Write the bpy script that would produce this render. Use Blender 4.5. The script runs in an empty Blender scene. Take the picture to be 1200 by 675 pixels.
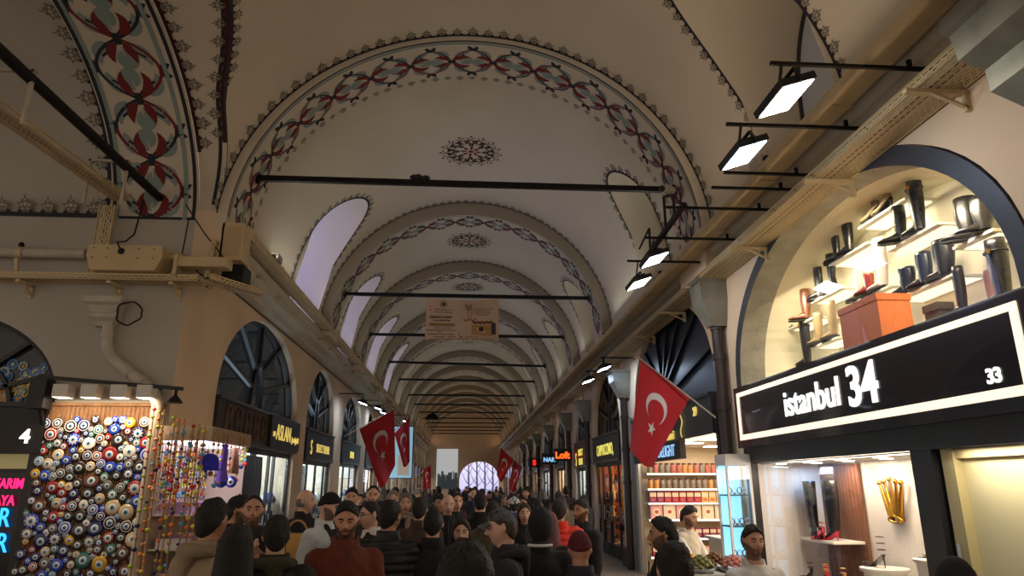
import bpy, bmesh, math, random
from math import sin, cos, pi, sqrt, radians, atan2
from mathutils import Vector, Matrix, Euler
random.seed(34)
S = bpy.context.scene
COL = S.collection
FZ = -0.15            # floor level in the measuring frame; everything is lifted at the end
EYE = 1.7

# ------------------------------------------------------------------ colours and materials
def lin(c):
    if isinstance(c, str):
        c = [int(c[i:i+2], 16) for i in (0, 2, 4)]
    return tuple((v/255/12.92 if v/255 <= .04045 else ((v/255+.055)/1.055)**2.4) for v in c)
_M = {}
def mat(name, c, rough=.6, metal=0., var=0., scale=4., bump=0., bscale=60., emit=0., ecol=None, trans=0., alpha=1., coat=0., sheen=0.):
    if name in _M: return _M[name]
    m = bpy.data.materials.new(name); m.use_nodes = True
    nt = m.node_tree; b = nt.nodes['Principled BSDF']
    L = lin(c)
    b.inputs['Base Color'].default_value = (*L, 1)
    b.inputs['Roughness'].default_value = rough
    b.inputs['Metallic'].default_value = metal
    if coat: b.inputs['Coat Weight'].default_value = coat
    if trans: b.inputs['Transmission Weight'].default_value = trans
    if alpha < 1: b.inputs['Alpha'].default_value = alpha
    if sheen: b.inputs['Sheen Weight'].default_value = sheen
    if emit:
        b.inputs['Emission Color'].default_value = (*lin(ecol or c), 1)
        b.inputs['Emission Strength'].default_value = emit
    tc = nt.nodes.new('ShaderNodeTexCoord')
    if var:
        n = nt.nodes.new('ShaderNodeTexNoise'); n.inputs['Scale'].default_value = scale; n.inputs['Detail'].default_value = 5
        r = nt.nodes.new('ShaderNodeValToRGB')
        r.color_ramp.elements[0].position = .3; r.color_ramp.elements[1].position = .7
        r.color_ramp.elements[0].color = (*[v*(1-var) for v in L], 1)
        r.color_ramp.elements[1].color = (*[min(1, v*(1+var*.6)) for v in L], 1)
        nt.links.new(tc.outputs['Object'], n.inputs['Vector']); nt.links.new(n.outputs['Fac'], r.inputs['Fac'])
        nt.links.new(r.outputs['Color'], b.inputs['Base Color'])
    if bump:
        n2 = nt.nodes.new('ShaderNodeTexNoise'); n2.inputs['Scale'].default_value = bscale; n2.inputs['Detail'].default_value = 4
        bp = nt.nodes.new('ShaderNodeBump'); bp.inputs['Strength'].default_value = bump; bp.inputs['Distance'].default_value = .02
        nt.links.new(tc.outputs['Object'], n2.inputs['Vector']); nt.links.new(n2.outputs['Fac'], bp.inputs['Height'])
        nt.links.new(bp.outputs['Normal'], b.inputs['Normal'])
    _M[name] = m
    return m
def glass_mat(name, tint='ffffff', refl=.08, rough=0.02):
    """thin clear pane: mostly transparent, with a mirror-like Fresnel sheen"""
    if name in _M: return _M[name]
    m = bpy.data.materials.new(name); m.use_nodes = True
    nt = m.node_tree; nt.nodes.clear()
    o = nt.nodes.new('ShaderNodeOutputMaterial'); mx = nt.nodes.new('ShaderNodeMixShader')
    t = nt.nodes.new('ShaderNodeBsdfTransparent'); t.inputs[0].default_value = (*lin(tint), 1)
    g = nt.nodes.new('ShaderNodeBsdfGlossy'); g.inputs['Roughness'].default_value = rough
    lw = nt.nodes.new('ShaderNodeLayerWeight'); lw.inputs['Blend'].default_value = .5
    pw = nt.nodes.new('ShaderNodeMath'); pw.operation = 'POWER'; pw.inputs[1].default_value = 5
    ad = nt.nodes.new('ShaderNodeMath'); ad.operation = 'MULTIPLY_ADD'; ad.inputs[1].default_value = .6; ad.inputs[2].default_value = refl*.6
    nt.links.new(lw.outputs['Facing'], pw.inputs[0]); nt.links.new(pw.outputs[0], ad.inputs[0]); nt.links.new(ad.outputs[0], mx.inputs[0])
    nt.links.new(t.outputs[0], mx.inputs[1]); nt.links.new(g.outputs[0], mx.inputs[2]); nt.links.new(mx.outputs[0], o.inputs[0])
    _M[name] = m
    return m
def tray_mat():
    """galvanised/cream cable tray with rows of slots punched through"""
    if 'perforated tray' in _M: return _M['perforated tray']
    m = bpy.data.materials.new('perforated tray'); m.use_nodes = True
    nt = m.node_tree; b = nt.nodes['Principled BSDF']; out = nt.nodes['Material Output']
    b.inputs['Base Color'].default_value = (*lin((214, 192, 150)), 1); b.inputs['Roughness'].default_value = .5; b.inputs['Metallic'].default_value = .15
    uv = nt.nodes.new('ShaderNodeUVMap')
    br = nt.nodes.new('ShaderNodeTexBrick'); br.offset = .5
    br.inputs['Scale'].default_value = 1; br.inputs['Brick Width'].default_value = .075; br.inputs['Row Height'].default_value = .032
    br.inputs['Mortar Size'].default_value = .0095; br.inputs['Mortar Smooth'].default_value = 0
    t = nt.nodes.new('ShaderNodeBsdfTransparent'); mx = nt.nodes.new('ShaderNodeMixShader')
    nt.links.new(uv.outputs[0], br.inputs['Vector']); nt.links.new(br.outputs['Fac'], mx.inputs[0])
    nt.links.new(t.outputs[0], mx.inputs[1]); nt.links.new(b.outputs[0], mx.inputs[2]); nt.links.new(mx.outputs[0], out.inputs[0])
    _M['perforated tray'] = m
    return m

# ------------------------------------------------------------------ mesh building
class MB:
    def __init__(s): s.v = []; s.f = []; s.m = []; s.uv = {}; s.mats = []; s.smooth = []
    def mi(s, m):
        if m not in s.mats: s.mats.append(m)
        return s.mats.index(m)
    def poly(s, pts, m, smooth=False, uv=None):
        b = len(s.v); s.v += [tuple(p) for p in pts]
        s.f.append(tuple(range(b, b+len(pts)))); s.m.append(s.mi(m)); s.smooth.append(smooth)
        if uv: s.uv[len(s.f)-1] = uv
    def grid(s, rows, m, smooth=True, closeu=False, closev=False, uv=None):
        b = len(s.v); R = len(rows); C = len(rows[0])
        for r in rows: s.v += [tuple(p) for p in r]
        k = s.mi(m)
        for i in range(R if closev else R-1):
            for j in range(C if closeu else C-1):
                i2 = (i+1) % R; j2 = (j+1) % C
                s.f.append((b+i*C+j, b+i*C+j2, b+i2*C+j2, b+i2*C+j)); s.m.append(k); s.smooth.append(smooth)
                if uv: s.uv[len(s.f)-1] = (uv[i][j], uv[i][j2], uv[i2][j2], uv[i2][j])
    def box(s, x0, x1, y0, y1, z0, z1, m):
        p = [(x0,y0,z0),(x1,y0,z0),(x1,y1,z0),(x0,y1,z0),(x0,y0,z1),(x1,y0,z1),(x1,y1,z1),(x0,y1,z1)]
        b = len(s.v); s.v += p; k = s.mi(m)
        for f in ((0,3,2,1),(4,5,6,7),(0,1,5,4),(1,2,6,5),(2,3,7,6),(3,0,4,7)):
            s.f.append(tuple(b+i for i in f)); s.m.append(k); s.smooth.append(False)
    def obox(s, c, ax, ay, az, hx, hy, hz, m):
        """oriented box: centre, three unit axes, half sizes"""
        c = Vector(c); b = len(s.v); k = s.mi(m)
        for dz in (-1, 1):
            for dx, dy in ((-1,-1),(1,-1),(1,1),(-1,1)):
                s.v.append(tuple(c + Vector(ax)*dx*hx + Vector(ay)*dy*hy + Vector(az)*dz*hz))
        for f in ((0,3,2,1),(4,5,6,7),(0,1,5,4),(1,2,6,5),(2,3,7,6),(3,0,4,7)):
            s.f.append(tuple(b+i for i in f)); s.m.append(k); s.smooth.append(False)
    def bar(s, a, b, w, h, m, up=(0,0,1)):
        a = Vector(a); b = Vector(b); d = (b-a); L = d.length; d.normalize()
        u = Vector(up)
        if abs(d.dot(u)) > .98: u = Vector((0,1,0))
        x = d.cross(u).normalized(); z = x.cross(d)
        s.obox((a+b)/2, d, x, z, L/2, w/2, h/2, m)
    def tube(s, pts, r, m, n=8, cap=True):
        pts = [Vector(p) for p in pts]; rr = r if isinstance(r, (list, tuple)) else [r]*len(pts)
        rings = []; pu = None
        for i, p in enumerate(pts):
            d = (pts[min(i+1, len(pts)-1)] - pts[max(i-1, 0)]).normalized()
            if pu is None:
                pu = Vector((0,0,1)) if abs(d.z) < .9 else Vector((1,0,0))
            x = d.cross(pu).normalized(); pu = x.cross(d).normalized()
            rings.append([p + (x*cos(2*pi*k/n) + pu*sin(2*pi*k/n))*rr[i] for k in range(n)])
        s.grid(rings, m, True, closeu=True)
        if cap:
            s.poly(rings[0][::-1], m); s.poly(rings[-1], m)
    def lathe(s, c, prof, m, n=20, axis='z', smooth=True):
        """prof: list of (r, h)"""
        c = Vector(c); rings = []
        for r, h in prof:
            ring = []
            for k in range(n):
                a = 2*pi*k/n
                if axis == 'z': q = Vector((r*cos(a), r*sin(a), h))
                elif axis == 'y': q = Vector((r*cos(a), h, r*sin(a)))
                else: q = Vector((h, r*cos(a), r*sin(a)))
                ring.append(c+q)
            rings.append(ring)
        s.grid(rings, m, smooth, closeu=True)
        if prof[0][0] > 1e-4: s.poly(rings[0][::-1], m)
        if prof[-1][0] > 1e-4: s.poly(rings[-1], m)
    def ball(s, c, rx, ry, rz, m, n=14, k=9):
        c = Vector(c)
        rows = [[c+Vector((rx*sin(pi*i/k)*cos(2*pi*j/n), ry*sin(pi*i/k)*sin(2*pi*j/n), rz*cos(pi*i/k))) for j in range(n)] for i in range(k+1)]
        s.grid(rows, m, True, closeu=True)
    def extrude(s, pts2, fn, d0, d1, m, side=None):
        """2-D outline pts2 mapped by fn(u,v,d) and given depth d0..d1"""
        A = [fn(u, v, d0) for u, v in pts2]; B = [fn(u, v, d1) for u, v in pts2]
        s.poly(A[::-1], m); s.poly(B, m); n = len(pts2)
        for i in range(n):
            s.poly([A[i], A[(i+1) % n], B[(i+1) % n], B[i]], side or m)
    def build(s, name, parent=None, world=True, bevel=0., merge=False):
        me = bpy.data.meshes.new(name)
        me.from_pydata(s.v, [], s.f)
        for m in s.mats: me.materials.append(m)
        me.polygons.foreach_set('material_index', s.m)
        me.polygons.foreach_set('use_smooth', s.smooth)
        if s.uv:
            ul = me.uv_layers.new(name='UVMap')
            for fi, uvs in s.uv.items():
                p = me.polygons[fi]
                for li, t in zip(p.loop_indices, uvs): ul.data[li].uv = t
        if merge:
            bm = bmesh.new(); bm.from_mesh(me); bmesh.ops.remove_doubles(bm, verts=bm.verts, dist=1e-5)
            bmesh.ops.recalc_face_normals(bm, faces=bm.faces); bm.to_mesh(me); bm.free()
        me.update()
        o = bpy.data.objects.new(name, me); COL.objects.link(o)
        if parent is not None:
            o.parent = parent
            if world: o.matrix_parent_inverse = mworld(parent).inverted()
        if bevel:
            b = o.modifiers.new('bevel', 'BEVEL'); b.width = bevel; b.segments = 2; b.limit_method = 'ANGLE'
        return o
def mworld(o):
    m = Matrix.Translation(o.location) @ o.rotation_euler.to_matrix().to_4x4() @ Matrix.Diagonal((*o.scale, 1))
    return (mworld(o.parent) @ o.matrix_parent_inverse @ m) if o.parent else m
def thing(name, label, cat, loc=(0,0,0), rz=0., group=None):
    o = bpy.data.objects.new(name, None); COL.objects.link(o)
    o.location = loc; o.rotation_euler = (0, 0, rz); o.empty_display_size = .1
    o['label'] = label; o['category'] = cat
    if group: o['group'] = group
    return o
def tag(o, label, cat, group=None, kind=None):
    o['label'] = label; o['category'] = cat
    if group: o['group'] = group
    if kind: o['kind'] = kind
    return o
def struct(o, label=None):
    o['kind'] = 'structure'
    if label: o['label'] = label
    return o
def copy_tree(o, parent=None):
    c = o.copy(); COL.objects.link(c)
    if parent: c.parent = parent
    for ch in o.children: copy_tree(ch, c)
    return c

# ------------------------------------------------------------------ camera
F_PX = 800.; VP = (545., 568.); ROLL = radians(1.0)
def camray(px, py): return Vector(((px-600)/F_PX, -(py-337.5)/F_PX, 1.0))
_y = camray(*VP).normalized()
_z = Vector((sin(ROLL), cos(ROLL), 0)); _z = (_z - _y*_z.dot(_y)).normalized()
_x = _z.cross(_y); _x = -_x if _x.x < 0 else _x
MW = Matrix((_x, _y, _z))
def ray(px, py): return (MW @ camray(px, py)).normalized()
def onX(px, py, X): d = ray(px, py); return d*(X/d.x) + Vector((0, 0, EYE))
def onY(px, py, Y): d = ray(px, py); return d*(Y/d.y) + Vector((0, 0, EYE))
def onZ(px, py, Z): d = ray(px, py); return d*((Z-EYE)/d.z) + Vector((0, 0, EYE))
cam = bpy.data.cameras.new('camera'); camo = bpy.data.objects.new('camera', cam); COL.objects.link(camo)
r_ = MW @ Vector((1,0,0)); u_ = MW @ Vector((0,1,0)); f_ = MW @ Vector((0,0,1))
camo.matrix_world = Matrix(((r_.x, u_.x, -f_.x, 0), (r_.y, u_.y, -f_.y, 0), (r_.z, u_.z, -f_.z, EYE), (0, 0, 0, 1)))
cam.sensor_width = 36; cam.lens = 24; cam.clip_start = .05; cam.clip_end = 300
S.camera = camo
S.view_settings.view_transform = 'Standard'; S.view_settings.look = 'None'
S.view_settings.exposure = 0; S.view_settings.gamma = 1; S.view_settings.use_curve_mapping = False
S.cycles.use_denoising = True
S.cycles.max_bounces = 6; S.cycles.diffuse_bounces = 4; S.cycles.glossy_bounces = 3; S.cycles.transparent_max_bounces = 12
S.cycles.sample_clamp_indirect = 6.
S.cycles.caustics_reflective = False; S.cycles.caustics_refractive = False

def area(name, loc, to, size, power, col=(255,255,255), sy=None, spread=None):
    l = bpy.data.lights.new(name, 'AREA'); l.energy = power; l.color = lin(col); l.size = size
    if sy: l.shape = 'RECTANGLE'; l.size_y = sy
    if spread: l.spread = spread
    o = bpy.data.objects.new(name, l); COL.objects.link(o); o.location = loc
    o.rotation_euler = (Vector(to)-Vector(loc)).to_track_quat('-Z', 'Y').to_euler()
    return o
# ------------------------------------------------------------------ the hall: vault, arches, walls
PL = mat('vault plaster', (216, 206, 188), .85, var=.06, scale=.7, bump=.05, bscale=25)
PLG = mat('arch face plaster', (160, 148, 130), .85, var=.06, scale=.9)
WALLM = mat('wall plaster', (226, 202, 174), .85, var=.10, scale=.8, bump=.08, bscale=14)
SIDEM = mat('side street plaster', (186, 182, 172), .85, var=.08, scale=.8, bump=.06, bscale=14)
STONE = mat('moulding stone', (206, 198, 178), .7, var=.08, scale=3)
FLOORM = mat('floor stone', (120, 112, 104), .45, var=.25, scale=1.5, bump=.1)
DARKM = mat('dark void', (14, 13, 13), .8)
RED = mat('ornament red', (120, 34, 34), .8)
NAVY = mat('ornament navy', (34, 40, 52), .8)
TEAL = mat('ornament pale blue', (142, 160, 158), .8)
GREY = mat('ornament grey', (122, 122, 112), .85)
CREAM = mat('ornament cream', (200, 186, 160), .85)
MAROON = mat('ornament maroon line', (62, 26, 30), .8)

ZS = 5.2
WIN_L = 2.0
WN = [0]
YC = [9.9, 16.55, 21.3, 26.6, 31.0, 36.4, 40.8, 45.3, 49.4, 53.3, 57.1, 60.8, 64.6]
YEND = 68.5
XL, XR = -3.87, 3.90
def bay(i):
    if i == 0: return dict(y0=-4., y1=9.3, a=3.87, b=3.32)
    y0 = 10.5 if i == 1 else YC[i-1]+.5
    y1 = YC[i]-.5 if i < len(YC) else YEND
    return dict(y0=y0, y1=y1, a=3.5, b=3.36)
NB = len(YC)+1
LUN = {0: dict(L=(6.2, 3.15, 5.32, 2.14), R=(6.85, .87, 6.55, 1.3)),
       1: dict(L=(14.3, 1.12, 6.65, 1.1), R=(11.85, .78, 6.5, .9))}
for i in range(2, NB):
    B = bay(i); c = (B['y0']+B['y1'])/2
    LUN[i] = dict(L=(c+.25, .85, 6.5, 1.0), R=(c-.3, .8, 6.4, .9))
def ell(a, b, t): return Vector((a*sin(t), 0, ZS + b*cos(t)))     # t=0 crown, + to the right
def va(B, y):
    if B['y0'] > 0: return B['a']
    q = max(0., min(1., (y-8.3)/1.0)); return 3.87-.27*q*q*(3-2*q)
def tz(B, z):                                                      # vault angle at height z
    return math.acos(max(0., min(1., (z-ZS)/B['b'])))
def lz(l, y):
    c, w, zs, r = l; q = (y-c)/w
    return zs + r*sqrt(max(0., 1-q*q))
def build_bay(i):
    B = bay(i); Ls = LUN[i]; mb = MB()
    brk = {B['y0'], B['y1']}
    for l in Ls.values(): brk |= {l[0]-l[1], l[0]+l[1]}
    brk = sorted(y for y in brk if B['y0'] <= y <= B['y1'])
    for y0, y1 in zip(brk, brk[1:]):
        mid = (y0+y1)/2
        inL = abs(mid-Ls['L'][0]) < Ls['L'][1]; inR = abs(mid-Ls['R'][0]) < Ls['R'][1]
        n = (60 if i == 0 else 24) if (inL or inR) else 8 if i == 0 else 2
        rows = []
        for k in range(n+1):
            y = y0+(y1-y0)*(.5-.5*cos(pi*k/n)) if n > 2 else y0+(y1-y0)*k/n
            ta = -tz(B, lz(Ls['L'], y)) if inL else -pi/2
            tb = tz(B, lz(Ls['R'], y)) if inR else pi/2
            rows.append([Vector((0, y, 0))+ell(va(B, y), B['b'], ta+(tb-ta)*j/40) for j in range(41)])
        mb.grid(rows, PL)
    # lunette reveals and end walls
    for side, sg, xw in (('L', -1, XL-(.0 if i == 0 else .5)), ('R', 1, XR+.5)):
        c, w, zs, r = Ls[side]
        nk = 120 if i == 0 else 24
        prof = [(c-w, ZS+.0)]+[(c-w*cos(pi*k/nk), zs+r*sin(pi*k/nk)) for k in range(nk+1)]+[(c+w, ZS)]
        if i == 0 and side == 'L': prof = prof[1:-1]
        rows = [[], []]
        for y, z in prof:
            t = tz(B, z); rows[0].append(Vector((sg*va(B, y)*sin(t), y, z))); rows[1].append(Vector((xw, y, z)))
        mb.grid(rows, PL)
    o = mb.build('ceiling')
    for side, sg, xw in (('L', -1, XL-.45), ('R', 1, XR+.45)):
        if i == 0 and side == 'L': continue
        c, w, zs, r = Ls[side]; wb = MB()
        m = mat('daylit lunette pane', (190, 190, 225), .4, emit=WIN_L, ecol=(168, 170, 236)) if side == 'L' and i < 5 else mat('dim lunette pane', (120, 116, 112), .4, emit=.12, ecol=(190, 180, 170))
        P = [(c-w, ZS)]+[(c-w*cos(pi*k/24), zs+r*sin(pi*k/24)) for k in range(25)]+[(c+w, ZS)]
        wb.poly([Vector((xw, y, z)) for y, z in P], m)
        for k in range(len(P)-1):
            (ya, za), (yb, zb) = P[k], P[k+1]
            wb.bar((xw-sg*.02, ya, za), (xw-sg*.02, yb, zb), .05, .05, mat('window lead', (60, 56, 54), .6))
        wb.box(min(xw, xw-sg*.04), max(xw, xw-sg*.04), c-.02, c+.02, ZS, zs+r, mat('window lead', (60, 56, 54), .6))
        WN[0] += 1; struct(wb.build('window_%d' % WN[0]), 'lunette window in the vault')
    return struct(o, 'plastered vault of the hall')
for i in range(NB): build_bay(i)

# --- transverse arches: front ring + soffit (structure, numbered trims)
WN0 = 0
ARCH = []
def build_arch(i):
    mb = MB()
    if i == 0: y0, y1, a, b, ao, bo = 9.3, 10.5, 3.46, 3.26, 3.6, 3.32
    else: y0, y1, a, b, ao, bo = YC[i]-.5, YC[i]+.5, 3.26, 3.02, 3.5, 3.36
    N = 64
    T = [-pi/2+pi*j/N for j in range(N+1)]
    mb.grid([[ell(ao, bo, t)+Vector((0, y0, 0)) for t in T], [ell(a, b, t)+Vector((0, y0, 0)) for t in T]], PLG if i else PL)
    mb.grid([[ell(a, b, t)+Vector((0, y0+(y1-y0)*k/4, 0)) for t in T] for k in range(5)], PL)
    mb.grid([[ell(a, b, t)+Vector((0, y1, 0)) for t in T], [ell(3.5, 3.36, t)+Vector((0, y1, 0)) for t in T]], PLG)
    # piers below the springing, down to the walls
    for sg in (-1, 1):
        xw = XL if sg < 0 else XR
        x0, x1 = sorted((sg*a, xw)); mb.box(x0, x1, y0, y1, ZS-(.10 if i else .455), ZS+(.0 if i else .001), WALLM)
    if i == 0:
        mb.box(-4.02, -3.45, 9.305, 10.45, 5.1, 5.46, WALLM); mb.box(3.45, 4.0, 9.305, 10.45, 5.1, 5.4, WALLM)
    o = struct(mb.build('trim_%d' % (i+1)), 'transverse arch of the vault')
    ARCH.append(dict(o=o, y0=y0, y1=y1, a=a, b=b))
for i in range(len(YC)): build_arch(i)

# --- ledges (cornices) between wall plane and vault springing
for side, xw, sg in (('left', XL, -1), ('right', XR, 1)):
    mb = MB()
    prof = [(sg*3.45, ZS-.01), (sg*3.45, ZS-.10), (sg*3.52, ZS-.14), (sg*3.56, ZS-.24), (sg*3.70, ZS-.30), (sg*3.74, ZS-.38), (xw, ZS-.42)]
    ys = 9.36 if side == 'left' else -4.
    mb.grid([[Vector((x, y, z)) for x, z in prof] for y in (ys, YEND)], STONE, smooth=False)
    mb.poly([Vector((x, ys, z)) for x, z in prof]+[Vector((xw, ys, ZS-.01))], STONE)
    mb.poly([(sg*3.45, ys, ZS-.01), (sg*3.45, YEND, ZS-.01), (xw+sg*.05, YEND, ZS-.01), (xw+sg*.05, ys, ZS-.01)], STONE)
    mb.poly([(xw, ys, ZS-.45), (xw, YEND, ZS-.45), (xw, YEND, ZS+.2), (xw, ys, ZS+.2)], WALLM)
    struct(mb.build('trim_%d' % (20 if side == 'left' else 21)), 'stone cornice under the vault on the %s' % side)

# --- walls with arched openings
def arch_wall(name, mapf, u0, u1, z0, z1, ops, m, depth, label=None, pointed=0.):
    """mapf(u, z, d): point on wall at along-coordinate u, height z, depth d into the wall. ops: (c, halfwidth, spring, rise)"""
    mb = MB(); cur = u0
    for c, w, zs, r in sorted(ops):
        mb.poly([mapf(cur, z0, 0), mapf(c-w, z0, 0), mapf(c-w, z1, 0), mapf(cur, z1, 0)], m)
        P = [(c-w*cos(pi*k/32), zs+r*(sin(pi*k/32)**.92 if not pointed else sin(pi*k/32)*(1-pointed)+pointed*(1-abs(cos(pi*k/32))))) for k in range(33)]
        mb.grid([[mapf(u, z, 0) for u, z in P], [mapf(u, z1, 0) for u, z in P]], m, smooth=False)
        Q = [(c-w, z0)]+P+[(c+w, z0)]
        mb.grid([[mapf(u, z, 0) for u, z in Q], [mapf(u, z, depth) for u, z in Q]], m, smooth=False)
        cur = c+w
    mb.poly([mapf(cur, z0, 0), mapf(u1, z0, 0), mapf(u1, z1, 0), mapf(cur, z1, 0)], m)
    return struct(mb.build(name), label)
LW = lambda u, z, d: Vector((XL-d, u, z))
RW = lambda u, z, d: Vector((XR+d, u, z))
SW = lambda u, z, d: Vector((u, 9.3+d, z))
# left openings: measured bays, then regular
LOPS = [(13.5, 2.62, 3.0, 1.72), (18.85, 1.75, 3.0, 1.68)]
ROPS = [(6.9, 2.70, 3.1, 1.88), (13.1, 2.62, 3.3, 1.75), (19.25, 1.85, 3.0, 1.7), (23.35, 1.4, 3.0, 1.6)]
for i in range(3, NB):
    B = bay(i); c = (B['y0']+B['y1'])/2; w = (B['y1']-B['y0'])/2-.25
    LOPS.append((c, w, 3.0, 1.6))
    if i > 3: ROPS.append((c, w, 3.0, 1.6))
ROPS = [r for r in ROPS]
ROPS.append((27.9, 1.45, 3.0, 1.6)) if False else None
arch_wall('wall_left', LW, 9.3, YEND, FZ, ZS-.36, LOPS, WALLM, .45, 'left wall of the hall with arched shop openings')
arch_wall('wall_right', RW, -4., YEND, FZ, ZS-.36, ROPS, WALLM, .45, 'right wall of the hall with arched shop openings')
SOPS = [(-7.05, 1.72, 2.65, 1.3)]
arch_wall('wall_side', SW, -12., XL, FZ, 5.32, SOPS, SIDEM, .45, 'side street wall with an arched shop opening')
# side street: arch soffit band and vault beyond
SC = (6.2, 3.1, 5.3, 2.1)
def sprof(dy=0., dz=0., n=120):
    c, w, zs, r = SC
    return [(c-(w+dy)*cos(pi*k/n), zs+(r+dz)*sin(pi*k/n)) for k in range(n+1)]
mb = MB()
P0 = sprof(); P1 = sprof(.05, .06); P2 = sprof(.0, .16)
mb.grid([[Vector((XL+.0, y, z)) for y, z in P1], [Vector((XL-.0, y, z)) for y, z in P0]], PL, smooth=False)
mb.grid([[Vector((XL, y, z)) for y, z in P0], [Vector((-5.05, y, z)) for y, z in P0]], PL)
mb.grid([[Vector((-5.05, y, z)) for y, z in P0], [Vector((-5.05, y, z)) for y, z in P2]], PL, smooth=False)
struct(mb.build('trim_30'), 'painted arch over the side street')
mb = MB()
mb.grid([[Vector((x, y, z)) for y, z in P2] for x in (-5.05, -8, -12)], SIDEM)
struct(mb.build('ceiling'), 'vault of the side street')
# floor
mb = MB(); mb.poly([(-14, -6, FZ), (9, -6, FZ), (9, 90, FZ), (-14, 90, FZ)], FLOORM)
struct(mb.build('floor'), 'stone floor of the covered street')
# end wall with doorway arch
EWM = mat('end wall plaster', (196, 170, 140), .85, var=.05, scale=.5)
EW = lambda u, z, d: Vector((u, YEND+d, z))
arch_wall('wall_end', EW, -3.9, 3.9, FZ, 9, [(1.35, 1.9, 2.1, 1.75)], EWM, .6, 'far end wall with arched doorway')
# back of side street end and outer returns keep the hall dark beyond the shopfronts
# ------------------------------------------------------------------ painted ornament, laid on the plaster as thin paint
class Strip:
    """curve C(u) on a surface with across-direction: maps (u metres, v metres) to a point lifted e off the plaster"""
    def __init__(s, pts, side, nrm):
        s.p = [Vector(p) for p in pts]; s.sd = [Vector(q) for q in side]; s.n = [Vector(q) for q in nrm]
        s.L = [0.]
        for a, b in zip(s.p, s.p[1:]): s.L.append(s.L[-1]+(b-a).length)
        s.len = s.L[-1]
    def at(s, u, v, e=.004):
        u = max(0, min(s.len-1e-6, u)); lo, hi = 0, len(s.L)-1
        while hi-lo > 1:
            m = (lo+hi)//2
            if s.L[m] <= u: lo = m
            else: hi = m
        t = (u-s.L[lo])/max(1e-9, s.L[lo+1]-s.L[lo])
        return s.p[lo].lerp(s.p[lo+1], t) + s.sd[lo].lerp(s.sd[lo+1], t).normalized()*v + s.n[lo].lerp(s.n[lo+1], t).normalized()*e
def arc_strip(a, b, y, n=120, t0=-pi/2, t1=pi/2):
    """along an arch at fixed Y; v runs towards +Y; paint faces down into the hall"""
    P, D, N = [], [], []
    for k in range(n+1):
        t = t0+(t1-t0)*k/n
        P.append(ell(a, b, t)+Vector((0, y, 0))); D.append(Vector((0, 1, 0)))
        N.append(Vector((-sin(t)/a, 0, -cos(t)/b)).normalized())
    return Strip(P, D, N)
def leaf(mb, S_, u, v, ang, L, W, m, bend=.3, e=.005, n=7):
    """curled comma leaf starting at (u,v) heading ang; bend curls it"""
    ctr = []; a = ang; x, y = u, v
    for k in range(n+1):
        ctr.append((x, y, a)); x += L/n*cos(a); y += L/n*sin(a); a += bend/n*2
    def w(k): q = k/n; return W*(sin(pi*min(1, q*1.15))**.8 if q < .87 else W and sin(pi*.9995*min(1, q))*.9)*.5
    up, dn = [], []
    for k, (x, y, a) in enumerate(ctr):
        ww = W*.5*max(0., sin(pi*(k/n)**.8))**.9
        up.append((x-sin(a)*ww*1.25, y+cos(a)*ww*1.25)); dn.append((x+sin(a)*ww*.75, y-cos(a)*ww*.75))
    for k in range(n):
        mb.poly([S_.at(*dn[k], e), S_.at(*dn[k+1], e), S_.at(*up[k+1], e), S_.at(*up[k], e)], m)
def stroke(mb, S_, pts, w, m, e=.004):
    n = len(pts)
    L, R = [], []
    for i, (x, y) in enumerate(pts):
        x0, y0 = pts[max(0, i-1)]; x1, y1 = pts[min(n-1, i+1)]
        d = sqrt((x1-x0)**2+(y1-y0)**2) or 1; nx, ny = -(y1-y0)/d, (x1-x0)/d
        ww = w(i/(n-1)) if callable(w) else w
        L.append(S_.at(x+nx*ww/2, y+ny*ww/2, e)); R.append(S_.at(x-nx*ww/2, y-ny*ww/2, e))
    for i in range(n-1): mb.poly([R[i], R[i+1], L[i+1], L[i]], m)
def blob(mb, S_, u, v, r, m, e=.006, n=8):
    mb.poly([S_.at(u+r*cos(2*pi*k/n), v+r*sin(2*pi*k/n), e) for k in range(n)], m)
PALM = [(-.10, 0), (-.42, .16), (-.30, .26), (-.5, .5), (-.24, .5), (-.20, .72), (-.08, .68), (0, 1.05), (.08, .68), (.20, .72), (.24, .5), (.5, .5), (.30, .26), (.42, .16), (.10, 0)]
def palmette(mb, S_, u, v, s, m, m2, up=1, detail=True, e=.004):
    mb.poly([S_.at(u+x*s, v+y*s*up, e) for x, y in (PALM if up > 0 else PALM[::-1])], m)
    if detail:
        for x, y, r in ((0, .40, .11), (-.22, .36, .08), (.22, .36, .08), (0, .66, .06), (-.14, .16, .06), (.14, .16, .06)):
            blob(mb, S_, u+x*s, v+y*s*up, r*s, m2, e+.002, 6)
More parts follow.
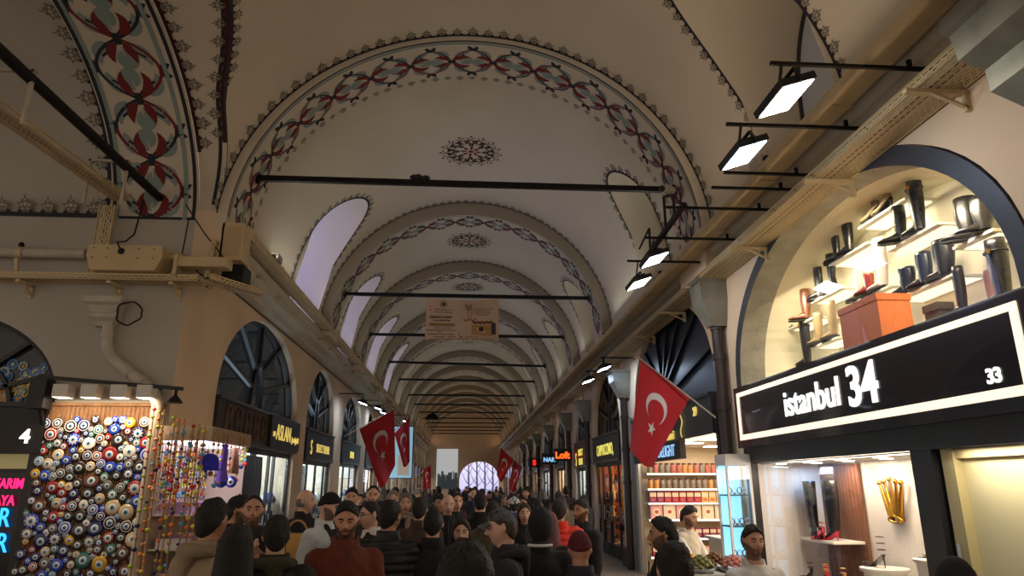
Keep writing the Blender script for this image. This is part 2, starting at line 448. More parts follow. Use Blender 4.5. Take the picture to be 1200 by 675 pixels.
def vine(mb, S_, u0, u1, vc, h, P, lod=2, w=.028):
    """interlaced red / navy scrolls with pale leaves; cells of length P, half height h about vc"""
    n = max(1, round((u1-u0)/P)); P = (u1-u0)/n
    k = 10 if lod > 1 else 6
    for c in range(n):
        a = u0+c*P
        fl = 1 if c % 2 else -1
        # two stems that swell into an oval and cross at the cell ends
        for sg, m in ((1, NAVY), (-1, RED)):
            pts = [(a+P*q/k, vc+sg*h*.80*sin(pi*q/k)**.75) for q in range(k+1)]
            half = k//2
            stroke(mb, S_, pts[:half+1], w, m if fl > 0 else (NAVY if m is RED else RED)); stroke(mb, S_, pts[half:], w, NAVY if m is RED else RED)
        # red comma leaves from the nodes into the oval
        for s1 in (1, -1):
            leaf(mb, S_, a+P*.07, vc+s1*h*.10, s1*.95, P*.44, h*.26, RED, bend=-s1*.85)
            leaf(mb, S_, a+P*.93, vc-s1*h*.08, pi+s1*.80, P*.38, h*.25, RED, bend=-s1*.55)
        if lod > 1:
            # pale leaves crossing outside and through the middle
            for s1 in (1, -1):
                leaf(mb, S_, a+P*.10, vc+s1*h*.22, s1*1.25, P*.46, h*.36, TEAL, bend=-s1*.75, e=.0035)
                leaf(mb, S_, a+P*.90, vc+s1*h*.22, pi-s1*1.25, P*.46, h*.36, TEAL, bend=s1*.75, e=.0035)
                leaf(mb, S_, a+P*.5, vc, (0 if s1 > 0 else pi)+.7, P*.40, h*.34, TEAL, bend=-.8, e=.0035)
                leaf(mb, S_, a+P*.5, vc, (0 if s1 > 0 else pi)-.7, P*.34, h*.26, TEAL, bend=.8, e=.0032)
                stroke(mb, S_, [(a+P*(.5+s1*(.5-.30*q/6)), vc+s1*h*(.0+.55*(q/6)**1.5)) for q in range(7)], w*.8, NAVY, .0045)
                stroke(mb, S_, [(a+P*(.5+s1*(.5-.30*q/6)), vc-s1*h*(.0+.55*(q/6)**1.5)) for q in range(7)], w*.8, NAVY, .0045)
                leaf(mb, S_, a+P*.5, vc+s1*h*.80, s1*(pi/2)+.9, P*.2, h*.2, NAVY, bend=-.4, e=.0035)
                leaf(mb, S_, a+P*.5, vc+s1*h*.80, s1*(pi/2)-.9, P*.2, h*.2, NAVY, bend=.4, e=.0035)
            for d in (-.05, .05): blob(mb, S_, a+P*d if a+P*d > 0 else 0, vc, h*.09, NAVY)
            blob(mb, S_, a+P*.5, vc, h*.12, TEAL, .007)
        blob(mb, S_, a, vc, h*.10, NAVY, .007)
    blob(mb, S_, u1, vc, h*.10, NAVY, .007)
def border(mb, S_, u0, u1, v, up, pitch, size, m=None, line=.035, scallop=True, detail=True, linem=None):
    m = m or GREY; n = max(1, round((u1-u0)/pitch)); pitch = (u1-u0)/n
    if line:
        k = max(2, int((u1-u0)/.12))
        stroke(mb, S_, [(u0+(u1-u0)*q/k, v) for q in range(k+1)], line, linem or NAVY)
    for c in range(n):
        u = u0+(c+.5)*pitch
        palmette(mb, S_, u, v+up*(line/2+.01), size*(1. if c % 2 else .86), m, CREAM, up, detail)
    if scallop:
        for c in range(n*2):
            blob(mb, S_, u0+(c+.5)*pitch/2, v+up*line*.62, line*.55, MAROON, .0045, 6)

for i, A in enumerate(ARCH):
    lod = 2 if i < 4 else 1
    w = A['y1']-A['y0']
    st = arc_strip(A['a'], A['b'], A['y0'], 160 if i < 3 else 90)
    mb = MB(); Lr = st.len
    m0 = Lr*.012
    if i == 0:
        stroke(mb, st, [(m0+(Lr-2*m0)*q/120, .10) for q in range(121)], .05, TEAL)
        stroke(mb, st, [(m0+(Lr-2*m0)*q/120, .04) for q in range(121)], .03, NAVY)
        vine(mb, st, m0, Lr-m0, .58, .38, .70, lod, .03)
        border(mb, st, m0, Lr-m0, 1.0, 1, .21, .15, line=0, scallop=False)
    else:
        vine(mb, st, m0, Lr-m0, .45, .34, .72 if i < 5 else .95, lod, .038)
        if i < 4: stroke(mb, st, [(m0+(Lr-2*m0)*q/80, .05) for q in range(81)], .02, NAVY)
    mb.build('painted_vine', A['o'])
    if i < 8:
        a, b = (3.6, 3.32) if i == 0 else (3.5, 3.36)
        s2 = arc_strip(a, b, A['y0'], 120)
        mb = MB(); L2 = s2.len
        border(mb, s2, L2*.02, L2*.98, -.02, -1, .24 if i == 0 else .2, .19 if i == 0 else .17, line=.05 if i == 0 else .04, detail=i < 3, scallop=i < 3)
        mb.build('painted_border', A['o'])

# medallions on the crown of each bay
def medallion(i):
    B = bay(i); c = {1: 13.27, 2: 18.85, 3: 23.7}.get(i, (B['y0']+B['y1'])/2)
    R = .66 if i < 3 else .6
    t = [(-1.2+2.4*k/24)/B['a'] for k in range(25)]
    P = [ell(B['a'], B['b'], q)+Vector((0, c, 0)) for q in t]
    st = Strip(P, [Vector((0, 1, 0))]*25, [Vector((-sin(q), 0, -cos(q))) for q in t])
    mid = st.len/2; mb = MB()
    DK = mat('medallion brown', (74, 52, 48), .85)
    for k in range(16):
        a = 2*pi*k/16
        f = lambda r, da=0.: (mid+R*r*cos(a+da), R*r*sin(a+da))
        stroke(mb, st, [f(.86+.06*cos(q*.9), -.17+.34*q/8) for q in range(9)], .022, DK)
        if i < 4:
            leaf(mb, st, *f(.74), a+pi/2, R*.26, R*.10, DK, .8); leaf(mb, st, *f(.74), a-pi/2, R*.26, R*.10, DK, -.8)
            leaf(mb, st, *f(.52), a+1.2, R*.22, R*.08, DK, -1.0); leaf(mb, st, *f(.52), a-1.2, R*.22, R*.08, DK, 1.0)
            leaf(mb, st, *f(.92), a, R*.12, R*.09, DK, 0)
        if k % 2 == 0:
            leaf(mb, st, *f(.12), a, R*.26, R*.11, RED if i < 3 else DK, .2)
            leaf(mb, st, *f(.36), a+.7, R*.24, R*.08, DK, -.9); leaf(mb, st, *f(.36), a-.7, R*.24, R*.08, DK, .9)
    blob(mb, st, mid, 0, R*.09, RED)
    o = mb.build('trim_%d' % (40+i)); struct(o, 'painted round medallion on the vault crown')
for i in range(1, 9): medallion(i)

# borders round the lunette cut-outs, following the groin on the vault surface
def groin_border(i, side, pitch=.2, size=.17, line=.045):
    B = bay(i); c, w, zs, r = LUN[i][side]; sg = -1 if side == 'L' else 1
    prof = []
    z = ZS+.15
    if not (i == 0 and side == 'L'):
        while z < zs: prof.append((c-w, z)); z += .12
    prof += [(c-w*cos(pi*k/60), zs+r*sin(pi*k/60)) for k in range(1, 60)]
    if not (i == 0 and side == 'L'):
        z = zs
        while z > ZS+.15: prof.append((c+w, z)); z -= .12
    P, D, N = [], [], []
    q2 = []
    for y, z in prof:
        t = tz(B, z); q2.append((sg*B['a']*t, y, t))
    for k, (s_, y, t) in enumerate(q2):
        s0, y0, _ = q2[max(0, k-1)]; s1, y1, _ = q2[min(len(q2)-1, k+1)]
        ds, dy = s1-s0, y1-y0; d = sqrt(ds*ds+dy*dy) or 1
        ns, ny = -dy/d, ds/d                         # 2-D normal in (arc, Y)
        if sg < 0: ns, ny = -ns, -ny
        ns, ny = -ns, -ny
        tan = Vector((B['a']*cos(t), 0, -B['b']*sin(t)*sg)).normalized()
        P.append(Vector((sg*va(B, y)*sin(t), y, ZS+B['b']*cos(t))))
        D.append((tan*ns+Vector((0, 1, 0))*ny).normalized()); N.append(Vector((-sg*sin(t)/B['a'], 0, -cos(t)/B['b'])).normalized())
    st = Strip(P, D, N)
    # make sure +v leads away from the opening
    mid = len(P)//2
    if (P[mid]+D[mid]*.1).z < P[mid].z: st.sd = [-d for d in st.sd]
    mb = MB(); border(mb, st, .02, st.len-.02, 0.02, 1, pitch, size, line=line, detail=i < 3, scallop=i < 2)
    o = struct(mb.build('trim_%d' % (50+2*i+(side == 'R'))), 'painted border round the vault lunette')
for i in range(0, 7):
    for side in 'LR': groin_border(i, side)

# --- big painted band over the side street
def yz_strip(prof, x, n_sign=1):
    P = [Vector((x, y, z)) for y, z in prof]; N = []
    c = Vector((0, SC[0], SC[2]))
    for p in P:
        d = Vector((0, (c.y-p.y)/SC[1]**2, (c.z-p.z)/SC[3]**2)).normalized(); N.append(d)
    return Strip(P, [Vector((1, 0, 0))]*len(P), N)
st = yz_strip(sprof(n=120)[::-1], -5.05)
mb = MB(); L = st.len
stroke(mb, st, [(.0+L*.62*q/80, .045) for q in range(81)], .05, NAVY)
stroke(mb, st, [(.0+L*.62*q/80, .10) for q in range(81)], .05, TEAL)
stroke(mb, st, [(.0+L*.62*q/80, 1.02) for q in range(81)], .06, TEAL)
stroke(mb, st, [(.0+L*.62*q/80, 1.14) for q in range(81)], .05, NAVY)
stroke(mb, st, [(.02, .05+1.1*q/4) for q in range(5)], .04, NAVY)
vine(mb, st, .0, L*.62, .56, .50, .86, 2, .042)
mb.build('painted_vine', next(o for o in S.objects if o.name == 'trim_30'))
# anthemions on the side vault, along the band and along the springing
st = yz_strip([(y, z-.004) for y, z in sprof(0, .16, 120)[::-1]], -5.07)
mb = MB(); border(mb, st, .05, L*.62, -.02, -1, .30, .25, line=.05)
mb.build('painted_border', next(o for o in S.objects if o.name == 'trim_30'))
P = [Vector((-5.1-.2*k, 9.29, 5.30)) for k in range(30)]
st = Strip(P, [Vector((0, -.35, .93))]*30, [Vector((0, -.93, -.35))]*30)
mb = MB(); border(mb, st, .0, 4.6, 0.03, 1, .30, .25, line=.06, linem=NAVY)
mb.build('painted_border', next(o for o in S.objects if o.name == 'trim_30'))
# borders on the lunette spandrel between band and groin: rows along both edges
P1b = sprof(.05, .06, 120)[::-1]
st = yz_strip([(y, z) for y, z in P1b], XL)
mb = MB()
border(mb, st, 1.0, L*.62, .03, 1, .27, .2, line=.05, linem=MAROON)
B0 = bay(0); c, w_, zs, r = LUN[0]['L']
pts, sd, nn = [], [], []
for k in range(1, 90):
    y = c+w_*cos(pi*.5*k/90*1.1) if False else c+w_*cos(pi*k/180); z = zs+r*sin(pi*k/180)
    t = tz(B0, z); pts.append(Vector((-va(B0, y)*sin(t), y, z))); sd.append(Vector((-1, 0, 0))); nn.append(Vector((0, (c-y)/w_**2, (zs-z)/r**2)).normalized())
st = Strip(pts, sd, nn)
border(mb, st, 1.1, st.len*.98, .03, 1, .27, .2, line=.06, linem=MAROON)
stroke(mb, st, [(.2+(st.len-.3)*q/60, .09) for q in range(61)], .05, NAVY)
mb.build('painted_border', next(o for o in S.objects if o.name == 'trim_30'))
# ------------------------------------------------------------------ rods, trays, pipes, lights, banner, flags
IRON = mat('black iron', (26, 25, 26), .5, .6, var=.2, scale=6)
TRAYM = tray_mat()
CH = mat('cream channel', (212, 190, 148), .5, .1, var=.12, scale=3)
PIPEB = mat('brown pipe', (62, 52, 50), .35, .3)
ZINC = mat('zinc hopper', (150, 150, 140), .45, .5, var=.2, scale=5)
OLDW = mat('old white paint', (196, 188, 174), .6, var=.15, scale=6)
WHITE = mat('white paint', (225, 222, 215), .5)
BLACK = mat('black', (18, 18, 20), .5)
RODZ = {0: 4.53+1.7, }
ORD = ['nearest', 'second', 'third', 'fourth', 'fifth', 'sixth', 'seventh', 'eighth', 'ninth', 'tenth', 'eleventh', 'twelfth', 'farthest']
for i, y in enumerate(YC):
    z = 4.55+1.7-ZS; A = ARCH[i]; xh = A['a']*sqrt(1-(z/A['b'])**2)+.03
    dz = [.0, .0, .0, .05, .02][i] if i < 5 else 0
    mb = MB(); mb.bar((-xh, y, z+ZS+dz), (xh, y, z+ZS-dz-.01), .075, .085, IRON)
    t = thing('tie_rod', '%s black iron tie rod spanning the vault from side to side' % ORD[i], 'tie rod', (0, y, z+ZS), group='iron tie rods across the vault')
    mb.build('rod', t)
    for sg in (-1, 1): mb = MB(); mb.lathe((sg*(xh-.035), y, z+ZS-sg*dz), [(.09, -.03), (.09, .03)], IRON, 12, 'x'); mb.build('wall_plate', t)
t = thing('pendant_lamp', 'small dark dome lamp hanging from a tie rod deep in the hall', 'lamp', (-2.2, 45.2, 6.0))
mb = MB(); mb.lathe((-2.2, 45.2, 5.75), [(.42, 0), (.42, .1), (.3, .32), (.06, .42), (.04, .5)], IRON, 18); mb.build('shade', t)
mb = MB(); mb.lathe((-2.2, 45.2, 5.74), [(0, 0), (.3, .0), (.3, .02)], mat('dull bulb', (120, 110, 96), .5), 14); mb.build('diffuser', t)
# lump of cloth left on the nearest rod
mb = MB()
for k in range(4): mb.ball((-.88+.06*k, 9.88+.02*k, 6.33+.02*(k % 2)), .07, .05, .045, BLACK, 8, 5)
tag(mb.build('sandbag'), 'small dark bundle lying on top of the nearest tie rod', 'bundle')

def cable_tray(name, a, b, wdir, w, lip, label, m=None, parent=None, group=None):
    """perforated tray from a to b, width direction wdir, side lips upward"""
    m = m or TRAYM
    a = Vector(a); b = Vector(b); d = (b-a); L = d.length; d.normalize(); wd = Vector(wdir).normalized(); n = d.cross(wd).normalized()
    if n.z < 0: n = -n
    t = thing(name, label, 'cable tray', a, group=group)
    def strip(mb, p0, v, wid):
        uv = [(0, 0), (L, 0), (L, wid), (0, wid)]
        mb.poly([p0, p0+d*L, p0+d*L+v*wid, p0+v*wid], m, uv=uv)
    mb = MB(); strip(mb, a, wd, w); mb.build('tray_bed', t)
    for p0 in (a, a+wd*w):
        mb = MB(); strip(mb, p0, n, lip); mb.bar(p0+n*lip, p0+n*lip+d*L, .012, .012, CH); mb.bar(p0, p0+d*L, .014, .01, CH); mb.build('side_lip', t)
    # a few cables lying in the tray
    mb = MB()
    for k in range(3):
        o = wd*w*(.3+.2*k)+n*.02
        mb.tube([a+o+d*L*q/14+wd*.02*sin(q*1.7+k) for q in range(15)], .014, BLACK if k else OLDW, 6)
    mb.build('cable', t)
    return t
def bracket(mb, p, out, L, m=None):
    m = m or CH; p = Vector(p); o = Vector(out)
    mb.bar(p, p+o*L, .05, .035, m); mb.bar(p+Vector((0, 0, -.16)), p+Vector((0, 0, .02)), .05, .03, m); mb.bar(p+Vector((0, 0, -.13)), p+o*L*.6, .03, .02, m)
# left run: perforated tray on brackets with a closed channel above
t = cable_tray('cable_tray', (-3.85, 9.55, 4.72+.35), (-3.85, 66, 4.72+.35), (1, 0, 0), .34, .07, 'long perforated cream cable tray along the left wall above the shop arches')
for k in range(26):
    y = 9.9+k*1.25
    mb = MB(); bracket(mb, (-3.86, y, 5.03), (1, 0, 0), .42); mb.build('bracket', t)
for side, sg, x0, y0 in (('left', -1, -3.45, 9.7), ('right', 1, 3.45, -3.)):
    z = 5.22 if sg < 0 else 5.02
    t = thing('cable_duct', 'closed cream metal cable duct running along the %s cornice' % side, 'cable duct', (x0, y0, z))
    mb = MB(); xa, xb = sorted((x0, x0-sg*.2)); mb.box(xa, xb, y0, 66, z, z+.13, CH); mb.build('channel', t)
    for k in range(30):
        y = y0+.3+k*1.6
        mb = MB(); mb.box(xa-.01, xb+.01, y, y+.06, z-.012, z+.142, CH); mb.build('joint_cover', t)
# pipe beside the right duct
mb = MB(); mb.tube([(3.16, -3, 4.98), (3.16, 66, 4.98)], .055, CH, 12)
tag(mb.build('conduit_pipe'), 'round cream pipe running beside the right cable duct', 'pipe')
t = cable_tray('cable_tray', (3.87, -3., 4.70), (3.87, 66, 4.70), (-1, 0, 0), .38, .08, 'long perforated cream cable tray along the right wall above the shop arches')
for k in range(34):
    y = .6+k*1.85+(.2 if k % 3 else 0)
    mb = MB(); bracket(mb, (3.88, y, 4.66), (-1, 0, 0), .5); mb.build('bracket', t)
# side street run
t = cable_tray('cable_tray', (-11, 9.28, 4.33), (-3.62, 9.28, 4.33), (0, -1, 0), .26, .08, 'perforated cream cable tray across the side street wall')
for x in (-10, -8.2, -5.9, -4.75, -3.95): mb = MB(); bracket(mb, (x, 9.29, 4.28), (0, -1, 0), .32); mb.build('bracket', t)
t = cable_tray('cable_tray', (-3.62, 9.05, 4.33), (-3.1, 9.75, 4.30), (.8, -.6, 0), .24, .07, 'short perforated cream cable tray turning round the corner of the pier')
t = cable_tray('cable_tray', (-3.55, 9.35, 4.30), (-3.5, 9.35, 4.98), (0, -1, 0), .20, .05, 'short upright perforated cream tray at the corner pier')
t = cable_tray('cable_tray', (-5.1, 9.10, 4.40), (-5.1, 9.10, 5.42), (1, 0, 0), .20, .05, 'upright perforated cream cable tray on the side street wall')
t = cable_tray('cable_tray', (-4.62, 8.95, 5.42), (-4.62, 4.5, 5.18), (-1, 0, 0), .22, .06, 'perforated cream cable tray slung below the tie rod of the side street arch')
mb = MB()
for y in (8.3, 6.3): 
    for x in (-4.86, -4.40): mb.bar((x, y, 5.1), (x, y, 5.72), .03, .04, OLDW)
    mb.bar((-4.9, y, 5.70), (-4.36, y, 5.70), .04, .03, OLDW)
mb.build('wooden_clamp', t)
mb = MB(); mb.tube([(-4.4, 9.28, 5.62), (-4.45, 3.1, 5.62)], .06, IRON, 10)
tag(mb.build('tie_rod'), 'round black tie rod across the mouth of the side street', 'tie rod')
# pipe on side wall above tray
mb = MB(); mb.tube([(-11, 9.16, 4.72), (-5.2, 9.16, 4.72)], .07, OLDW, 12); mb.tube([(-4.1, 9.16, 4.70), (-3.9, 9.16, 4.70)], .05, CH, 10)
t = tag(mb.build('conduit_pipe'), 'pale round pipe on the side street wall above the tray', 'pipe')
for x in (-9.5, -7.8, -6.05): mb = MB(); mb.lathe((x, 9.16, 4.72), [(.082, -.04), (.082, .04)], CH, 12, 'x'); mb.bar((x, 9.1, 4.62), (x+.02, 9.12, 4.45), .04, .04, CH); mb.lathe((x, 9.14, 4.8), [(.03, 0), (.04, .03), (.02, .06)], IRON, 8); mb.build('pipe_clip', t)
# junction box
t = thing('junction_box', 'large cream metal junction box standing on the side wall cable tray', 'junction box', (-4.6, 9.0, 4.42))
mb = MB()
mb.extrude([(-5.06, 4.62), (-4.98, 4.43), (-4.16, 4.43), (-4.08, 4.62), (-4.10, 4.78), (-5.05, 4.78)], lambda u, v, d: Vector((u, 9.28-d, v)), 0, .36, CH)
mb.build('case', t, bevel=.01)
mb = MB(); mb.lathe((-4.62, 8.925, 4.69), [(.045, .0), (.045, -.012)], BLACK, 14, 'y'); mb.build('cable_hole', t)
for x in (-4.98, -4.8, -4.4, -4.2):
    for z in (4.6, 4.73): mb = MB(); mb.lathe((x, 8.92, z), [(.012, 0), (.012, -.01)], ZINC, 8, 'y'); mb.build('screw', t)
mb = MB(); mb.tube([(-4.62, 8.9, 4.69), (-4.66, 8.86, 4.8), (-4.6, 8.95, 4.84), (-4.58, 9.1, 5.0), (-4.6, 9.2, 5.3), (-4.62, 9.27, 5.58)], .012, BLACK, 6); mb.build('cable', t)
# second box + closed box at the pier
t = thing('junction_box', 'flat cream metal box beside the corner of the pier', 'junction box', (-3.7, 9.1, 4.6))
mb = MB(); mb.box(-3.92, -3.25, 8.98, 9.2, 4.52, 4.66, CH); mb.box(-3.95, -3.90, 8.96, 9.22, 4.40, 4.68, CH); mb.build('case', t, bevel=.008)
t = thing('junction_box', 'upright cream metal box on the pier at the start of the left wall duct', 'junction box', (-3.4, 9.5, 4.9))
mb = MB(); mb.box(-3.5, -3.18, 9.30, 9.62, 4.72, 5.28, CH); mb.build('case', t, bevel=.008)
mb = MB(); mb.box(-3.46, -3.22, 9.29, 9.298, 4.78, 5.22, mat('cream lid', (196, 176, 136), .5)); mb.build('lid', t)
t = thing('junction_box', 'dark open metal box below the trays at the corner pier', 'junction box', (-3.6, 9.4, 4.4))
mb = MB(); mb.box(-3.5, -3.2, 9.5, 9.85, 4.42, 4.72, BLACK); mb.build('case', t)
for (xx, yy, zz) in ((-3.28, 11.3, 5.35), (-3.3, 16.3, 5.35), (-3.28, 20.8, 5.35), (3.3, 6.9, 5.15), (3.3, 11.2, 5.15), (3.3, 16.2, 5.15)):
    t = thing('security_camera', 'small cream box camera on the %s cable duct %s' % ('left' if xx < 0 else 'right', {11.3: 'by the first lunette', 16.3: 'by the second arch', 20.8: 'by the third arch', 6.9: 'above the boot shop', 11.2: 'above the sweet shop', 16.2: 'by the second arch'}[yy]), 'camera', (xx, yy, zz))
    mb = MB(); mb.box(xx-.07, xx+.07, yy-.14, yy+.14, zz, zz+.12, OLDW); mb.build('housing', t, bevel=.012)
    mb = MB(); mb.lathe((xx, yy-.14, zz+.06), [(.035, 0), (.035, -.03)], BLACK, 10, 'y'); mb.build('lens', t)
# security camera at the right end of the nearest rod
t = thing('security_camera', 'small round camera hanging at the right end of the nearest tie rod', 'camera', (3.05, 9.6, 6.05))
mb = MB(); mb.tube([(2.92, 9.4, 6.03), (3.14, 9.62, 6.10)], .065, OLDW, 12); mb.build('housing', t)
mb = MB(); mb.tube([(2.90, 9.385, 6.025), (2.925, 9.405, 6.032)], .05, BLACK, 12); mb.build('lens', t)
mb = MB(); mb.tube([(3.14, 9.62, 6.1), (3.2, 9.7, 6.2)], .02, IRON, 6); mb.build('mount', t)

# downpipe and hopper on the side wall
t = thing('drain_pipe', 'pale moulded rain hopper and crooked downpipe on the side street wall', 'downpipe', (-4.7, 9.2, 3.9))
mb = MB()
prof = [(.36, .38), (.36, .30), (.30, .27), (.24, .18), (.28, .15), (.28, .11), (.2, .06), (.16, 0)]
rows = []
for w_, z in prof: rows.append([Vector((-4.82+sx*w_*.66, 9.28-(0 if sy else 1)*w_*.75, 3.72+z)) for sx, sy in ((-1, 1), (-1, 0), (1, 0), (1, 1))])
mb.grid(rows, OLDW, smooth=False); mb.poly(rows[0], OLDW); mb.build('hopper', t)
mb = MB(); P4 = [(-4.75, 9.17, 3.74), (-4.74, 9.17, 3.5), (-4.70, 9.17, 3.38), (-4.62, 9.17, 3.28), (-4.2, 9.17, 2.98), (-4.06, 9.17, 2.86), (-3.98, 9.17, 2.7), (-3.97, 9.17, 2.3), (-3.97, 9.17, FZ)]
mb.tube(P4, .072, OLDW, 12); mb.build('pipe', t)
for a, b in ((0, 1), (3, 4), (3.9, 4.9)):
    mb = MB()
    i0 = int(a); p = Vector(P4[i0]).lerp(Vector(P4[min(i0+1, 8)]), .5 if a != 3.9 else .92); q = p+(Vector(P4[min(i0+1, 8)])-Vector(P4[i0])).normalized()*.05
    mb.tube([p, q], .084, OLDW, 12); mb.build('collar', t)
mb = MB(); c = Vector(onY(151, 367, 8.9)); mb.tube([c+Vector((.155*cos(2*pi*k/28), .03*sin(k), .155*sin(2*pi*k/28))) for k in range(29)], .012, BLACK, 6, cap=False)
tag(mb.build('cable_ring'), 'coil of black cable hanging in front of the pale rain hopper', 'cable')
mb = MB()
for a, b in (((215, 300), (240, 325)), ((221, 258), (213, 300)), ((218, 240), (262, 302))):
    pa = onY(a[0], a[1], 9.2); pb = onY(b[0], b[1], 9.15); mb.tube([pa, (pa+pb)/2+Vector((0, 0, -.03)), pb], .01, BLACK, 5)
tag(mb.build('loose_cable'), 'thin loose cables hanging beside the corner pier', 'cable')

# zinc hoppers and downpipes on the right wall, one per pier
HOP = [(9.92, 4.0, 4.72, .50), (16.35, 3.70, 4.35, .62), (21.6, 3.6, 4.25, .55), (25.6, 3.6, 4.25, .55), (31.0, 3.6, 4.25, .55), (36.4, 3.6, 4.25, .55), (40.8, 3.6, 4.25, .55), (45.3, 3.6, 4.25, .55)]
LOC = ['between the boot shop and the sweet shop', 'beyond the sweet shop', 'beyond the gold signed window', 'on the third pier of the right wall', 'on the fourth pier of the right wall', 'on the fifth pier of the right wall', 'on the sixth pier of the right wall', 'farthest along the right wall']
for k, (y, zb, zt, w_) in enumerate(HOP):
    t = thing('rain_hopper', 'grey zinc rain hopper and downpipe %s' % LOC[k], 'downpipe', (3.8, y, FZ), group='zinc hoppers along the right wall')
    mb = MB(); rows = []
    for f, z, o in ((1., zt, .46), (1., zt-.06, .46), (.93, zt-.07, .42), (.9, zb+.38, .40), (.62, zb+.12, .28), (.42, zb, .24)):
        rows.append([Vector((3.9-(o if sx else 0), y+sy*w_/2*f, z)) for sx, sy in ((0, -1), (1, -1), (1, 1), (0, 1))])
    mb.grid(rows, ZINC, smooth=False); mb.poly(rows[0], ZINC); mb.poly(rows[-1][::-1], ZINC); mb.build('hopper', t)
    mb = MB(); mb.tube([(3.78, y, FZ), (3.78, y, zb+.02)], .085, PIPEB, 14); mb.build('pipe', t)
    for z in (zb-.05, zb-.5, zb-1.25, zb-2.): mb = MB(); mb.tube([(3.78, y, z), (3.78, y, z+.09)], .1, PIPEB, 14); mb.build('collar', t)
    if k == 0:
        mb = MB(); mb.tube([(3.86, y+.18, 3.9), (3.88, y+.15, 3.2), (3.86, y+.16, 2.4), (3.88, y+.14, 1.5)], .016, OLDW, 6); mb.tube([(3.87, y+.22, 3.8), (3.88, y+.2, 3.0), (3.88, y+.2, 2.0)], .012, BLACK, 6); mb.build('cable', t)
# near hopper top right
t = thing('rain_hopper', 'large grey zinc rain hopper high on the right wall beyond the boot window', 'downpipe', (3.7, 3.6, 4.1))
mb = MB(); rows = []
for f, z, o in ((1., 4.86, .60), (1., 4.74, .60), (.93, 4.72, .56), (.9, 4.52, .54), (.80, 4.42, .40), (.78, 4.25, .40), (.5, 4.05, .26)):
    rows.append([Vector((3.9-(o if sx else 0), 3.52+sy*.42*f, z)) for sx, sy in ((0, -1), (1, -1), (1, 1), (0, 1))])
mb.grid(rows, ZINC, smooth=False); mb.poly(rows[0], ZINC); mb.poly(rows[-1][::-1], ZINC); mb.build('hopper', t)
mb = MB(); mb.tube([(3.78, 3.5, FZ), (3.78, 3.5, 4.08)], .085, PIPEB, 14); mb.build('pipe', t)

# floodlights on black arms
FL = [(2.44, 4.55, 4.58, 'w', 'nearest, warm white'), (2.49, 5.50, 4.58, 'b', 'second, blue white'), (2.48, 8.52, 4.58, 'b', 'third, blue white'), (2.52, 9.55, 4.55, 'w', 'fourth, warm white, beside the first hopper'), (3.18, 15.6, 4.28, 'b', 'over the flag'), (3.15, 17.6, 4.28, 'b', 'beyond the flag')]
ARMY = [4.55, 5.5, 6.5, 6.88, 7.47, 8.52, 9.52]
def floodlight(x, y, z, kind, label, tilt=.33, arm=True, sg=1, L=.44, W=.26):
    t = thing('floodlight', label, 'floodlight', (x, y, z), group='floodlights along the cornices')
    ex = Vector((cos(tilt), 0, sin(tilt)*sg)); ey = Vector((0, 1, 0)); n = ex.cross(ey); n = -n if n.z > 0 else n
    c = Vector((x, y, z))
    mb = MB(); mb.obox(c-n*.035, ex, ey, n, W/2+.02, L/2+.02, .03, BLACK)
    for k in range(6): mb.obox(c-n*.085+ey*(-.15+.06*k), ex, ey, n, W*.35, .008, .022, BLACK)
    mb.build('housing', t, bevel=.006)
    em = mat('flood panel warm', (255, 255, 255), .3, emit=42, ecol=(255, 246, 228)) if kind == 'w' else mat('flood panel cool', (255, 255, 255), .3, emit=42, ecol=(205, 228, 255))
    mb = MB(); q = [c+ex*W/2*a+ey*L/2*b for a, b in ((-1, -1), (1, -1), (1, 1), (-1, 1))]; mb.poly(q, em); mb.build('lamp_panel', t)
    mb = MB()
    h = c-n*.12
    mb.bar(c-ey*(L/2+.03), h-ey*(L/2+.03), .03, .012, BLACK); mb.bar(c+ey*(L/2+.03), h+ey*(L/2+.03), .03, .012, BLACK); mb.bar(h-ey*(L/2+.03), h+ey*(L/2+.03), .03, .012, BLACK)
    mb.bar(h, (x, y, 4.9 if z > 4.5 else z+.3), .02, .02, BLACK); mb.build('yoke', t)
    return t
FLO = []
for x, y, z, k, lab in FL:
    FLO.append(floodlight(x, y, z, k, '%s floodlight on a black arm off the right cornice' % lab))
for k, y in enumerate(ARMY):
    mb = MB(); mb.bar((2.35 if k not in (2, 3) else 2.7, y, 4.9), (3.86, y, 4.9), .028, .028, IRON)
    mb.bar((3.5, y, 4.9), (3.5, y, 4.98), .03, .03, IRON)
    fl = {0: 0, 1: 1, 5: 2, 6: 3}.get(k)
    if fl is not None: mb.build('support_arm', FLO[fl])
    else: tag(mb.build('iron_rod'), {2: 'thin bare black rod beyond the second floodlight, nearer one', 3: 'thin bare black rod beyond the second floodlight, middle one', 4: 'thin bare black rod over the left end of the shop arch'}[k], 'iron rod', 'bare black rods off the right cornice')
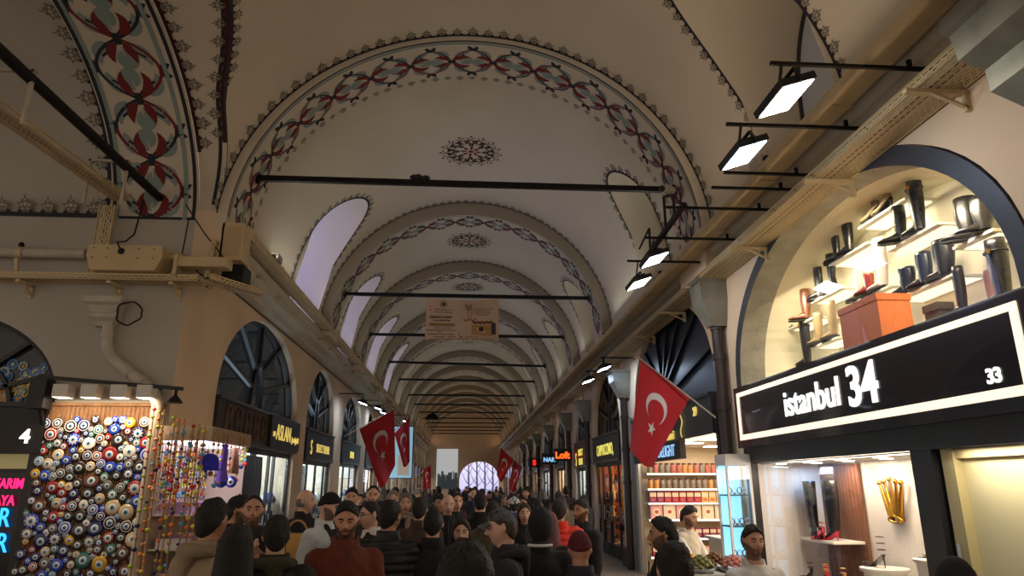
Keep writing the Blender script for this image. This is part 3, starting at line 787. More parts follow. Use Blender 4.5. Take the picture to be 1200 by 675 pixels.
# the black longitudinal bar joining arms
mb = MB(); mb.bar((2.62, 7.6, 5.0), (2.62, 9.6, 4.92), .06, .06, IRON); mb.bar((2.62, 8.0, 5.0), (2.62, 8.0, 5.3), .03, .03, IRON)
mb.bar((2.62, 9.2, 4.95), (2.62, 9.2, 5.3), .03, .03, IRON); mb.bar((2.62, 8.0, 5.3), (2.62, 8.4, 5.45), .03, .03, IRON); mb.bar((2.62, 8.4, 5.45), (2.62, 8.4, 4.98), .03, .03, IRON)
mb.bar((2.62, 9.2, 5.3), (2.55, 9.55, 5.1), .02, .02, IRON)
tag(mb.build('steel_bracket'), 'black steel bracket linking the third and fourth floodlight arms', 'bracket')
for k, y in enumerate((15.6, 17.6)):
    mb = MB(); mb.bar((3.1, y, 4.55), (3.88, y, 4.55), .03, .03, IRON); mb.bar((3.18, y, 4.55), (3.18, y, 4.4), .03, .03, IRON)
    mb.build('support_arm', FLO[4+k])
for k, (px, py, Y) in enumerate(((425, 473, 21.), (443, 479, 25.), (449, 484, 27.5), (475, 494, 33.))):
    p = onY(px, py, Y)
    fl_ = floodlight(p.x, p.y, p.z, 'b', '%s small floodlight along the left cornice' % ['first', 'second', 'third', 'fourth'][k], tilt=-.3, L=.4, W=.22)
    mb = MB(); mb.bar((p.x, p.y, p.z+.3), (XL+.02, p.y, p.z+.3), .03, .03, IRON)
    mb.build('support_arm', fl_)

# banner hanging from the second rod
t = thing('banner', 'beige advertising banner hanging from the second tie rod', 'banner', (-.12, 16.45, 6.15))
BM_ = mat('banner cloth', (196, 166, 134), .8, var=.10, scale=1.6)
BD = mat('banner brown print', (66, 44, 32), .8); BG = mat('banner ochre print', (150, 112, 62), .8); BW = mat('banner pale print', (206, 186, 150), .8)
BYW = 16.43
def bfn(u, v, e=0.):                       # u 0..1 left to right, v 0..1 top to bottom
    return Vector((-1.03+1.78*u+.02*v*(u-.5), BYW-.012-e+.03*sin(u*5+v*2)*v, 6.15-1.06*v-.05*sin(pi*u)*(1-v)))
mb = MB(); mb.grid([[bfn(i/24, j/14) for i in range(25)] for j in range(15)], BM_)
mb.grid([[bfn(i/24, j/14, -.006) for i in range(25)] for j in range(15)], BM_); mb.build('cloth', t)
mb = MB()
def brect(u0, v0, u1, v1, m, e=.004):
    mb.grid([[bfn(u0+(u1-u0)*i/4, v0+(v1-v0)*j/2, e) for i in range(5)] for j in range(3)], m)
def bdisc(u, v, r, m, e=.006): mb.poly([bfn(u+r*cos(2*pi*k/16), v+r*1.68*sin(2*pi*k/16), e) for k in range(16)], m)
bdisc(.24, .12, .052, BD); bdisc(.24, .12, .042, BW, .008); bdisc(.24, .12, .03, BD, .010)
random.seed(5)
def bline(u0, u1, v, h, m):
    u = u0
    while u < u1:
        w_ = random.uniform(.008, .022); brect(u, v, min(u1, u+w_), v+h, m); u += w_+random.uniform(.004, .008)
brect(.045, .19, .065, .225, BG); brect(.045, .26, .065, .30, BG)
bline(.12, .36, .25, .018, BD); bline(.12, .36, .31, .018, BD)
brect(.05, .59, .40, .665, BG); brect(.12, .70, .36, .712, BD)
bline(.02, .42, .75, .022, BD); bline(.17, .22, .80, .02, BD); bline(.04, .40, .85, .022, BD); bline(.12, .26, .915, .022, BD); bline(.31, .42, .915, .022, BD)
bline(.55, .72, .915, .02, BD); bline(.62, .92, .22, .016, BD); bline(.66, .88, .27, .016, BD); bline(.62, .90, .32, .016, BD); bline(.68, .86, .37, .016, BD)
brect(.455, .80, .46, .96, BD); brect(.48, .90, .50, .95, BD)
brect(.05, .975, .95, .985, BD)
# palm, coffee box and cups of the printed picture
for k in range(9): bdisc(.58+.03*cos(k*.8), .18+.05*sin(k*1.3), .022, BG)
brect(.575, .22, .588, .48, BG); brect(.62, .26, .630, .46, BG)
for k in range(6): bdisc(.53+.03*k, .50+.02*sin(k*2), .018, BG)
mb.poly([bfn(u, v, .007) for u, v in ((.63, .62), (.90, .64), (.90, .90), (.63, .86))], mat('banner kraft print', (176, 128, 74), .8))
bdisc(.76, .73, .035, BD, .010); brect(.90, .58, .96, .86, BD, .007)
for k in range(14): bdisc(.65+.02*k, .55+.05*((k*7) % 3)/3, .016, BD if k % 3 else mat('banner red print', (120, 52, 34), .8), .009)
mb.build('printed_picture', t)
def text_mesh(txt, size, m, origin, xdir, updir, ext=.008, off=0., align='LEFT', sx=1., name='lettering', parent=None, shear=0., spacing=1.):
    c = bpy.data.curves.new('txt', 'FONT'); c.body = txt; c.size = size; c.extrude = ext; c.offset = off; c.align_x = align; c.shear = shear; c.space_character = spacing
    c.resolution_u = 4
    o = bpy.data.objects.new('txt', c); COL.objects.link(o)
    dg = bpy.context.evaluated_depsgraph_get(); me = bpy.data.meshes.new_from_object(o.evaluated_get(dg), depsgraph=dg)
    bpy.data.objects.remove(o); bpy.data.curves.remove(c)
    x = Vector(xdir).normalized(); u = Vector(updir).normalized(); n = x.cross(u)
    M4 = Matrix(((x.x*sx, u.x, n.x, origin[0]), (x.y*sx, u.y, n.y, origin[1]), (x.z*sx, u.z, n.z, origin[2]), (0, 0, 0, 1)))
    me.transform(M4); me.materials.clear(); me.materials.append(m); me.name = name
    q = bpy.data.objects.new(name, me); COL.objects.link(q)
    if parent: q.parent = parent; q.matrix_parent_inverse = mworld(parent).inverted()
    return q
text_mesh('ZERZEVAT HURMA', .068, BD, bfn(.055, .475, .012), (1, 0, 0), (0, 0, 1), .001, .0015, parent=t, name='banner_lettering', sx=.95)
text_mesh('HALILAMHARKAM', .055, BD, bfn(.10, .545, .012), (1, 0, 0), (0, 0, 1), .001, .001, parent=t, name='banner_lettering', sx=.95)

# flags
FR = mat('flag red', (196, 20, 34), .65, sheen=.3); FW = mat('flag white', (232, 222, 218), .65)
def flag(A, B, C, D, base, label, folds=.05, nf=3, fdir=(0, 1, 0)):
    """A, B: ends of the hoist on the pole (A the pole tip side); D, C: fly corners below A and B; base: wall end of the pole"""
    A, B, C, D, base = map(Vector, (A, B, C, D, base)); fd = Vector(fdir)
    t = thing('flag', label, 'flag', base, group='flags on slanting poles')
    tip = A+(A-B).normalized()*.08
    mb = MB(); mb.tube([base, tip], .014, mat('flag pole', (186, 176, 160), .4, .3), 8); mb.build('pole', t)
    mb = MB(); mb.ball(tip, .03, .03, .03, mat('pole finial', (200, 180, 120), .3, .8), 8, 6); mb.build('finial', t)
    mb = MB(); mb.lathe(base, [(.04, -.03), (.04, .05)], IRON, 10); mb.build('wall_socket', t)
    def f(u, v, e=0.):     # u: 0 at A .. 1 at B ; v: 0 hoist .. 1 fly
        p = A.lerp(B, u)*(1-v)+D.lerp(C, u)*v
        sag = Vector((0, 0, -.10))*sin(pi*u)*(v**.6)*(1-v*.3)
        return p+sag+fd*(folds*sin(u*nf*pi+v*2.2)*min(1, v*2.5)+e)
    mb = MB(); mb.grid([[f(i/24, j/24) for i in range(25)] for j in range(25)], FR); mb.build('cloth', t)
    mb = MB()
    for e in (-.006, .006):
        # crescent: outer circle r .25 at (.5,.34); inner r .2 shifted towards the fly
        N = 40; a0 = .62
        o_, i_ = [], []
        for k in range(N+1):
            a = a0+(2*pi-2*a0)*k/N
            o_.append((.5+.25*sin(a), .36+.25*.667*cos(a)))
            bb = atan2(.25*sin(a0), .25*cos(a0)-.0625); b_ = bb+(2*pi-2*bb)*k/N; ri = sqrt((.25*sin(a0))**2+(.25*cos(a0)-.0625)**2)
            i_.append((.5+ri*sin(b_), .36+.667*(.0625+ri*cos(b_))))
        mb.grid([[f(u, v, e) for u, v in o_], [f(u, v, e) for u, v in i_]], FW)
        S5 = []
        for k in range(10):
            r = .125 if k % 2 == 0 else .05; a = pi+2*pi*k/10
            S5.append((.5+r*sin(a), .36+.667*.345+.667*r*cos(a)))
        c_ = f(.5, .36+.667*.345, e)
        for k in range(10): mb.poly([c_, f(*S5[k], e), f(*S5[(k+1) % 10], e)], FW)
    mb.build('crescent_and_star', t)
    return t
flag(onY(751, 421, 11.5), onY(808, 467, 10.75), onY(764, 548, 11.1), onY(739, 527, 11.45), onX(842, 492, 3.76), 'large red crescent and star flag on a pole by the sweet shop', .05, 2.5)
flag(onY(462, 480, 20.5), onY(421, 503, 20.6), onY(446, 575, 20.5), onY(463, 545, 20.5), onX(402, 512, -3.8), 'dark red crescent and star flag on the left wall, nearer of the left pair', .06, 2.5)
flag(onY(480, 489, 25.2), onY(462, 508, 25.3), onY(473, 547, 25.2), onY(480, 541, 25.2), onX(434, 530, -3.8), 'dark red crescent and star flag on the left wall, behind the nearer one', .06, 2.5)
flag(onY(505, 545, 34.), onY(497, 550, 34.), onY(496, 572, 34), onY(505, 572, 34), onX(478, 566, -3.8), 'small dark red flag far along the left wall', .06, 2.5)
flag(onY(587, 525, 30.), onY(602, 539, 30.1), onY(588, 565, 30.), onY(582, 556, 30.), onX(622, 556, 3.7), 'red crescent and star flag far down the right wall, left of its twin', .06, 2.5)
flag(onY(602, 539, 33.), onY(612, 548, 33.1), onY(603, 576, 33.), onY(596, 572, 33.), onX(640, 566, 3.7), 'red crescent and star flag far down the right wall, right of its twin', .06, 2.5)
# ------------------------------------------------------------------ shops
BLKP = mat('black lacquer', (14, 14, 16), .5)
BLKF = mat('black shop frame', (28, 29, 33), .4)
DWOOD = mat('dark carved wood', (44, 28, 22), .5, var=.3, scale=8, bump=.3, bscale=18)
GLS = glass_mat('shop glass', 'ffffff', .07)
DGL = glass_mat('smoked glass', '8a9092', .10)
def pal(name, c, **k): return mat(name, c, **k)
GOLD = mat('gold letters', (240, 214, 120), .35, .3, emit=.6, ecol=(255, 224, 120))
WLET = mat('white letters', (250, 250, 245), .4, emit=1.0, ecol=(255, 255, 250))
YLET = mat('yellow letters', (250, 240, 120), .4, emit=.7, ecol=(255, 240, 110))
BLET = mat('pale blue lit letters', (190, 225, 255), .4, emit=.9, ecol=(150, 205, 255))
LITC = mat('lit ceiling panel', (255, 255, 255), .4, emit=5, ecol=(255, 246, 232))
LITB = mat('lit cool ceiling panel', (255, 255, 255), .4, emit=5, ecol=(220, 236, 255))
CREAMW = mat('cream board', (226, 212, 180), .6, var=.05, scale=2)
STEEL = mat('brushed steel', (170, 174, 180), .35, .7)
def wmap(side): return LW if side == 'L' else RW
def wdir(side): return (Vector((0, 1, 0)) if side == 'L' else Vector((0, -1, 0)))   # reading direction of text on that wall
def wbox(mb, W, u0, u1, z0, z1, d0, d1, m):
    a = W(u0, z0, d0); b = W(u1, z1, d1)
    mb.box(min(a.x, b.x), max(a.x, b.x), min(a.y, b.y), max(a.y, b.y), z0, z1, m)
def fanlight(t, W, c, w, zs, r, glass, frame, d=.16, n=6, inner=.32):
    mb = MB(); P = [(c-w*cos(pi*k/32), zs+r*sin(pi*k/32)**.92) for k in range(33)]
    mb.poly([W(u, z, d) for u, z in P], glass); mb.build('fanlight_glass', t)
    mb = MB()
    def seg(a, b, th=.07): mb.bar(W(*a, d-.03), W(*b, d-.03), th, .07, frame, up=(0, 1, 0) if abs(a[0]-b[0]) < abs(a[1]-b[1]) else (0, 0, 1))
    for k in range(32): seg(P[k], P[k+1], .09)
    iw, ih = w*inner*.42, r*.55
    Q = [(c-iw*cos(pi*k/14), zs+ih*sin(pi*k/14)) for k in range(15)]
    for k in range(14): seg(Q[k], Q[k+1])
    for k in range(1, n):
        a = pi*k/n; seg((c-iw*cos(a), zs+ih*sin(a)), (c-w*.99*cos(a), zs+r*.99*sin(a)))
    mb.build('fanlight_bars', t)
def room(t, W, u0, u1, z1, d0, d1, wallm, ceil, floorm=None, name='shop_interior'):
    mb = MB(); u0 += .0; z0 = FZ+.005
    mb.poly([W(u0, z0, d1), W(u1, z0, d1), W(u1, z1, d1), W(u0, z1, d1)], wallm)
    mb.poly([W(u0, z0, d0), W(u0, z0, d1), W(u0, z1, d1), W(u0, z1, d0)], wallm); mb.poly([W(u1, z0, d0), W(u1, z0, d1), W(u1, z1, d1), W(u1, z1, d0)], wallm)
    mb.poly([W(u0, z1, d0), W(u1, z1, d0), W(u1, z1, d1), W(u0, z1, d1)], ceil); mb.poly([W(u0, z0, d0), W(u1, z0, d0), W(u1, z0, d1), W(u0, z0, d1)], floorm or FLOORM)
    mb.build(name, t)
LIGHTS = []
def shop_light(W, u, z, d, power, col, sz=1.2):
    a = W(u, z, d); tgt = W(u, z-1.3, -2.2)
    LIGHTS.append(area('shop_lamp', a, tgt, sz, power, col, sy=.4))
def goods(mb, W, u0, u1, z, d, rng, cols, h=(.08, .22), wd=(.05, .14)):
    u = u0
    while u < u1-.03:
        w = rng.uniform(*wd); hh = rng.uniform(*h); m = rng.choice(cols)
        k = rng.random()
        if k < .6: wbox(mb, W, u, min(u1, u+w*.9), z, z+hh, d, d+.12, m)
        else: mb.lathe(W(u+w/2, z, d+.07), [(w*.3, 0), (w*.42, hh*.3), (w*.38, hh*.6), (w*.14, hh*.8), (w*.16, hh)], m, 8)
        u += w
WARMG = [pal('goods amber', (214, 140, 60)), pal('goods red', (178, 40, 34)), pal('goods cream', (226, 210, 176)), pal('goods brown', (104, 62, 40)), pal('goods gold', (214, 176, 84), metal=.5, rough=.35), pal('goods dark', (50, 34, 34))]
COOLG = [pal('goods silver', (200, 206, 214), metal=.7, rough=.3), pal('goods white', (232, 234, 238)), pal('goods slate', (80, 92, 110)), pal('goods teal', (60, 130, 140)), pal('goods blue', (50, 80, 170)), pal('goods dark', (50, 34, 34))]
MIXG = WARMG[:3]+COOLG[:5]+[pal('goods pink', (220, 130, 160)), pal('goods green', (70, 140, 80))]
SHOPN = [0]
def shopfront(side, op, label, sign, cols, lampcol, power, warm=True, sz=(2.42, 3.0), doors=None, signm=None, lets=GOLD, wallm=None, glass=None, sub=None, depth=1.7, lset=None, detail=True, ceil=None, fan=DGL):
    """a shop set into one arched opening of the wall"""
    c, w, zs, r = op; W = wmap(side); rng = random.Random(int(c*100)+ord(side))
    base = W(c, FZ, 0); t = thing('shopfront', label, 'shopfront', base, group='shopfronts along the %s wall' % ('left' if side == 'L' else 'right'))
    z0, z1 = sz
    if z1 > zs: zfan = z1
    fanlight(t, W, c, w-.01, zs, r, fan, BLKF, d=.2)
    mb = MB()                                           # dark void behind the fanlight
    P = [(c-w*cos(pi*k/16), zs+r*sin(pi*k/16)) for k in range(17)]
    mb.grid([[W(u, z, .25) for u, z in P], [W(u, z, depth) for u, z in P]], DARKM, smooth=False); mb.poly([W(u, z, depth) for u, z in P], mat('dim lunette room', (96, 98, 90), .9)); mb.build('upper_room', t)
    mb = MB(); wbox(mb, W, c-w+.01, c+w-.01, z0, z1, -.05, .3, signm or BLKP)
    wbox(mb, W, c-w+.01, c+w-.01, z0-.06, z0, -.07, .3, BLKF); wbox(mb, W, c-w+.01, c+w-.01, z1, z1+.05, -.08, .3, BLKF)
    sb = mb.build('sign_board', t)
    if sign:
        for (txt, size, off, zz, m, sx) in sign:
            rd = wdir(side); text_mesh(txt, size, m, W(c, z0+zz, -.056)+rd*off, rd, (0, 0, 1), .006, size*.001, 'CENTER', sx, parent=sb)
    # door posts and panes
    zt = z0-.06
    cuts = doors or [-1, -.35, .35, 1]
    mb = MB()
    for q in cuts:
        u = c+q*(w-.06); wbox(mb, W, u-.04, u+.04, FZ, zt, .08, .13, BLKF)
    wbox(mb, W, c-w+.01, c+w-.01, zt-.10, zt, .08, .13, BLKF); wbox(mb, W, c-w+.01, c+w-.01, FZ, FZ+.32, .08, .13, BLKF)
    mb.build('door_frame', t)
    for a, b in zip(cuts, cuts[1:]):
        mb = MB(); wbox(mb, W, c+a*(w-.06)+.05, c+b*(w-.06)-.05, FZ+.32, zt-.1, .10, .105, glass or GLS); pn = mb.build('glass_pane', t)
        if detail:
            m2 = MB(); m2.tube([W(c+b*(w-.06)-.12, 0.75, .08), W(c+b*(w-.06)-.12, 1.15, .08)], .015, STEEL, 8); m2.build('door_handle', pn)
    room(t, W, c-w+.02, c+w-.02, zt, .13, depth, wallm or CREAMW, ceil or (LITC if warm else LITB))
    # shelves with goods along the back
    mb = MB(); shz = [.25, .65, 1.05, 1.42, 1.78]
    for z in shz: wbox(mb, W, c-w+.1, c+w-.1, z, z+.03, depth-.42, depth-.02, WHITE)
    sh = mb.build('shelves', t)
    mb = MB()
    for z in shz: goods(mb, W, c-w+.12, c+w-.12, z+.032, depth-.38, rng, cols)
    for z in shz[:4]: goods(mb, W, c-w+.12, c-.1, z+.032-.1, .45, rng, cols)
    for z in shz[:4]: wbox(mb, W, c+.3*w, c+w-.08, z-.12, z-.10, .2, .5, WHITE); goods(mb, W, c+.3*w, c+w-.1, z-.098, .26, rng, cols)
    g = mb.build('shop_goods'); tag(g, 'assorted small goods on the shelves %s' % (lset or label.split(' with ')[0]), 'shop goods', kind='stuff')
    shop_light(W, c, zt-.12, .9, power, lampcol, sz=min(2.2, w*1.3))
    return t

# --- left wall
opL = LOPS[0]
W = LW
t = shopfront('L', opL, 'black jewellery shopfront behind the souvenir kiosk with gold lettering', [], COOLG, (235, 245, 255), 60, warm=False, sz=(2.42, 3.0), doors=[-1, -.45, -.05, .02, .40, .55, 1], lset='of the shop behind the souvenir kiosk', signm=DWOOD)
sb = next(o for o in t.children if o.name.startswith('sign_board'))
mb = MB(); wbox(mb, LW, 13.75, 16.08, 2.40, 3.02, -.11, -.05, BLKP); pb = mb.build('sign_panel', t)
text_mesh('34', .13, GOLD, LW(13.88, 2.62, -.118), (0, 1, 0), (0, 0, 1), .012, .003, sx=.9, parent=pb)
text_mesh('ASLAN', .44, GOLD, LW(14.10, 2.57, -.118), (0, 1, 0), (0, 0, 1), .006, .0, sx=.86, parent=pb)
text_mesh('jewelry 34', .17, GOLD, LW(15.36, 2.58, -.118), (0, 1, 0), (0, 0, 1), .012, .003, sx=.8, parent=pb)
mb = MB()                                            # carved tendrils on the old board
for k in range(5):
    for s in (-1, 1):
        c0 = LW(11.4+k*.5, 2.72+s*.06, -.06); mb.tube([c0+Vector((0, .12*cos(a), .16*sin(a)*s)) for a in [q*.5 for q in range(9)]], .018, mat('worn gilding', (96, 70, 40), .5, .4), 6)
mb.build('carving', t)
# green lit screen in the doorway, pale counter
t2 = thing('display_screen', 'small green lit screen inside the doorway of the jewellery shop', 'screen', LW(14.5, 1.6, .8))
mb = MB(); wbox(mb, LW, 13.7, 15.2, 1.62, 2.0, .8, .84, BLKF); mb.build('bezel', t2)
mb = MB(); wbox(mb, LW, 13.74, 15.16, 1.66, 1.96, .785, .8, mat('green screen glow', (70, 190, 60), .4, emit=1.2, ecol=(90, 210, 60))); sc = mb.build('screen_panel', t2)
mb = MB(); mb.lathe(LW(14.4, 1.76, .78), [(.0, 0), (.12, .02), (.02, .12)], WLET, 12, 'z'); mb.build('screen_mark', t2)
t = shopfront('L', LOPS[1], 'black silver shopfront with SELECT SILVER in gold letters on the left wall', [('S', .50, -1.2, .08, GOLD, .9), ('SELECT SILVER', .30, .25, .16, GOLD, .88)], COOLG, (205, 235, 255), 60, warm=False, doors=[-1, -.5, .1, .75, 1], sz=(2.35, 3.0), lset='of the silver shop on the left wall')
mb = MB()                                            # necklaces hung as swags on the teal display panel
wbox(mb, LW, 18.2, 19.6, 1.0, 2.2, .5, .55, mat('teal display board', (60, 104, 110), .6)); bd = mb.build('display_board', t)
mb = MB()
for k in range(9):
    wd_ = .10+.055*k; mb.tube([LW(18.9+wd_*cos(a), 2.05-.05*k*.3+.0-(.12+.09*k)*abs(sin(a)), .485) for a in [pi*q/16 for q in range(17)]], .010, STEEL, 6)
mb.build('necklace', bd)
LNAMES = [('third', [('SILVER', .30, 0, .14, YLET, .9)], COOLG, (214, 220, 255)), ('fourth', [], MIXG, (235, 235, 255)), ('fifth', [('CARPET', .3, 0, .14, WLET, 1)], WARMG, (255, 230, 200)), ('sixth', [], MIXG, (200, 215, 255)), ('seventh', [], WARMG, (255, 220, 180)), ('eighth', [], COOLG, (235, 235, 255)), ('ninth', [], WARMG, (255, 224, 190)), ('tenth', [], COOLG, (235, 235, 255)), ('eleventh', [], WARMG, (255, 224, 190)), ('twelfth', [], WARMG, (255, 224, 190)), ('thirteenth', [], WARMG, (255, 224, 190)), ('fourteenth', [], WARMG, (255, 224, 190))]
for k, op in enumerate(LOPS[2:]):
    n, sg_, cols, lc = LNAMES[k]
    if n in ('fifth',): sg_ = []
    shopfront('L', op, 'dark framed shopfront, %s along the left wall' % n, sg_, cols, lc, 34 if k < 5 else 12, warm=k % 2 == 1, lset='of the %s shop on the left wall' % n, detail=k < 3)
# large pale lit poster panel hanging behind the left flags
t = thing('lit_banner', 'tall pale lit advertising panel behind the left pair of flags', 'panel', (-3.5, 29, 2.))
a, b = onY(452, 500, 29.), onY(482, 560, 29.)
mb = MB(); mb.box(a.x-.04, b.x+.04, 29., 29.08, b.z-.04, a.z+.04, BLKF); mb.build('frame', t)
mb = MB(); mb.box(a.x, b.x, 28.985, 29., b.z, a.z, mat('pale lit panel', (150, 190, 205), .5, emit=.55, ecol=(150, 200, 220))); mb.build('panel_face', t)
mb = MB(); mb.box((a.x+b.x)/2, b.x-.1, 28.975, 28.985, b.z+.1, b.z+.9, mat('poster warm patch', (190, 176, 160), .6, emit=.35)); mb.build('poster', t)
t = thing('mural_panel', 'white topped photographic mural on the far left of the end wall', 'mural', (-2, 66, 3))
a, b = onY(512, 526, 66.), onY(536, 573, 66.)
mb = MB(); mb.box(a.x, b.x, 66, 66.1, b.z, a.z, mat('mural sky', (214, 220, 222), .6, emit=.5)); mb.build('panel_face', t)
mb = MB(); rg = random.Random(3)
for k in range(40):
    x = rg.uniform(a.x+.1, b.x-.2); h_ = rg.uniform(.3, 1.6); mb.box(x, x+rg.uniform(.08, .3), 65.96, 66, b.z, b.z+h_, mat('mural dark', (128, 134, 140), .7, emit=.1))
mb.build('printed_skyline', t)

# --- right wall: generic far shops
RN = {3: ('third beyond the sweet shop', [('SELECT', .30, .0, .34, YLET, .9), ('SILVER', .30, .0, .04, YLET, .9), ('S', .62, -.95, .02, YLET, .8)], COOLG, (200, 235, 255), 22)}
shopfront('R', ROPS[3], 'narrow black shopfront with SELECT SILVER in pale yellow letters on the right wall', RN[3][1], COOLG, (210, 240, 255), 30, warm=False, sz=(2.3, 3.05), lset='of the silver shop on the right wall', doors=[-1, -.2, .5, 1])
FARR = [('fourth', [('Cafe', .5, 0, .1, mat('orange neon', (255, 90, 30), .4, emit=3, ecol=(255, 80, 20)), 1)], WARMG, (255, 190, 130)), ('fifth', [('OPTIK', .35, 0, .12, BLET, 1)], COOLG, (210, 230, 255)), ('sixth', [('S', .55, 0, .04, mat('red neon', (255, 40, 30), .4, emit=3, ecol=(255, 30, 20)), 1)], WARMG, (255, 200, 150)), ('seventh', [], WARMG, (255, 220, 180)), ('eighth', [], COOLG, (220, 230, 255)), ('ninth', [], WARMG, (255, 220, 180)), ('tenth', [], COOLG, (220, 230, 255)), ('eleventh', [], WARMG, (255, 220, 180)), ('twelfth', [], WARMG, (255, 220, 180)), ('thirteenth', [], WARMG, (255, 220, 180))]
for k, op in enumerate(ROPS[4:]):
    n, sg_, cols, lc = FARR[k]
    if n in ('fourth', 'fifth'): sg_ = []
    shopfront('R', op, 'dark framed shopfront, %s along the right wall' % n, sg_ if n != 'sixth' else [], cols, lc, 26 if k < 5 else 12, warm=k % 2 == 0, lset='of the %s shop on the right wall' % n, detail=k < 3)
# projecting lit blade signs on the right wall
for (px, py, X, txt, m, lab, s) in ((663, 537, 3.6, 'Loft', mat('orange neon', (255, 90, 30), .4, emit=3, ecol=(255, 80, 20)), 'small orange neon sign glowing on the right wall', .32), (647, 541, 3.6, 'NAR', BLET, 'small pale blue lit sign on the right wall', .24), (629, 545, 3.6, 'S', mat('red neon', (255, 40, 30), .4, emit=3, ecol=(255, 30, 20)), 'small red neon sign farthest along the right wall', .36)):
    p = onX(px, py, X); t = thing('neon_sign', lab, 'sign', p)
    mb = MB(); mb.box(p.x-.42, p.x+.22, p.y, p.y+.08, p.z-.1, p.z+.34, BLKF); b_ = mb.build('sign_box', t)
    text_mesh(txt, s, m, (p.x-.12, p.y-.01, p.z), (1, 0, 0), (0, 0, 1), .01, .01, 'CENTER', parent=b_)

# --- right wall: cappuccino leather and gift window
t = shopfront('R', ROPS[2], 'black framed gift window with CAPPUCCINO in yellow letters on the right wall', [('CAPPUCCINO,', .42, .0, .14, YLET, .82)], WARMG, (255, 190, 110), 46, warm=True, sz=(2.35, 3.0), doors=[-1, -.55, .05, .12, .62, 1], wallm=mat('amber backdrop', (150, 96, 54), .7), lset='behind the yellow lettered gift window', ceil=mat('warm ceiling panel', (255, 240, 220), .4, emit=1.2, ecol=(255, 200, 140)))
rg = random.Random(8)
bagc = [('orange', (226, 110, 36)), ('yellow', (232, 196, 40)), ('red', (190, 40, 30)), ('tan', (180, 130, 80)), ('brown', (96, 56, 34)), ('white', (220, 210, 196))]
def handbag(p, s, cm, label):
    t = thing('handbag', label, 'handbag', p, group='handbags hung in the yellow lettered window')
    m = mat('bag '+cm[0], cm[1], .45)
    mb = MB(); rows = []
    for z, wv, dv in ((0, .9, .8), (.08, 1, 1), (.5, .95, .9), (.9, .8, .55), (1, .78, .4)):
        rows.append([Vector((p[0]+s*.16*dv*sy*.6, p[1]+s*.5*wv*sx, p[2]+s*.62*z)) for sx, sy in ((-1, -1), (-.5, -1.2), (.5, -1.2), (1, -1), (1, 1), (.5, 1.2), (-.5, 1.2), (-1, 1))])
    mb.grid(rows, m, closeu=True); mb.poly(rows[0][::-1], m); mb.poly(rows[-1], m); mb.build('body', t)
    mb = MB(); mb.tube([Vector((p[0], p[1]-s*.3*cos(a), p[2]+s*(.6+.5*sin(a)))) for a in [pi*q/10 for q in range(11)]], .012, m, 6); mb.build('handle', t)
pos = ['at the top of', 'high in', 'in the middle of', 'beside the post of', 'low in', 'near the edge of']
for k in range(14):
    u = 17.75+(k % 5)*.72+rg.uniform(-.1, .1); z = [1.75, 1.25, .75][k//5]+rg.uniform(-.06, .06); cm = bagc[(k*5+k//5) % 6]
    p = RW(u, z, .26); handbag(p, rg.uniform(.34, .46), cm, '%s handbag %s the yellow lettered window, %s from its near post' % (cm[0], ['high in', 'half way up', 'low in'][k//5], ['first', 'second', 'third', 'fourth', 'fifth'][k % 5]))

gm_ = MB(); rg2 = random.Random(21)
for z in (.05, .30, .55, .80):
    for u_ in range(30):
        uu = 17.6+u_*.112+rg2.uniform(-.02, .02); m_ = rg2.choice(WARMG+[MIXG[1]]); R_ = rg2.uniform(.035, .06); q_ = RW(uu, z, .2+.12*rg2.random())
        gm_.lathe(q_, [(R_*.5, 0), (R_, R_*.6), (R_*.9, R_*1.3), (R_*.35, R_*1.9), (R_*.45, R_*2.4)], m_, 9)
tag(gm_.build('ceramic_ware'), 'crowded small painted ceramics low in the yellow lettered window', 'ceramics', kind='stuff')
# --- right wall: sweet shop 29
op = ROPS[1]; c, w, zs, r = op; W = RW
t = thing('shopfront', 'black fronted sweet shop number 29 with blue lit TURKISH DELIGHT sign', 'shopfront', RW(c, FZ, 0), group='shopfronts along the right wall')
BNAVY = mat('black blue metal', (46, 58, 78), .35, .3)
mb = MB(); P = [(c-w*cos(pi*k/32), zs+r*sin(pi*k/32)**.92) for k in range(33)]
mb.poly([W(u, z, .12) for u, z in [(c-w, 2.98)]+P+[(c+w, 2.98)]], BNAVY); mb.build('fanlight_panel', t)
mb = MB(); cc = c+.5
Q = [(cc-.34*cos(pi*k/12), 3.25+.5*sin(pi*k/12)) for k in range(13)]
for k in range(12): mb.bar(W(*Q[k], .09), W(*Q[k+1], .09), .06, .06, BLKF)
for a_, L_ in ((.35, 2.3), (.85, 1.9), (1.2, 1.5), (1.55, 1.4), (1.95, 1.5), (2.35, 1.9), (2.8, 2.6)):
    q = (cc-.34*cos(a_), 3.25+.5*sin(a_)); e = (c-(w-.05)*cos(a_), zs+(r-.04)*sin(a_)); mb.bar(W(*q, .09), W(*e, .09), .07, .06, BLKF)
mb.build('fanlight_bars', t)
mb = MB(); wbox(mb, W, c-w+.01, c+w-.01, 2.46, 3.05, -.10, .25, mat('black sign board', (22, 26, 34), .35)); wbox(mb, W, c-w+.01, c+w-.01, 3.05, 3.10, -.13, .2, BLKF); sb = mb.build('sign_board', t)
text_mesh('29', .20, GOLD, W(11.25, 2.80, -.112), (0, -1, 0), (0, 0, 1), .01, .004, 'CENTER', .9, parent=sb)
text_mesh('OGUZ', .42, GOLD, W(13.3, 2.68, -.112), (0, -1, 0), (0, 0, 1), .012, .004, 'CENTER', .85, parent=sb)
text_mesh('Sekerci', .22, GOLD, W(12.8, 2.50, -.112), (0, -1, 0), (0, 0, 1), .02, .004, 'CENTER', .9, parent=sb, shear=.2)
mb = MB()                                           # wavy gold rule beside the name
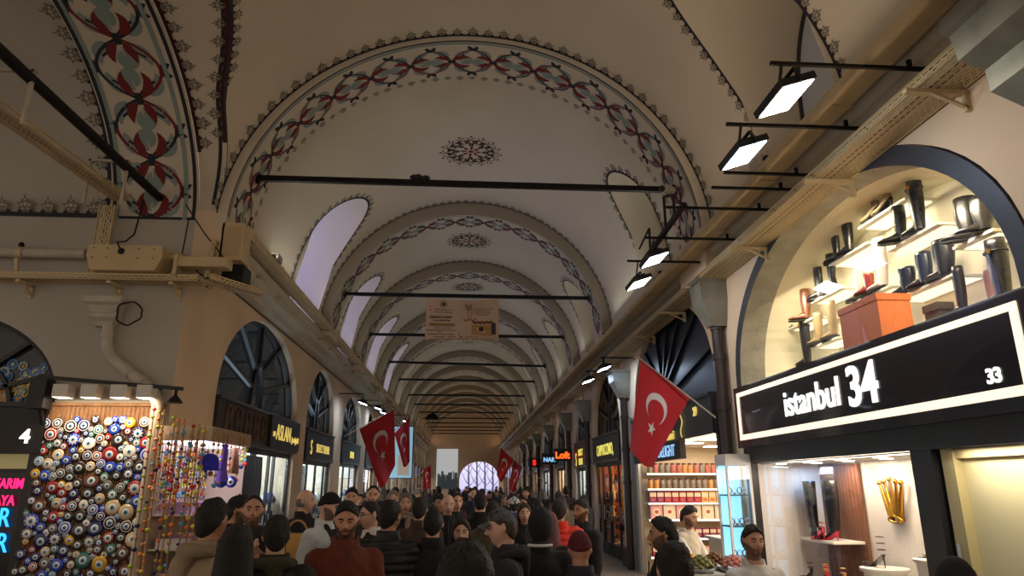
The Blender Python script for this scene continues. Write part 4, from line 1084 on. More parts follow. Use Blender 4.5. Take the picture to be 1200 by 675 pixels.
mb.tube([W(12.0+.06*sin(q*.9), 2.5+.05*q, -.12) for q in range(11)], .012, GOLD, 6); mb.build('gold_rule', sb)
ts = thing('lit_sign', 'black hanging sign reading TURKISH DELIGHT in pale blue light', 'sign', W(13.6, 2.3, -.1))
mb = MB(); wbox(mb, W, 12.15, 15.6, 2.14, 2.46, -.12, -.02, BLKP); b_ = mb.build('sign_box', ts)
text_mesh('TURKISH DELIGHT', .29, BLET, W(13.62, 2.205, -.125), (0, -1, 0), (0, 0, 1), .006, .002, 'CENTER', .95, parent=b_)
SHW = mat('shop cream wall', (240, 222, 190), .6)
room(t, W, c-w+.02, c+w-.02, 2.5, .0, 3.4, SHW, mat('sweet shop ceiling', (236, 222, 200), .5))
mb = MB()
for k in range(3):
    for j in range(4): q = W(11.3+1.2*j, 2.49, .6+.9*k); mb.box(q.x-.2, q.x+.2, q.y-.14, q.y+.14, 2.485, 2.495, mat('ceiling lamp glow', (255, 255, 255), .4, emit=9, ecol=(255, 244, 226)))
mb.build('ceiling_lamp', t)
mb = MB(); wbox(mb, W, 15.66, 15.71, FZ, 2.5, -.02, .2, STEEL); wbox(mb, W, 10.49, 10.6, FZ, 2.5, -.02, .2, BLKF); mb.build('door_frame', t)
LIGHTS.append(area('shop_lamp', W(13.1, 2.42, 1.4), W(13.1, 0, .8), 3.2, 120, (255, 226, 190), sy=1.6))
LIGHTS.append(area('shop_lamp', W(13.1, 2.4, .4), W(13.1, .9, -2.4), 3.2, 50, (255, 226, 190), sy=.4))
# shelving on the far side wall of the shop, facing the hall mouth
us = thing('shelving', 'white lit wall shelving of sweets on the far side of the sweet shop', 'shelving', (5, 15.6, FZ))
SHZ = [onY(790, y, 15.3).z for y in (554, 572, 588.5, 608, 630, 652)]
mb = MB(); mb.box(3.95, 7.2, 15.64, 15.7, FZ+.01, 2.4, SHW); mb.build('back_panel', us)
for z in SHZ:
    mb = MB(); mb.box(3.98, 7.2, 15.3, 15.64, z-.05, z-.01, WHITE); s_ = mb.build('shelf', us)
    mb = MB(); mb.box(3.98, 7.2, 15.29, 15.3, z-.045, z-.015, mat('shelf strip light', (255, 250, 235), .4, emit=1.8, ecol=(255, 244, 220))); mb.build('strip_light', s_)
SW_ = {'jar': [('amber', (206, 150, 90)), ('grey', (140, 128, 116)), ('rose', (190, 110, 100))], 'box': [('purple', (124, 40, 90)), ('crimson', (160, 30, 60)), ('gold', (212, 170, 100)), ('pink', (226, 160, 170)), ('cream', (228, 212, 190))]}
def sweet_jar(p, c, label):
    t = thing('sweet_jar', label, 'jar', p, group='jars on the sweet shop shelves')
    mb = MB(); mb.lathe(p, [(.05, 0), (.058, .02), (.058, .15), (.045, .18)], mat('jar '+c[0], c[1], .35), 10); mb.build('body', t)
    mb = MB(); mb.lathe(Vector(p)+Vector((0, 0, .18)), [(.048, 0), (.048, .035)], mat('jar lid', (90, 50, 40), .4), 10); mb.build('lid', t)
    return t
def sweet_box(p, w, h, c, label, pic=True):
    t = thing('sweet_box', label, 'box', p, group='packed sweets on the shop shelves')
    mb = MB(); mb.box(p[0]-w/2, p[0]+w/2, p[1], p[1]+.1, p[2], p[2]+h, mat('sweet box '+c[0], c[1], .5)); mb.build('carton', t, bevel=.004)
    mb = MB(); x = p[0]; z = p[2]+h*.52
    if not pic:
        mb.box(x-w*.46, x+w*.46, p[1]-.003, p[1], p[2]+h*.50, p[2]+h*.86, mat('box band pale', (226, 206, 180), .5)); mb.box(x-w*.3, x+w*.3, p[1]-.003, p[1], p[2]+h*.16, p[2]+h*.34, mat('box print rose', (186, 90, 84), .5)); mb.build('printed_label', t); return t
    mb.poly([Vector((x+w*.32*cos(2*pi*k/14), p[1]-.003, z+h*.28*sin(2*pi*k/14))) for k in range(14)], mat('box print pale', (240, 226, 200), .5))
    mb.poly([Vector((x+w*.18*cos(2*pi*k/10), p[1]-.005, z+h*.14*sin(2*pi*k/10))) for k in range(10)], mat('box print rose', (186, 90, 84), .5)); mb.build('printed_label', t)
    return t
rg = random.Random(11)
ORDN = ['first', 'second', 'third', 'fourth', 'fifth', 'sixth', 'seventh', 'eighth', 'ninth', 'tenth', 'eleventh', 'twelfth', 'thirteenth', 'fourteenth', 'fifteenth', 'sixteenth', 'seventeenth', 'eighteenth', 'nineteenth', 'twentieth']+['%dth' % n for n in range(21, 60)]
rown = ['top', 'second', 'third', 'fourth', 'fifth', 'lowest']
for r_, z in enumerate(SHZ):
    x = 4.06; k = 0
    while x < 6.9:
        if r_ == 0: c = rg.choice(SW_['jar']); pk = sweet_jar((x, 15.36, z-.008), c, '%s jar on the top sweet shop shelf, %s from the hall side' % (c[0], ORDN[k])); x += .13
        elif r_ == 1: c = rg.choice(SW_['jar'][1:2]*3+SW_['jar'][:1]); sweet_jar((x, 15.36, z-.008), c, '%s jar on the second sweet shop shelf, %s from the hall side' % (c[0], ORDN[k])); x += .135
        elif r_ == 2: c = SW_['box'][0 if k < 2 else 1 if k < 7 else 2 if k < 12 else 3]; sweet_box((x+.04, 15.34, z-.008), .15, .24, c, '%s packet on the third sweet shop shelf, %s from the hall side' % (c[0], ORDN[k]), pic=False); x += .165
        elif r_ == 3: c = rg.choice(SW_['box'][4:]*2+SW_['box'][3:4]); sweet_box((x+.1, 15.34, z-.008), .26, .29, c, '%s picture box on the fourth sweet shop shelf, %s from the hall side' % (c[0], ORDN[k])); x += .285
        else: c = rg.choice(SW_['box']); sweet_box((x+.04, 15.34, z-.008), .14, .2, c, '%s packet on the %s sweet shop shelf, %s from the hall side' % (c[0], rown[r_], ORDN[k]), pic=False); x += .16
        k += 1
# counter with piled sweets
ct = thing('counter', 'pale counter at the mouth of the sweet shop', 'counter', (4.7, 11.9, FZ))
mb = MB(); mb.box(4.15, 6.2, 11.4, 12.1, FZ+.005, .82, SHW); mb.box(4.1, 6.25, 11.35, 12.15, .82, .87, WHITE); mb.build('body', ct)
for k in range(5):
    p = Vector((4.35+.36*k, 11.65, .87)); cn = [('orange', (236, 150, 30)), ('brown', (120, 76, 40)), ('cream', (226, 206, 170)), ('olive', (120, 116, 60)), ('rose', (200, 110, 110))][k]
    t_ = thing('sweet_tray', 'tray heaped with %s sweets on the sweet shop counter' % cn[0], 'tray', p)
    mb = MB(); mb.lathe(p, [(.12, 0), (.16, .03), (.165, .04), (.15, .035)], STEEL, 14); mb.build('dish', t_)
    mb = MB()
    for q in range(26): a = q*2.4; rr = .13*sqrt(q/26); mb.ball(p+Vector((rr*cos(a), rr*sin(a), .05+.08*(1-q/26))), .03, .03, .025, mat('sweet '+cn[0], cn[1], .5), 6, 4)
    h_ = mb.build('heaped_sweets', t_); h_['kind'] = 'stuff'
q0 = onY(832, 663, 6.9); DX, DY, TZ = q0.x-2.95, .0, q0.z-.04
ct = thing('counter', 'small sweet stand heaped with trays in front of the seller', 'counter', (2.95+DX, 6.9, FZ))
mb = MB(); mb.box(2.62+DX, 3.3+DX, 6.6, 7.1, FZ+.005, TZ-.04, SHW); mb.build('body', ct, bevel=.01)
mb = MB(); mb.box(2.58+DX, 3.34+DX, 6.56, 7.14, TZ-.04, TZ, WHITE); mb.build('worktop', ct)
for k, (cn, cc, xx, yy) in enumerate((('golden', (236, 170, 40), 2.76, 6.98), ('nut brown', (120, 76, 40), 3.02, 6.96), ('pistachio', (130, 130, 70), 2.80, 6.72), ('pale rose', (210, 140, 130), 3.12, 6.72))):
    p = Vector((xx+DX, yy, TZ)); t_ = thing('sweet_tray', 'tray heaped with %s sweets on the stand before the seller' % cn, 'tray', p)
    mb = MB(); mb.lathe(p, [(.10, 0), (.13, .03), (.135, .04), (.12, .035)], STEEL, 14); mb.build('dish', t_)
    mb = MB()
    for q in range(30): a = q*2.4; rr = .11*sqrt(q/30); mb.ball(p+Vector((rr*cos(a), rr*sin(a), .05+.09*(1-q/30))), .026, .026, .022, mat('sweet '+cn, cc, .5), 6, 4)
    h_ = mb.build('heaped_sweets', t_); h_['kind'] = 'stuff'
# white lit jewellery pillar by the downpipe
t = thing('display_case', 'tall white lit glass case of jewellery beside the downpipe', 'display case', (3.75, 10.0, FZ))
x0, x1, y0, y1 = 3.52, 3.87, 9.35, 9.75
mb = MB(); mb.box(x0, x1, y0, y1, FZ, .35, WHITE); mb.box(x0, x1, y0, y1, 1.95, 2.1, WHITE)
for a, b in ((x0, y0), (x1-.03, y0), (x0, y1-.03), (x1-.03, y1-.03)): mb.box(a, a+.03, b, b+.03, .35, 1.95, WHITE)
mb.box(x0+.03, x1-.03, y1-.02, y1, .35, 1.95, mat('case lit back', (150, 205, 240), .4, emit=1.6, ecol=(120, 195, 240))); mb.build('case', t)
for z in (.75, 1.15, 1.55):
    mb = MB(); mb.box(x0+.02, x1-.02, y0+.02, y1-.02, z, z+.02, mat('case shelf', (60, 110, 120), .4)); mb.build('shelf', t)
    for q in range(4):
        zi = {.75: 'lowest', 1.15: 'middle', 1.55: 'top'}[z]; mb = MB(); pc = Vector((x0+.07+.07*q, y0+.12, z+.07)); mb.tube([pc+Vector((.03*cos(a), .0, .045*sin(a))) for a in [2*pi*i/10 for i in range(11)]], .007, COOLG[0] if q % 2 else BLACK, 5); mb.ball(pc-Vector((0, 0, .03)), .02, .02, .02, COOLG[0], 8, 5)
        tag(mb.build('bracelet_stand'), '%s bracelet standing on the %s shelf of the white lit case, %s along' % ('silver' if q % 2 else 'black', zi, ['first', 'second', 'third', 'fourth'][q]), 'bracelet', 'bracelets in the white lit case')
mb = MB(); mb.box(x0+.03, x1-.03, y0, y0+.005, .35, 1.95, GLS); mb.build('glass_pane', t)
LIGHTS.append(area('case_lamp', (3.6, 9.5, 1.93), (3.7, 9.5, 0), .2, 3, (190, 225, 255)))
# blue lit pilaster between the sweet shop and the gift window
mb = MB(); mb.box(3.86, 3.9, 15.95, 16.15, FZ, 3.2, STEEL); mb.box(3.8, 3.9, 16.6, 17.3, FZ, .25, BLKF)
tag(mb.build('steel_cover_strip'), 'pale steel strip covering the pier beyond the sweet shop', 'cover strip')
# ------------------------------------------------------------------ boot shop on the right: arched show window, sign, lower window
op = ROPS[0]; c, w, zs, r = op; W = RW
CRW = mat('show window cream', (246, 238, 212), .7, var=.04, scale=1.2)
GRYF = mat('grey arch frame', (66, 68, 76), .45, .3, var=.15, scale=3)
t = thing('shopfront', 'boot shop with arched show window and black sign reading istanbul 34', 'shopfront', RW(c, FZ, 0), group='shopfronts along the right wall')
def arcp(wd, rs, rr, n=40, z0=None): return ([(c-wd, z0)] if z0 is not None else [])+[(c-wd*cos(pi*k/n), rs+rr*sin(pi*k/n)**.95) for k in range(n+1)]+([(c+wd, z0)] if z0 is not None else [])
A1 = arcp(w-.003, zs, r-.003, z0=2.7); A2 = arcp(w-.17, zs-.01, r-.17, z0=2.7)
mb = MB()
mb.grid([[W(u, z, -.02) for u, z in A1], [W(u, z, -.02) for u, z in A2]], GRYF, smooth=False)
mb.grid([[W(u, z, -.02) for u, z in A2], [W(u, z, .34) for u, z in A2]], mat('stained grey reveal', (150, 146, 136), .7, var=.35, scale=3), smooth=False)
mb.grid([[W(u, z, -.02) for u, z in A1], [W(u, z, .12) for u, z in A1]], GRYF, smooth=False)
mb.build('arch_frame', t)
mb = MB(); A3 = arcp(w-.2, zs-.02, r-.2, z0=2.7)
mb.grid([[W(u, z, .34) for u, z in A2], [W(u, z, 1.0) for u, z in A3]], CRW, smooth=False)
mb.poly([W(u, z, 1.0) for u, z in A3], CRW); mb.poly([W(c-w+.2, 2.75, .1), W(c+w-.2, 2.75, .1), W(c+w-.2, 2.75, 1.0), W(c-w+.2, 2.75, 1.0)], CRW)
mb.build('showcase_back', t)
mb = MB(); mb.poly([W(u, z, .06) for u, z in A2], glass_mat('show glass', 'ffffff', .09, .0)); mb.build('glass_pane', t)
for (u, z) in ((8.3, 4.2), (6.9, 4.62), (5.4, 4.2)):
    LIGHTS.append(area('case_lamp', W(u, z-.02, .3), W(u, 3.2, .8), .5, 26, (255, 236, 196), sy=.2))
# sign
SX = .12
IS0 = onX(921, 490, 3.78).y; IS1 = onX(995, 470, 3.78).y
mb = MB(); wbox(mb, W, 3.4, 9.5, 2.18, 3.0, -SX, .3, mat('sign black', (24, 18, 24), .25, coat=.4)); sb = mb.build('sign_board', t)
LF = mat('lit white border', (255, 240, 220), .4, emit=1.0, ecol=(255, 236, 208))
mb = MB(); u0, u1, z0, z1 = 4.32, 9.38, 2.28, 2.92; e = -SX-.012
wbox(mb, W, u0, u1, z1-.055, z1, e, -SX, LF); wbox(mb, W, u0, u1, z0, z0+.07, e, -SX, LF); wbox(mb, W, u0, u0+.07, z0+.07, z1-.055, e, -SX, LF); wbox(mb, W, u1-.07, u1, z0+.07, z1-.055, e, -SX, LF)
mb.build('light_border', sb)
text_mesh('istanbul', .42, WLET, W(IS0, 2.475, -SX-.004), (0, -1, 0), (0, 0, 1), .012, .005, 'LEFT', .98, parent=sb)
text_mesh('34', .54, WLET, W(IS1, 2.44, -SX-.004), (0, -1, 0), (0, 0, 1), .012, .012, 'LEFT', .98, parent=sb)
text_mesh('33', .15, WLET, W(4.72, 2.40, -SX-.004), (0, -1, 0), (0, 0, 1), .008, .004, 'LEFT', 1., parent=sb)
# fascia + lower window frame
mb = MB(); wbox(mb, W, 3.4, 9.55, 1.98, 2.18, -.03, .3, BLKF); wbox(mb, W, 9.44, 9.56, FZ, 2.0, -.02, .2, BLKF); wbox(mb, W, 5.62, 5.90, FZ, 2.0, -.02, .2, BLKF); wbox(mb, W, 5.9, 9.44, FZ, FZ+.35, -.02, .2, BLKF)
mb.build('window_frame', t)
mb = MB(); wbox(mb, W, 5.9, 9.44, FZ+.35, 1.98, .08, .085, GLS); mb.build('glass_pane', t)
MARB = mat('window marble', (226, 222, 218), .3, var=.12, scale=1.4)
WOODP = mat('walnut slat panel', (128, 84, 60), .5, var=.3, scale=3)
mb = MB()
wbox(mb, W, 5.9, 9.5, FZ+.3, FZ+.36, .1, 1.05, WHITE)
mb.poly([W(9.43, FZ, .1), W(9.43, FZ, 1.02), W(9.43, 2.0, 1.02), W(9.43, 2.0, .1)], MARB)
mb.poly([W(9.43, FZ, 1.0), W(5.9, FZ, 1.0), W(5.9, 2.0, 1.0), W(9.43, 2.0, 1.0)], MARB)
mb.poly([W(5.92, FZ, .1), W(5.92, FZ, 1.02), W(5.92, 2.0, 1.02), W(5.92, 2.0, .1)], MARB)
mb.build('window_back', t)
mb = MB()
for k in range(12): wbox(mb, W, 8.46+.08*k, 8.46+.08*k+.07, FZ+.36, 1.95, .95, .985, WOODP)
mb.build('slat_panel', t)
mb = MB(); wbox(mb, W, 5.92, 9.44, 1.97, 2.0, .09, 1.05, WHITE); cl = mb.build('window_ceiling', t)
for k in range(9):
    mb = MB(); p = W(6.2+.38*k, 1.968, .35+.3*(k % 2)); mb.lathe(p, [(.065, 0), (.065, -.006)], mat('spot glow', (255, 255, 255), .3, emit=14, ecol=(255, 236, 210)), 14); mb.build('downlight', cl)
for u, cc_ in ((9.1, (150, 200, 255)), (8.5, (255, 226, 190)), (7.8, (255, 226, 190)), (7.1, (255, 226, 190)), (6.4, (255, 226, 190))):
    LIGHTS.append(area('window_lamp', W(u, 1.94, .7), W(u, 1.0, .8), .2, 4 if u > 9 else 9, cc_))
LIGHTS.append(area('window_lamp', W(7.6, 1.9, .3), W(7.6, .8, -1.4), 2.6, 42, (255, 232, 205), sy=.3))
# door: cream leaf with trim, right of the window
mb = MB(); DC = mat('cream door leaf', (196, 190, 156), .45)
wbox(mb, W, 3.5, 5.58, FZ, 1.96, .10, .15, DC); dl = mb.build('door_leaf', t, bevel=.01)
mb = MB(); wbox(mb, W, 5.42, 5.56, FZ, 1.98, .02, .1, mat('door trim', (170, 160, 120), .4)); wbox(mb, W, 3.5, 5.56, 1.90, 1.97, .04, .1, mat('door trim', (170, 160, 120), .4)); mb.build('door_trim', dl)
mb = MB(); mb.tube([W(5.48, .95, -.02), W(5.48, 1.25, -.02)], .016, STEEL, 8); mb.build('door_handle', dl)
LIGHTS.append(area('door_lamp', W(4.6, 1.95, -.06), W(4.6, .9, .12), 1.4, 14, (255, 236, 206), sy=.06))
# gilded five-point crown emblem on the marble
GO = mat('polished gold', (214, 160, 60), .25, 1.)
t = thing('crown_emblem', 'gold five pointed crown emblem mounted on the marble of the boot shop window', 'emblem', W(7.8, 1.5, .97))
yc, zc = 7.8, 1.30
mb = MB()
for k in range(5):
    a = (k-2)*.27; L_ = .36 if k != 2 else .38
    b0 = (yc-.045*(k-2), zc+.06); e0 = (yc-sin(a)*.42*.95, zc+.06+L_*cos(a*.6))
    mb.tube([W(b0[0], b0[1], .95), W((b0[0]+e0[0])/2, (b0[1]+e0[1])/2, .945), W(*e0, .94)], [.036, .026, .016], GO, 8)
mb.build('spike', t)
mb = MB()
for k in range(5):
    a = (k-2)*.27; L_ = .36 if k != 2 else .38; mb.ball(W(yc-sin(a)*.42*.95, zc+.075+L_*cos(a*.6), .935), .03, .03, .03, GO, 12, 8)
mb.build('ball_tip', t)
mb = MB(); mb.grid([[W(yc+.12*cos(q), zc+.045*sin(q)+.02, .92) for q in [2*pi*i/24 for i in range(24)]], [W(yc+.12*cos(q), zc+.045*sin(q)+.02, .98) for q in [2*pi*i/24 for i in range(24)]], [W(yc+.075*cos(q), zc+.02*sin(q)+.02, .98) for q in [2*pi*i/24 for i in range(24)]], [W(yc+.075*cos(q), zc+.02*sin(q)+.02, .92) for q in [2*pi*i/24 for i in range(24)]]], GO, closeu=True, closev=True)
mb.build('oval_rim', t)

# --- boots: one builder, many looks
def loft(mb, rings, m, cap=True):
    mb.grid(rings, m, True, closeu=True)
    if cap: mb.poly(rings[0][::-1], m); mb.poly(rings[-1], m)
def boot(name, label, p, face, h, col, style='flat', cat='boot', group='boots in the arched show window', shaftw=1., sole=None, lean=0.):
    """p = shelf point under the heel, face = unit direction the toe points, h = total height"""
    p = Vector(p); f = Vector(face).normalized(); up = Vector((0, 0, 1)); s = up.cross(f)
    m = mat('boot '+col[0], col[1], .32 if 'suede' not in col[0] else .8, coat=.2 if 'suede' not in col[0] else 0)
    sm = sole or mat('boot sole', (30, 26, 24), .6)
    t = thing(name, label, cat, p, group=group)
    N = 14; heel = .09 if style == 'heel' else .03
    def ring(c, a, b, d1, d2): return [c+d1*a*cos(2*pi*k/N)+d2*b*sin(2*pi*k/N) for k in range(N)]
    L = .25
    # foot: rings across, from heel to toe
    fr = []
    for q in range(9):
        v = q/8; x = -.035+L*v; hh = [.055, .075, .085, .075, .058, .048, .042, .036, .02][q]; ww = [.022, .032, .034, .034, .038, .042, .040, .032, .012][q]
        base = heel*(1-min(1, v/.62))**1.2 if style == 'heel' else .012
        c = p+f*x+up*(base+hh*.5+.008); fr.append([c+s*ww*cos(2*pi*k/N)+up*hh*.5*sin(2*pi*k/N) for k in range(N)])
    mb = MB(); loft(mb, fr, m); mb.build('foot', t)
    mb = MB(); rows = []
    ank = heel+.07 if style == 'heel' else .07
    H = h-ank
    for q in range(9):
        v = q/8; a = (.036+.020*v+.012*sin(pi*v))*shaftw; b = (.034+.012*v)*shaftw
        c = p+f*(.004-.012*v+lean*v)+up*(ank-.04+(H+.04)*v); rows.append(ring(c, a, b, f, s))
    rin = [c_+(rows[-1][0]-rows[-1][7])*0 for c_ in rows[-1]]
    ctr = sum((Vector(q) for q in rows[-1]), Vector())/N
    rows.append([ctr+(Vector(q)-ctr)*.86 for q in rows[-1]]); rows.append([ctr+(Vector(q)-ctr)*.8-up*min(.1, h*.3) for q in rows[-2]])
    loft(mb, rows, m, cap=False); mb.poly(rows[-1], BLACK); mb.poly(rows[0][::-1], m); mb.build('shaft', t)
    mb = MB(); n2 = 14; out = []
    for q in range(n2+1):
        v = q/n2; x = -.04+(L+.008)*v; ww = [.022, .033, .035, .034, .034, .036, .039, .043, .044, .043, .041, .037, .030, .02, .004][q]
        zb = heel*(1-min(1, v/.62))**1.2 if style == 'heel' else .0
        out.append((x, ww, zb))
    th = .012
    mb.grid([[p+f*x+s*w_+up*(z+e2) for x, w_, z in out] for w_s, e2 in ((1, 0), (1, th)) for _ in (0,)], sm, smooth=False)
    rowsL = [[p+f*x+s*w_+up*z for x, w_, z in out], [p+f*x+s*w_+up*(z+th) for x, w_, z in out], [p+f*x-s*w_+up*(z+th) for x, w_, z in out], [p+f*x-s*w_+up*z for x, w_, z in out]]
    mb.grid(rowsL, sm, smooth=False, closev=True)
    mb.build('sole', t)
    mb = MB()
    if style == 'heel': mb.tube([p-f*.03+up*(heel+.02), p-f*.036+up*.0], [.018, .006], sm, 8)
    elif style == 'platform': mb.obox(p+f*.07+up*(-.0+.02), f, s, up, .11, .04, .02, sm)
    else: mb.obox(p-f*.012+up*.006, f, s, up, .032, .032, .012, sm)
    mb.build('heel', t)
    if style == 'lace':
        mb = MB()
        for q in range(6): z = .1+q*(h-.14)/6; mb.tube([p+f*.046+s*.025+up*z, p+f*.058+up*(z+.005), p+f*.046-s*.025+up*(z+.012)], .004, OLDW, 5)
        mb.build('laces', t)
    if style == 'buckle':
        mb = MB(); z = h*.8; mb.tube([p+(f*cos(a)*.062+s*sin(a)*.052)*shaftw+up*z for a in [2*pi*q/16 for q in range(17)]], .008, BLACK, 6, cap=False); mb.obox(p+s*.056*shaftw+up*z, f, s, up, .016, .006, .016, GO); mb.build('buckle_strap', t)
    return t
XS = W(0, 0, .86).x
SHW2 = mat('white shelf', (240, 238, 226), .4)
shelves = []
def shelf(pa, pb, label):
    """shelf on the back of the show window between two measured points"""
    a = onX(*pa, 4.55); b = onX(*pb, 4.55); z = (a.z+b.z)/2; y0, y1 = sorted((a.y, b.y))
    t = thing('wall_shelf', label, 'shelf', (4.6, (y0+y1)/2, z), group='white shelves in the arched show window')
    mb = MB(); mb.box(4.54, 4.9, y0, y1, z-.028, z, SHW2); mb.build('board', t, bevel=.003)
    mb = MB(); mb.box(4.62, 4.86, y0+.04, y1-.04, z-.034, z-.029, mat('under shelf light', (255, 250, 235), .4, emit=1.0, ecol=(255, 244, 216))); mb.build('strip_light', t)
    return y0, y1, z
BK = ('black leather', (24, 24, 28)); BR = ('brown leather', (106, 62, 40)); SN = ('snakeskin', (150, 128, 96)); NV = ('navy leather', (30, 40, 64)); WB = ('white leather', (214, 208, 204)); RB = ('red brown leather', (140, 52, 44))
TL = Vector((-.25, .97, 0)); TR = Vector((-.5, -.86, 0)); TF = Vector((-.85, .5, 0))
def place(y, z, *a, x=4.58, **k):
    b_ = boot(a[0], a[1], (x, y, z), a[2], a[3], a[4], *a[5:], **k); b_.scale = (1.12, 1.12, 1.15)
y0, y1, z = shelf((970, 306), (1018, 288), 'white shelf with tall black boots at the upper left of the arch')
place(y1-.18, z, 'tall_boot', 'slim tall black boot leaning left on the upper left shelf', TL, .44, BK, 'flat', shaftw=.9); place(y0+.42, z, 'tall_boot', 'taller black boot with silver buckle on the upper left shelf', TL, .56, BK, 'buckle', shaftw=1.15)
y0, y1, z = shelf((1005, 262), (1062, 236), 'white topmost shelf with two snakeskin ankle boots')
place(y1-.34, z, 'ankle_boot', 'tan snakeskin ankle boot at the left of the topmost shelf', TL, .30, SN, 'heel'); place(y0+.33, z, 'ankle_boot', 'taller tan snakeskin boot at the right of the topmost shelf', TL, .36, SN, 'heel')
y0, y1, z = shelf((1040, 290), (1100, 262), 'white shelf with quilted black boots under the topmost shelf')
place(y1-.22, z, 'ankle_boot', 'short black lace boot beside the quilted boot', TF, .36, BK, 'lace'); place(y0+.30, z, 'tall_boot', 'quilted black boot with studs high in the arch', TL, .52, BK, 'buckle', shaftw=1.25)
y0, y1, z = shelf((950, 352), (985, 338), 'white shelf with two black boots at the middle left')
place(y1-.2, z, 'tall_boot', 'short black boot at the left of the middle left shelf', TL, .36, BK); place(y0+.2, z, 'tall_boot', 'black boot at the right of the middle left shelf', TL, .42, BK, 'heel')
y0, y1, z = shelf((915, 385), (955, 375), 'white shelf with two small lace boots at the far left')
place(y1-.25, z, 'ankle_boot', 'small brown lace boot at the left of the far left shelf', TL, .30, BR, 'lace'); place(y0+.25, z, 'ankle_boot', 'taller brown lace boot at the right of the far left shelf', TF, .38, BR, 'lace')
y0, y1, z = shelf((952, 405), (983, 395), 'white shelf with fur trimmed boots behind the orange box')
place(y1-.15, z, 'tall_boot', 'patterned black and white boot left of the orange box', TL, .36, SN, 'platform'); place(y0+.15, z, 'tall_boot', 'patterned tall boot just left of the orange box', TL, .42, SN, 'platform')
y0, y1, z = shelf((912, 438), (958, 425), 'white lowest left shelf with knee boots just above the sign')
place(y1-.22, z, 'knee_boot', 'slim black knee boot at the lower left above the sign', TF, .46, BK); place(y0+.3, z, 'knee_boot', 'wide black knee boot at the lower left above the sign', TL, .58, BK, 'buckle', shaftw=1.2)
y0, y1, z = shelf((1045, 347), (1118, 325), 'white shelf with navy chunky boots in the middle right')
place(y1-.25, z, 'ankle_boot', 'navy chunky ankle boot on the middle right shelf', TL, .24, NV, 'platform', shaftw=1.4); place(y0+.42, z, 'ankle_boot', 'dark navy lace boot on the middle right shelf', TL, .30, NV, 'lace', shaftw=1.3); place(y0+.12, z, 'ankle_boot', 'dark slouch boot at the right end of the middle right shelf', TL, .32, BK, 'platform', shaftw=1.6)
y0, y1, z = shelf((1118, 295), (1163, 262), 'white shelf with a slouchy black boot at the right of the arch')
place(y1-.2, z, 'slouch_boot', 'slouchy black boot on the right shelf of the arch', TF, .36, BK, 'flat', shaftw=1.5); place(y0+.12, z, 'slouch_boot', 'second slouchy black boot partly behind the first', TF, .30, BK, 'flat', shaftw=1.4)
y0, y1, z = shelf((1120, 372), (1197, 350), 'white lowest right shelf with glossy black boots')
place(y1-.08, z, 'tall_boot', 'slim glossy black boot at the lower right of the arch', TL, .42, BK, 'flat', shaftw=.85); place(y0+.2, z, 'tall_boot', 'wide glossy black boot at the lower right of the arch', TL, .50, BK, 'buckle', shaftw=1.35); place((y0+y1)/2+.12, z, 'tall_boot', 'brown suede boot between the glossy black pair', TL, .34, ('brown suede', (130, 84, 56)), x=4.75)
y0, y1, z = shelf((1000, 352), (1042, 336), 'white shelf with pale boots above the orange box')
place(y1-.12, z, 'tall_boot', 'white boot with dark rim behind the lamp reflection', TL, .40, WB, 'flat'); place(y0+.12, z, 'tall_boot', 'taller white boot with dark rim above the orange box', TL, .50, WB, 'flat', shaftw=1.2); place((y0+y1)/2+.0, z, 'ankle_boot', 'red brown ankle boot just above the orange box', TL, .2, RB, x=4.55)
# orange box standing on the sign
t = thing('carton', 'tall orange box standing on top of the black sign in the arch', 'box', (4.15, 6.6, 3.0))
OR = mat('orange carton', (232, 128, 78), .5)
mb = MB(); mb.box(4.0, 4.34, 6.22, 6.92, 3.0, 3.50, OR); mb.build('body', t, bevel=.006)
mb = MB(); mb.box(3.99, 4.35, 6.21, 6.93, 3.44, 3.51, mat('orange lid', (226, 118, 70), .5)); mb.build('lid', t, bevel=.004)
mb = MB(); mb.box(4.45, 4.6, 6.0, 6.2, 3.0, 3.36, mat('dark grey carton', (70, 62, 58), .6)); mb.box(4.44, 4.61, 5.99, 6.21, 3.30, 3.37, mat('dark grey carton', (70, 62, 58), .6))
tag(mb.build('carton'), 'small dark box behind the right side of the orange box', 'box')
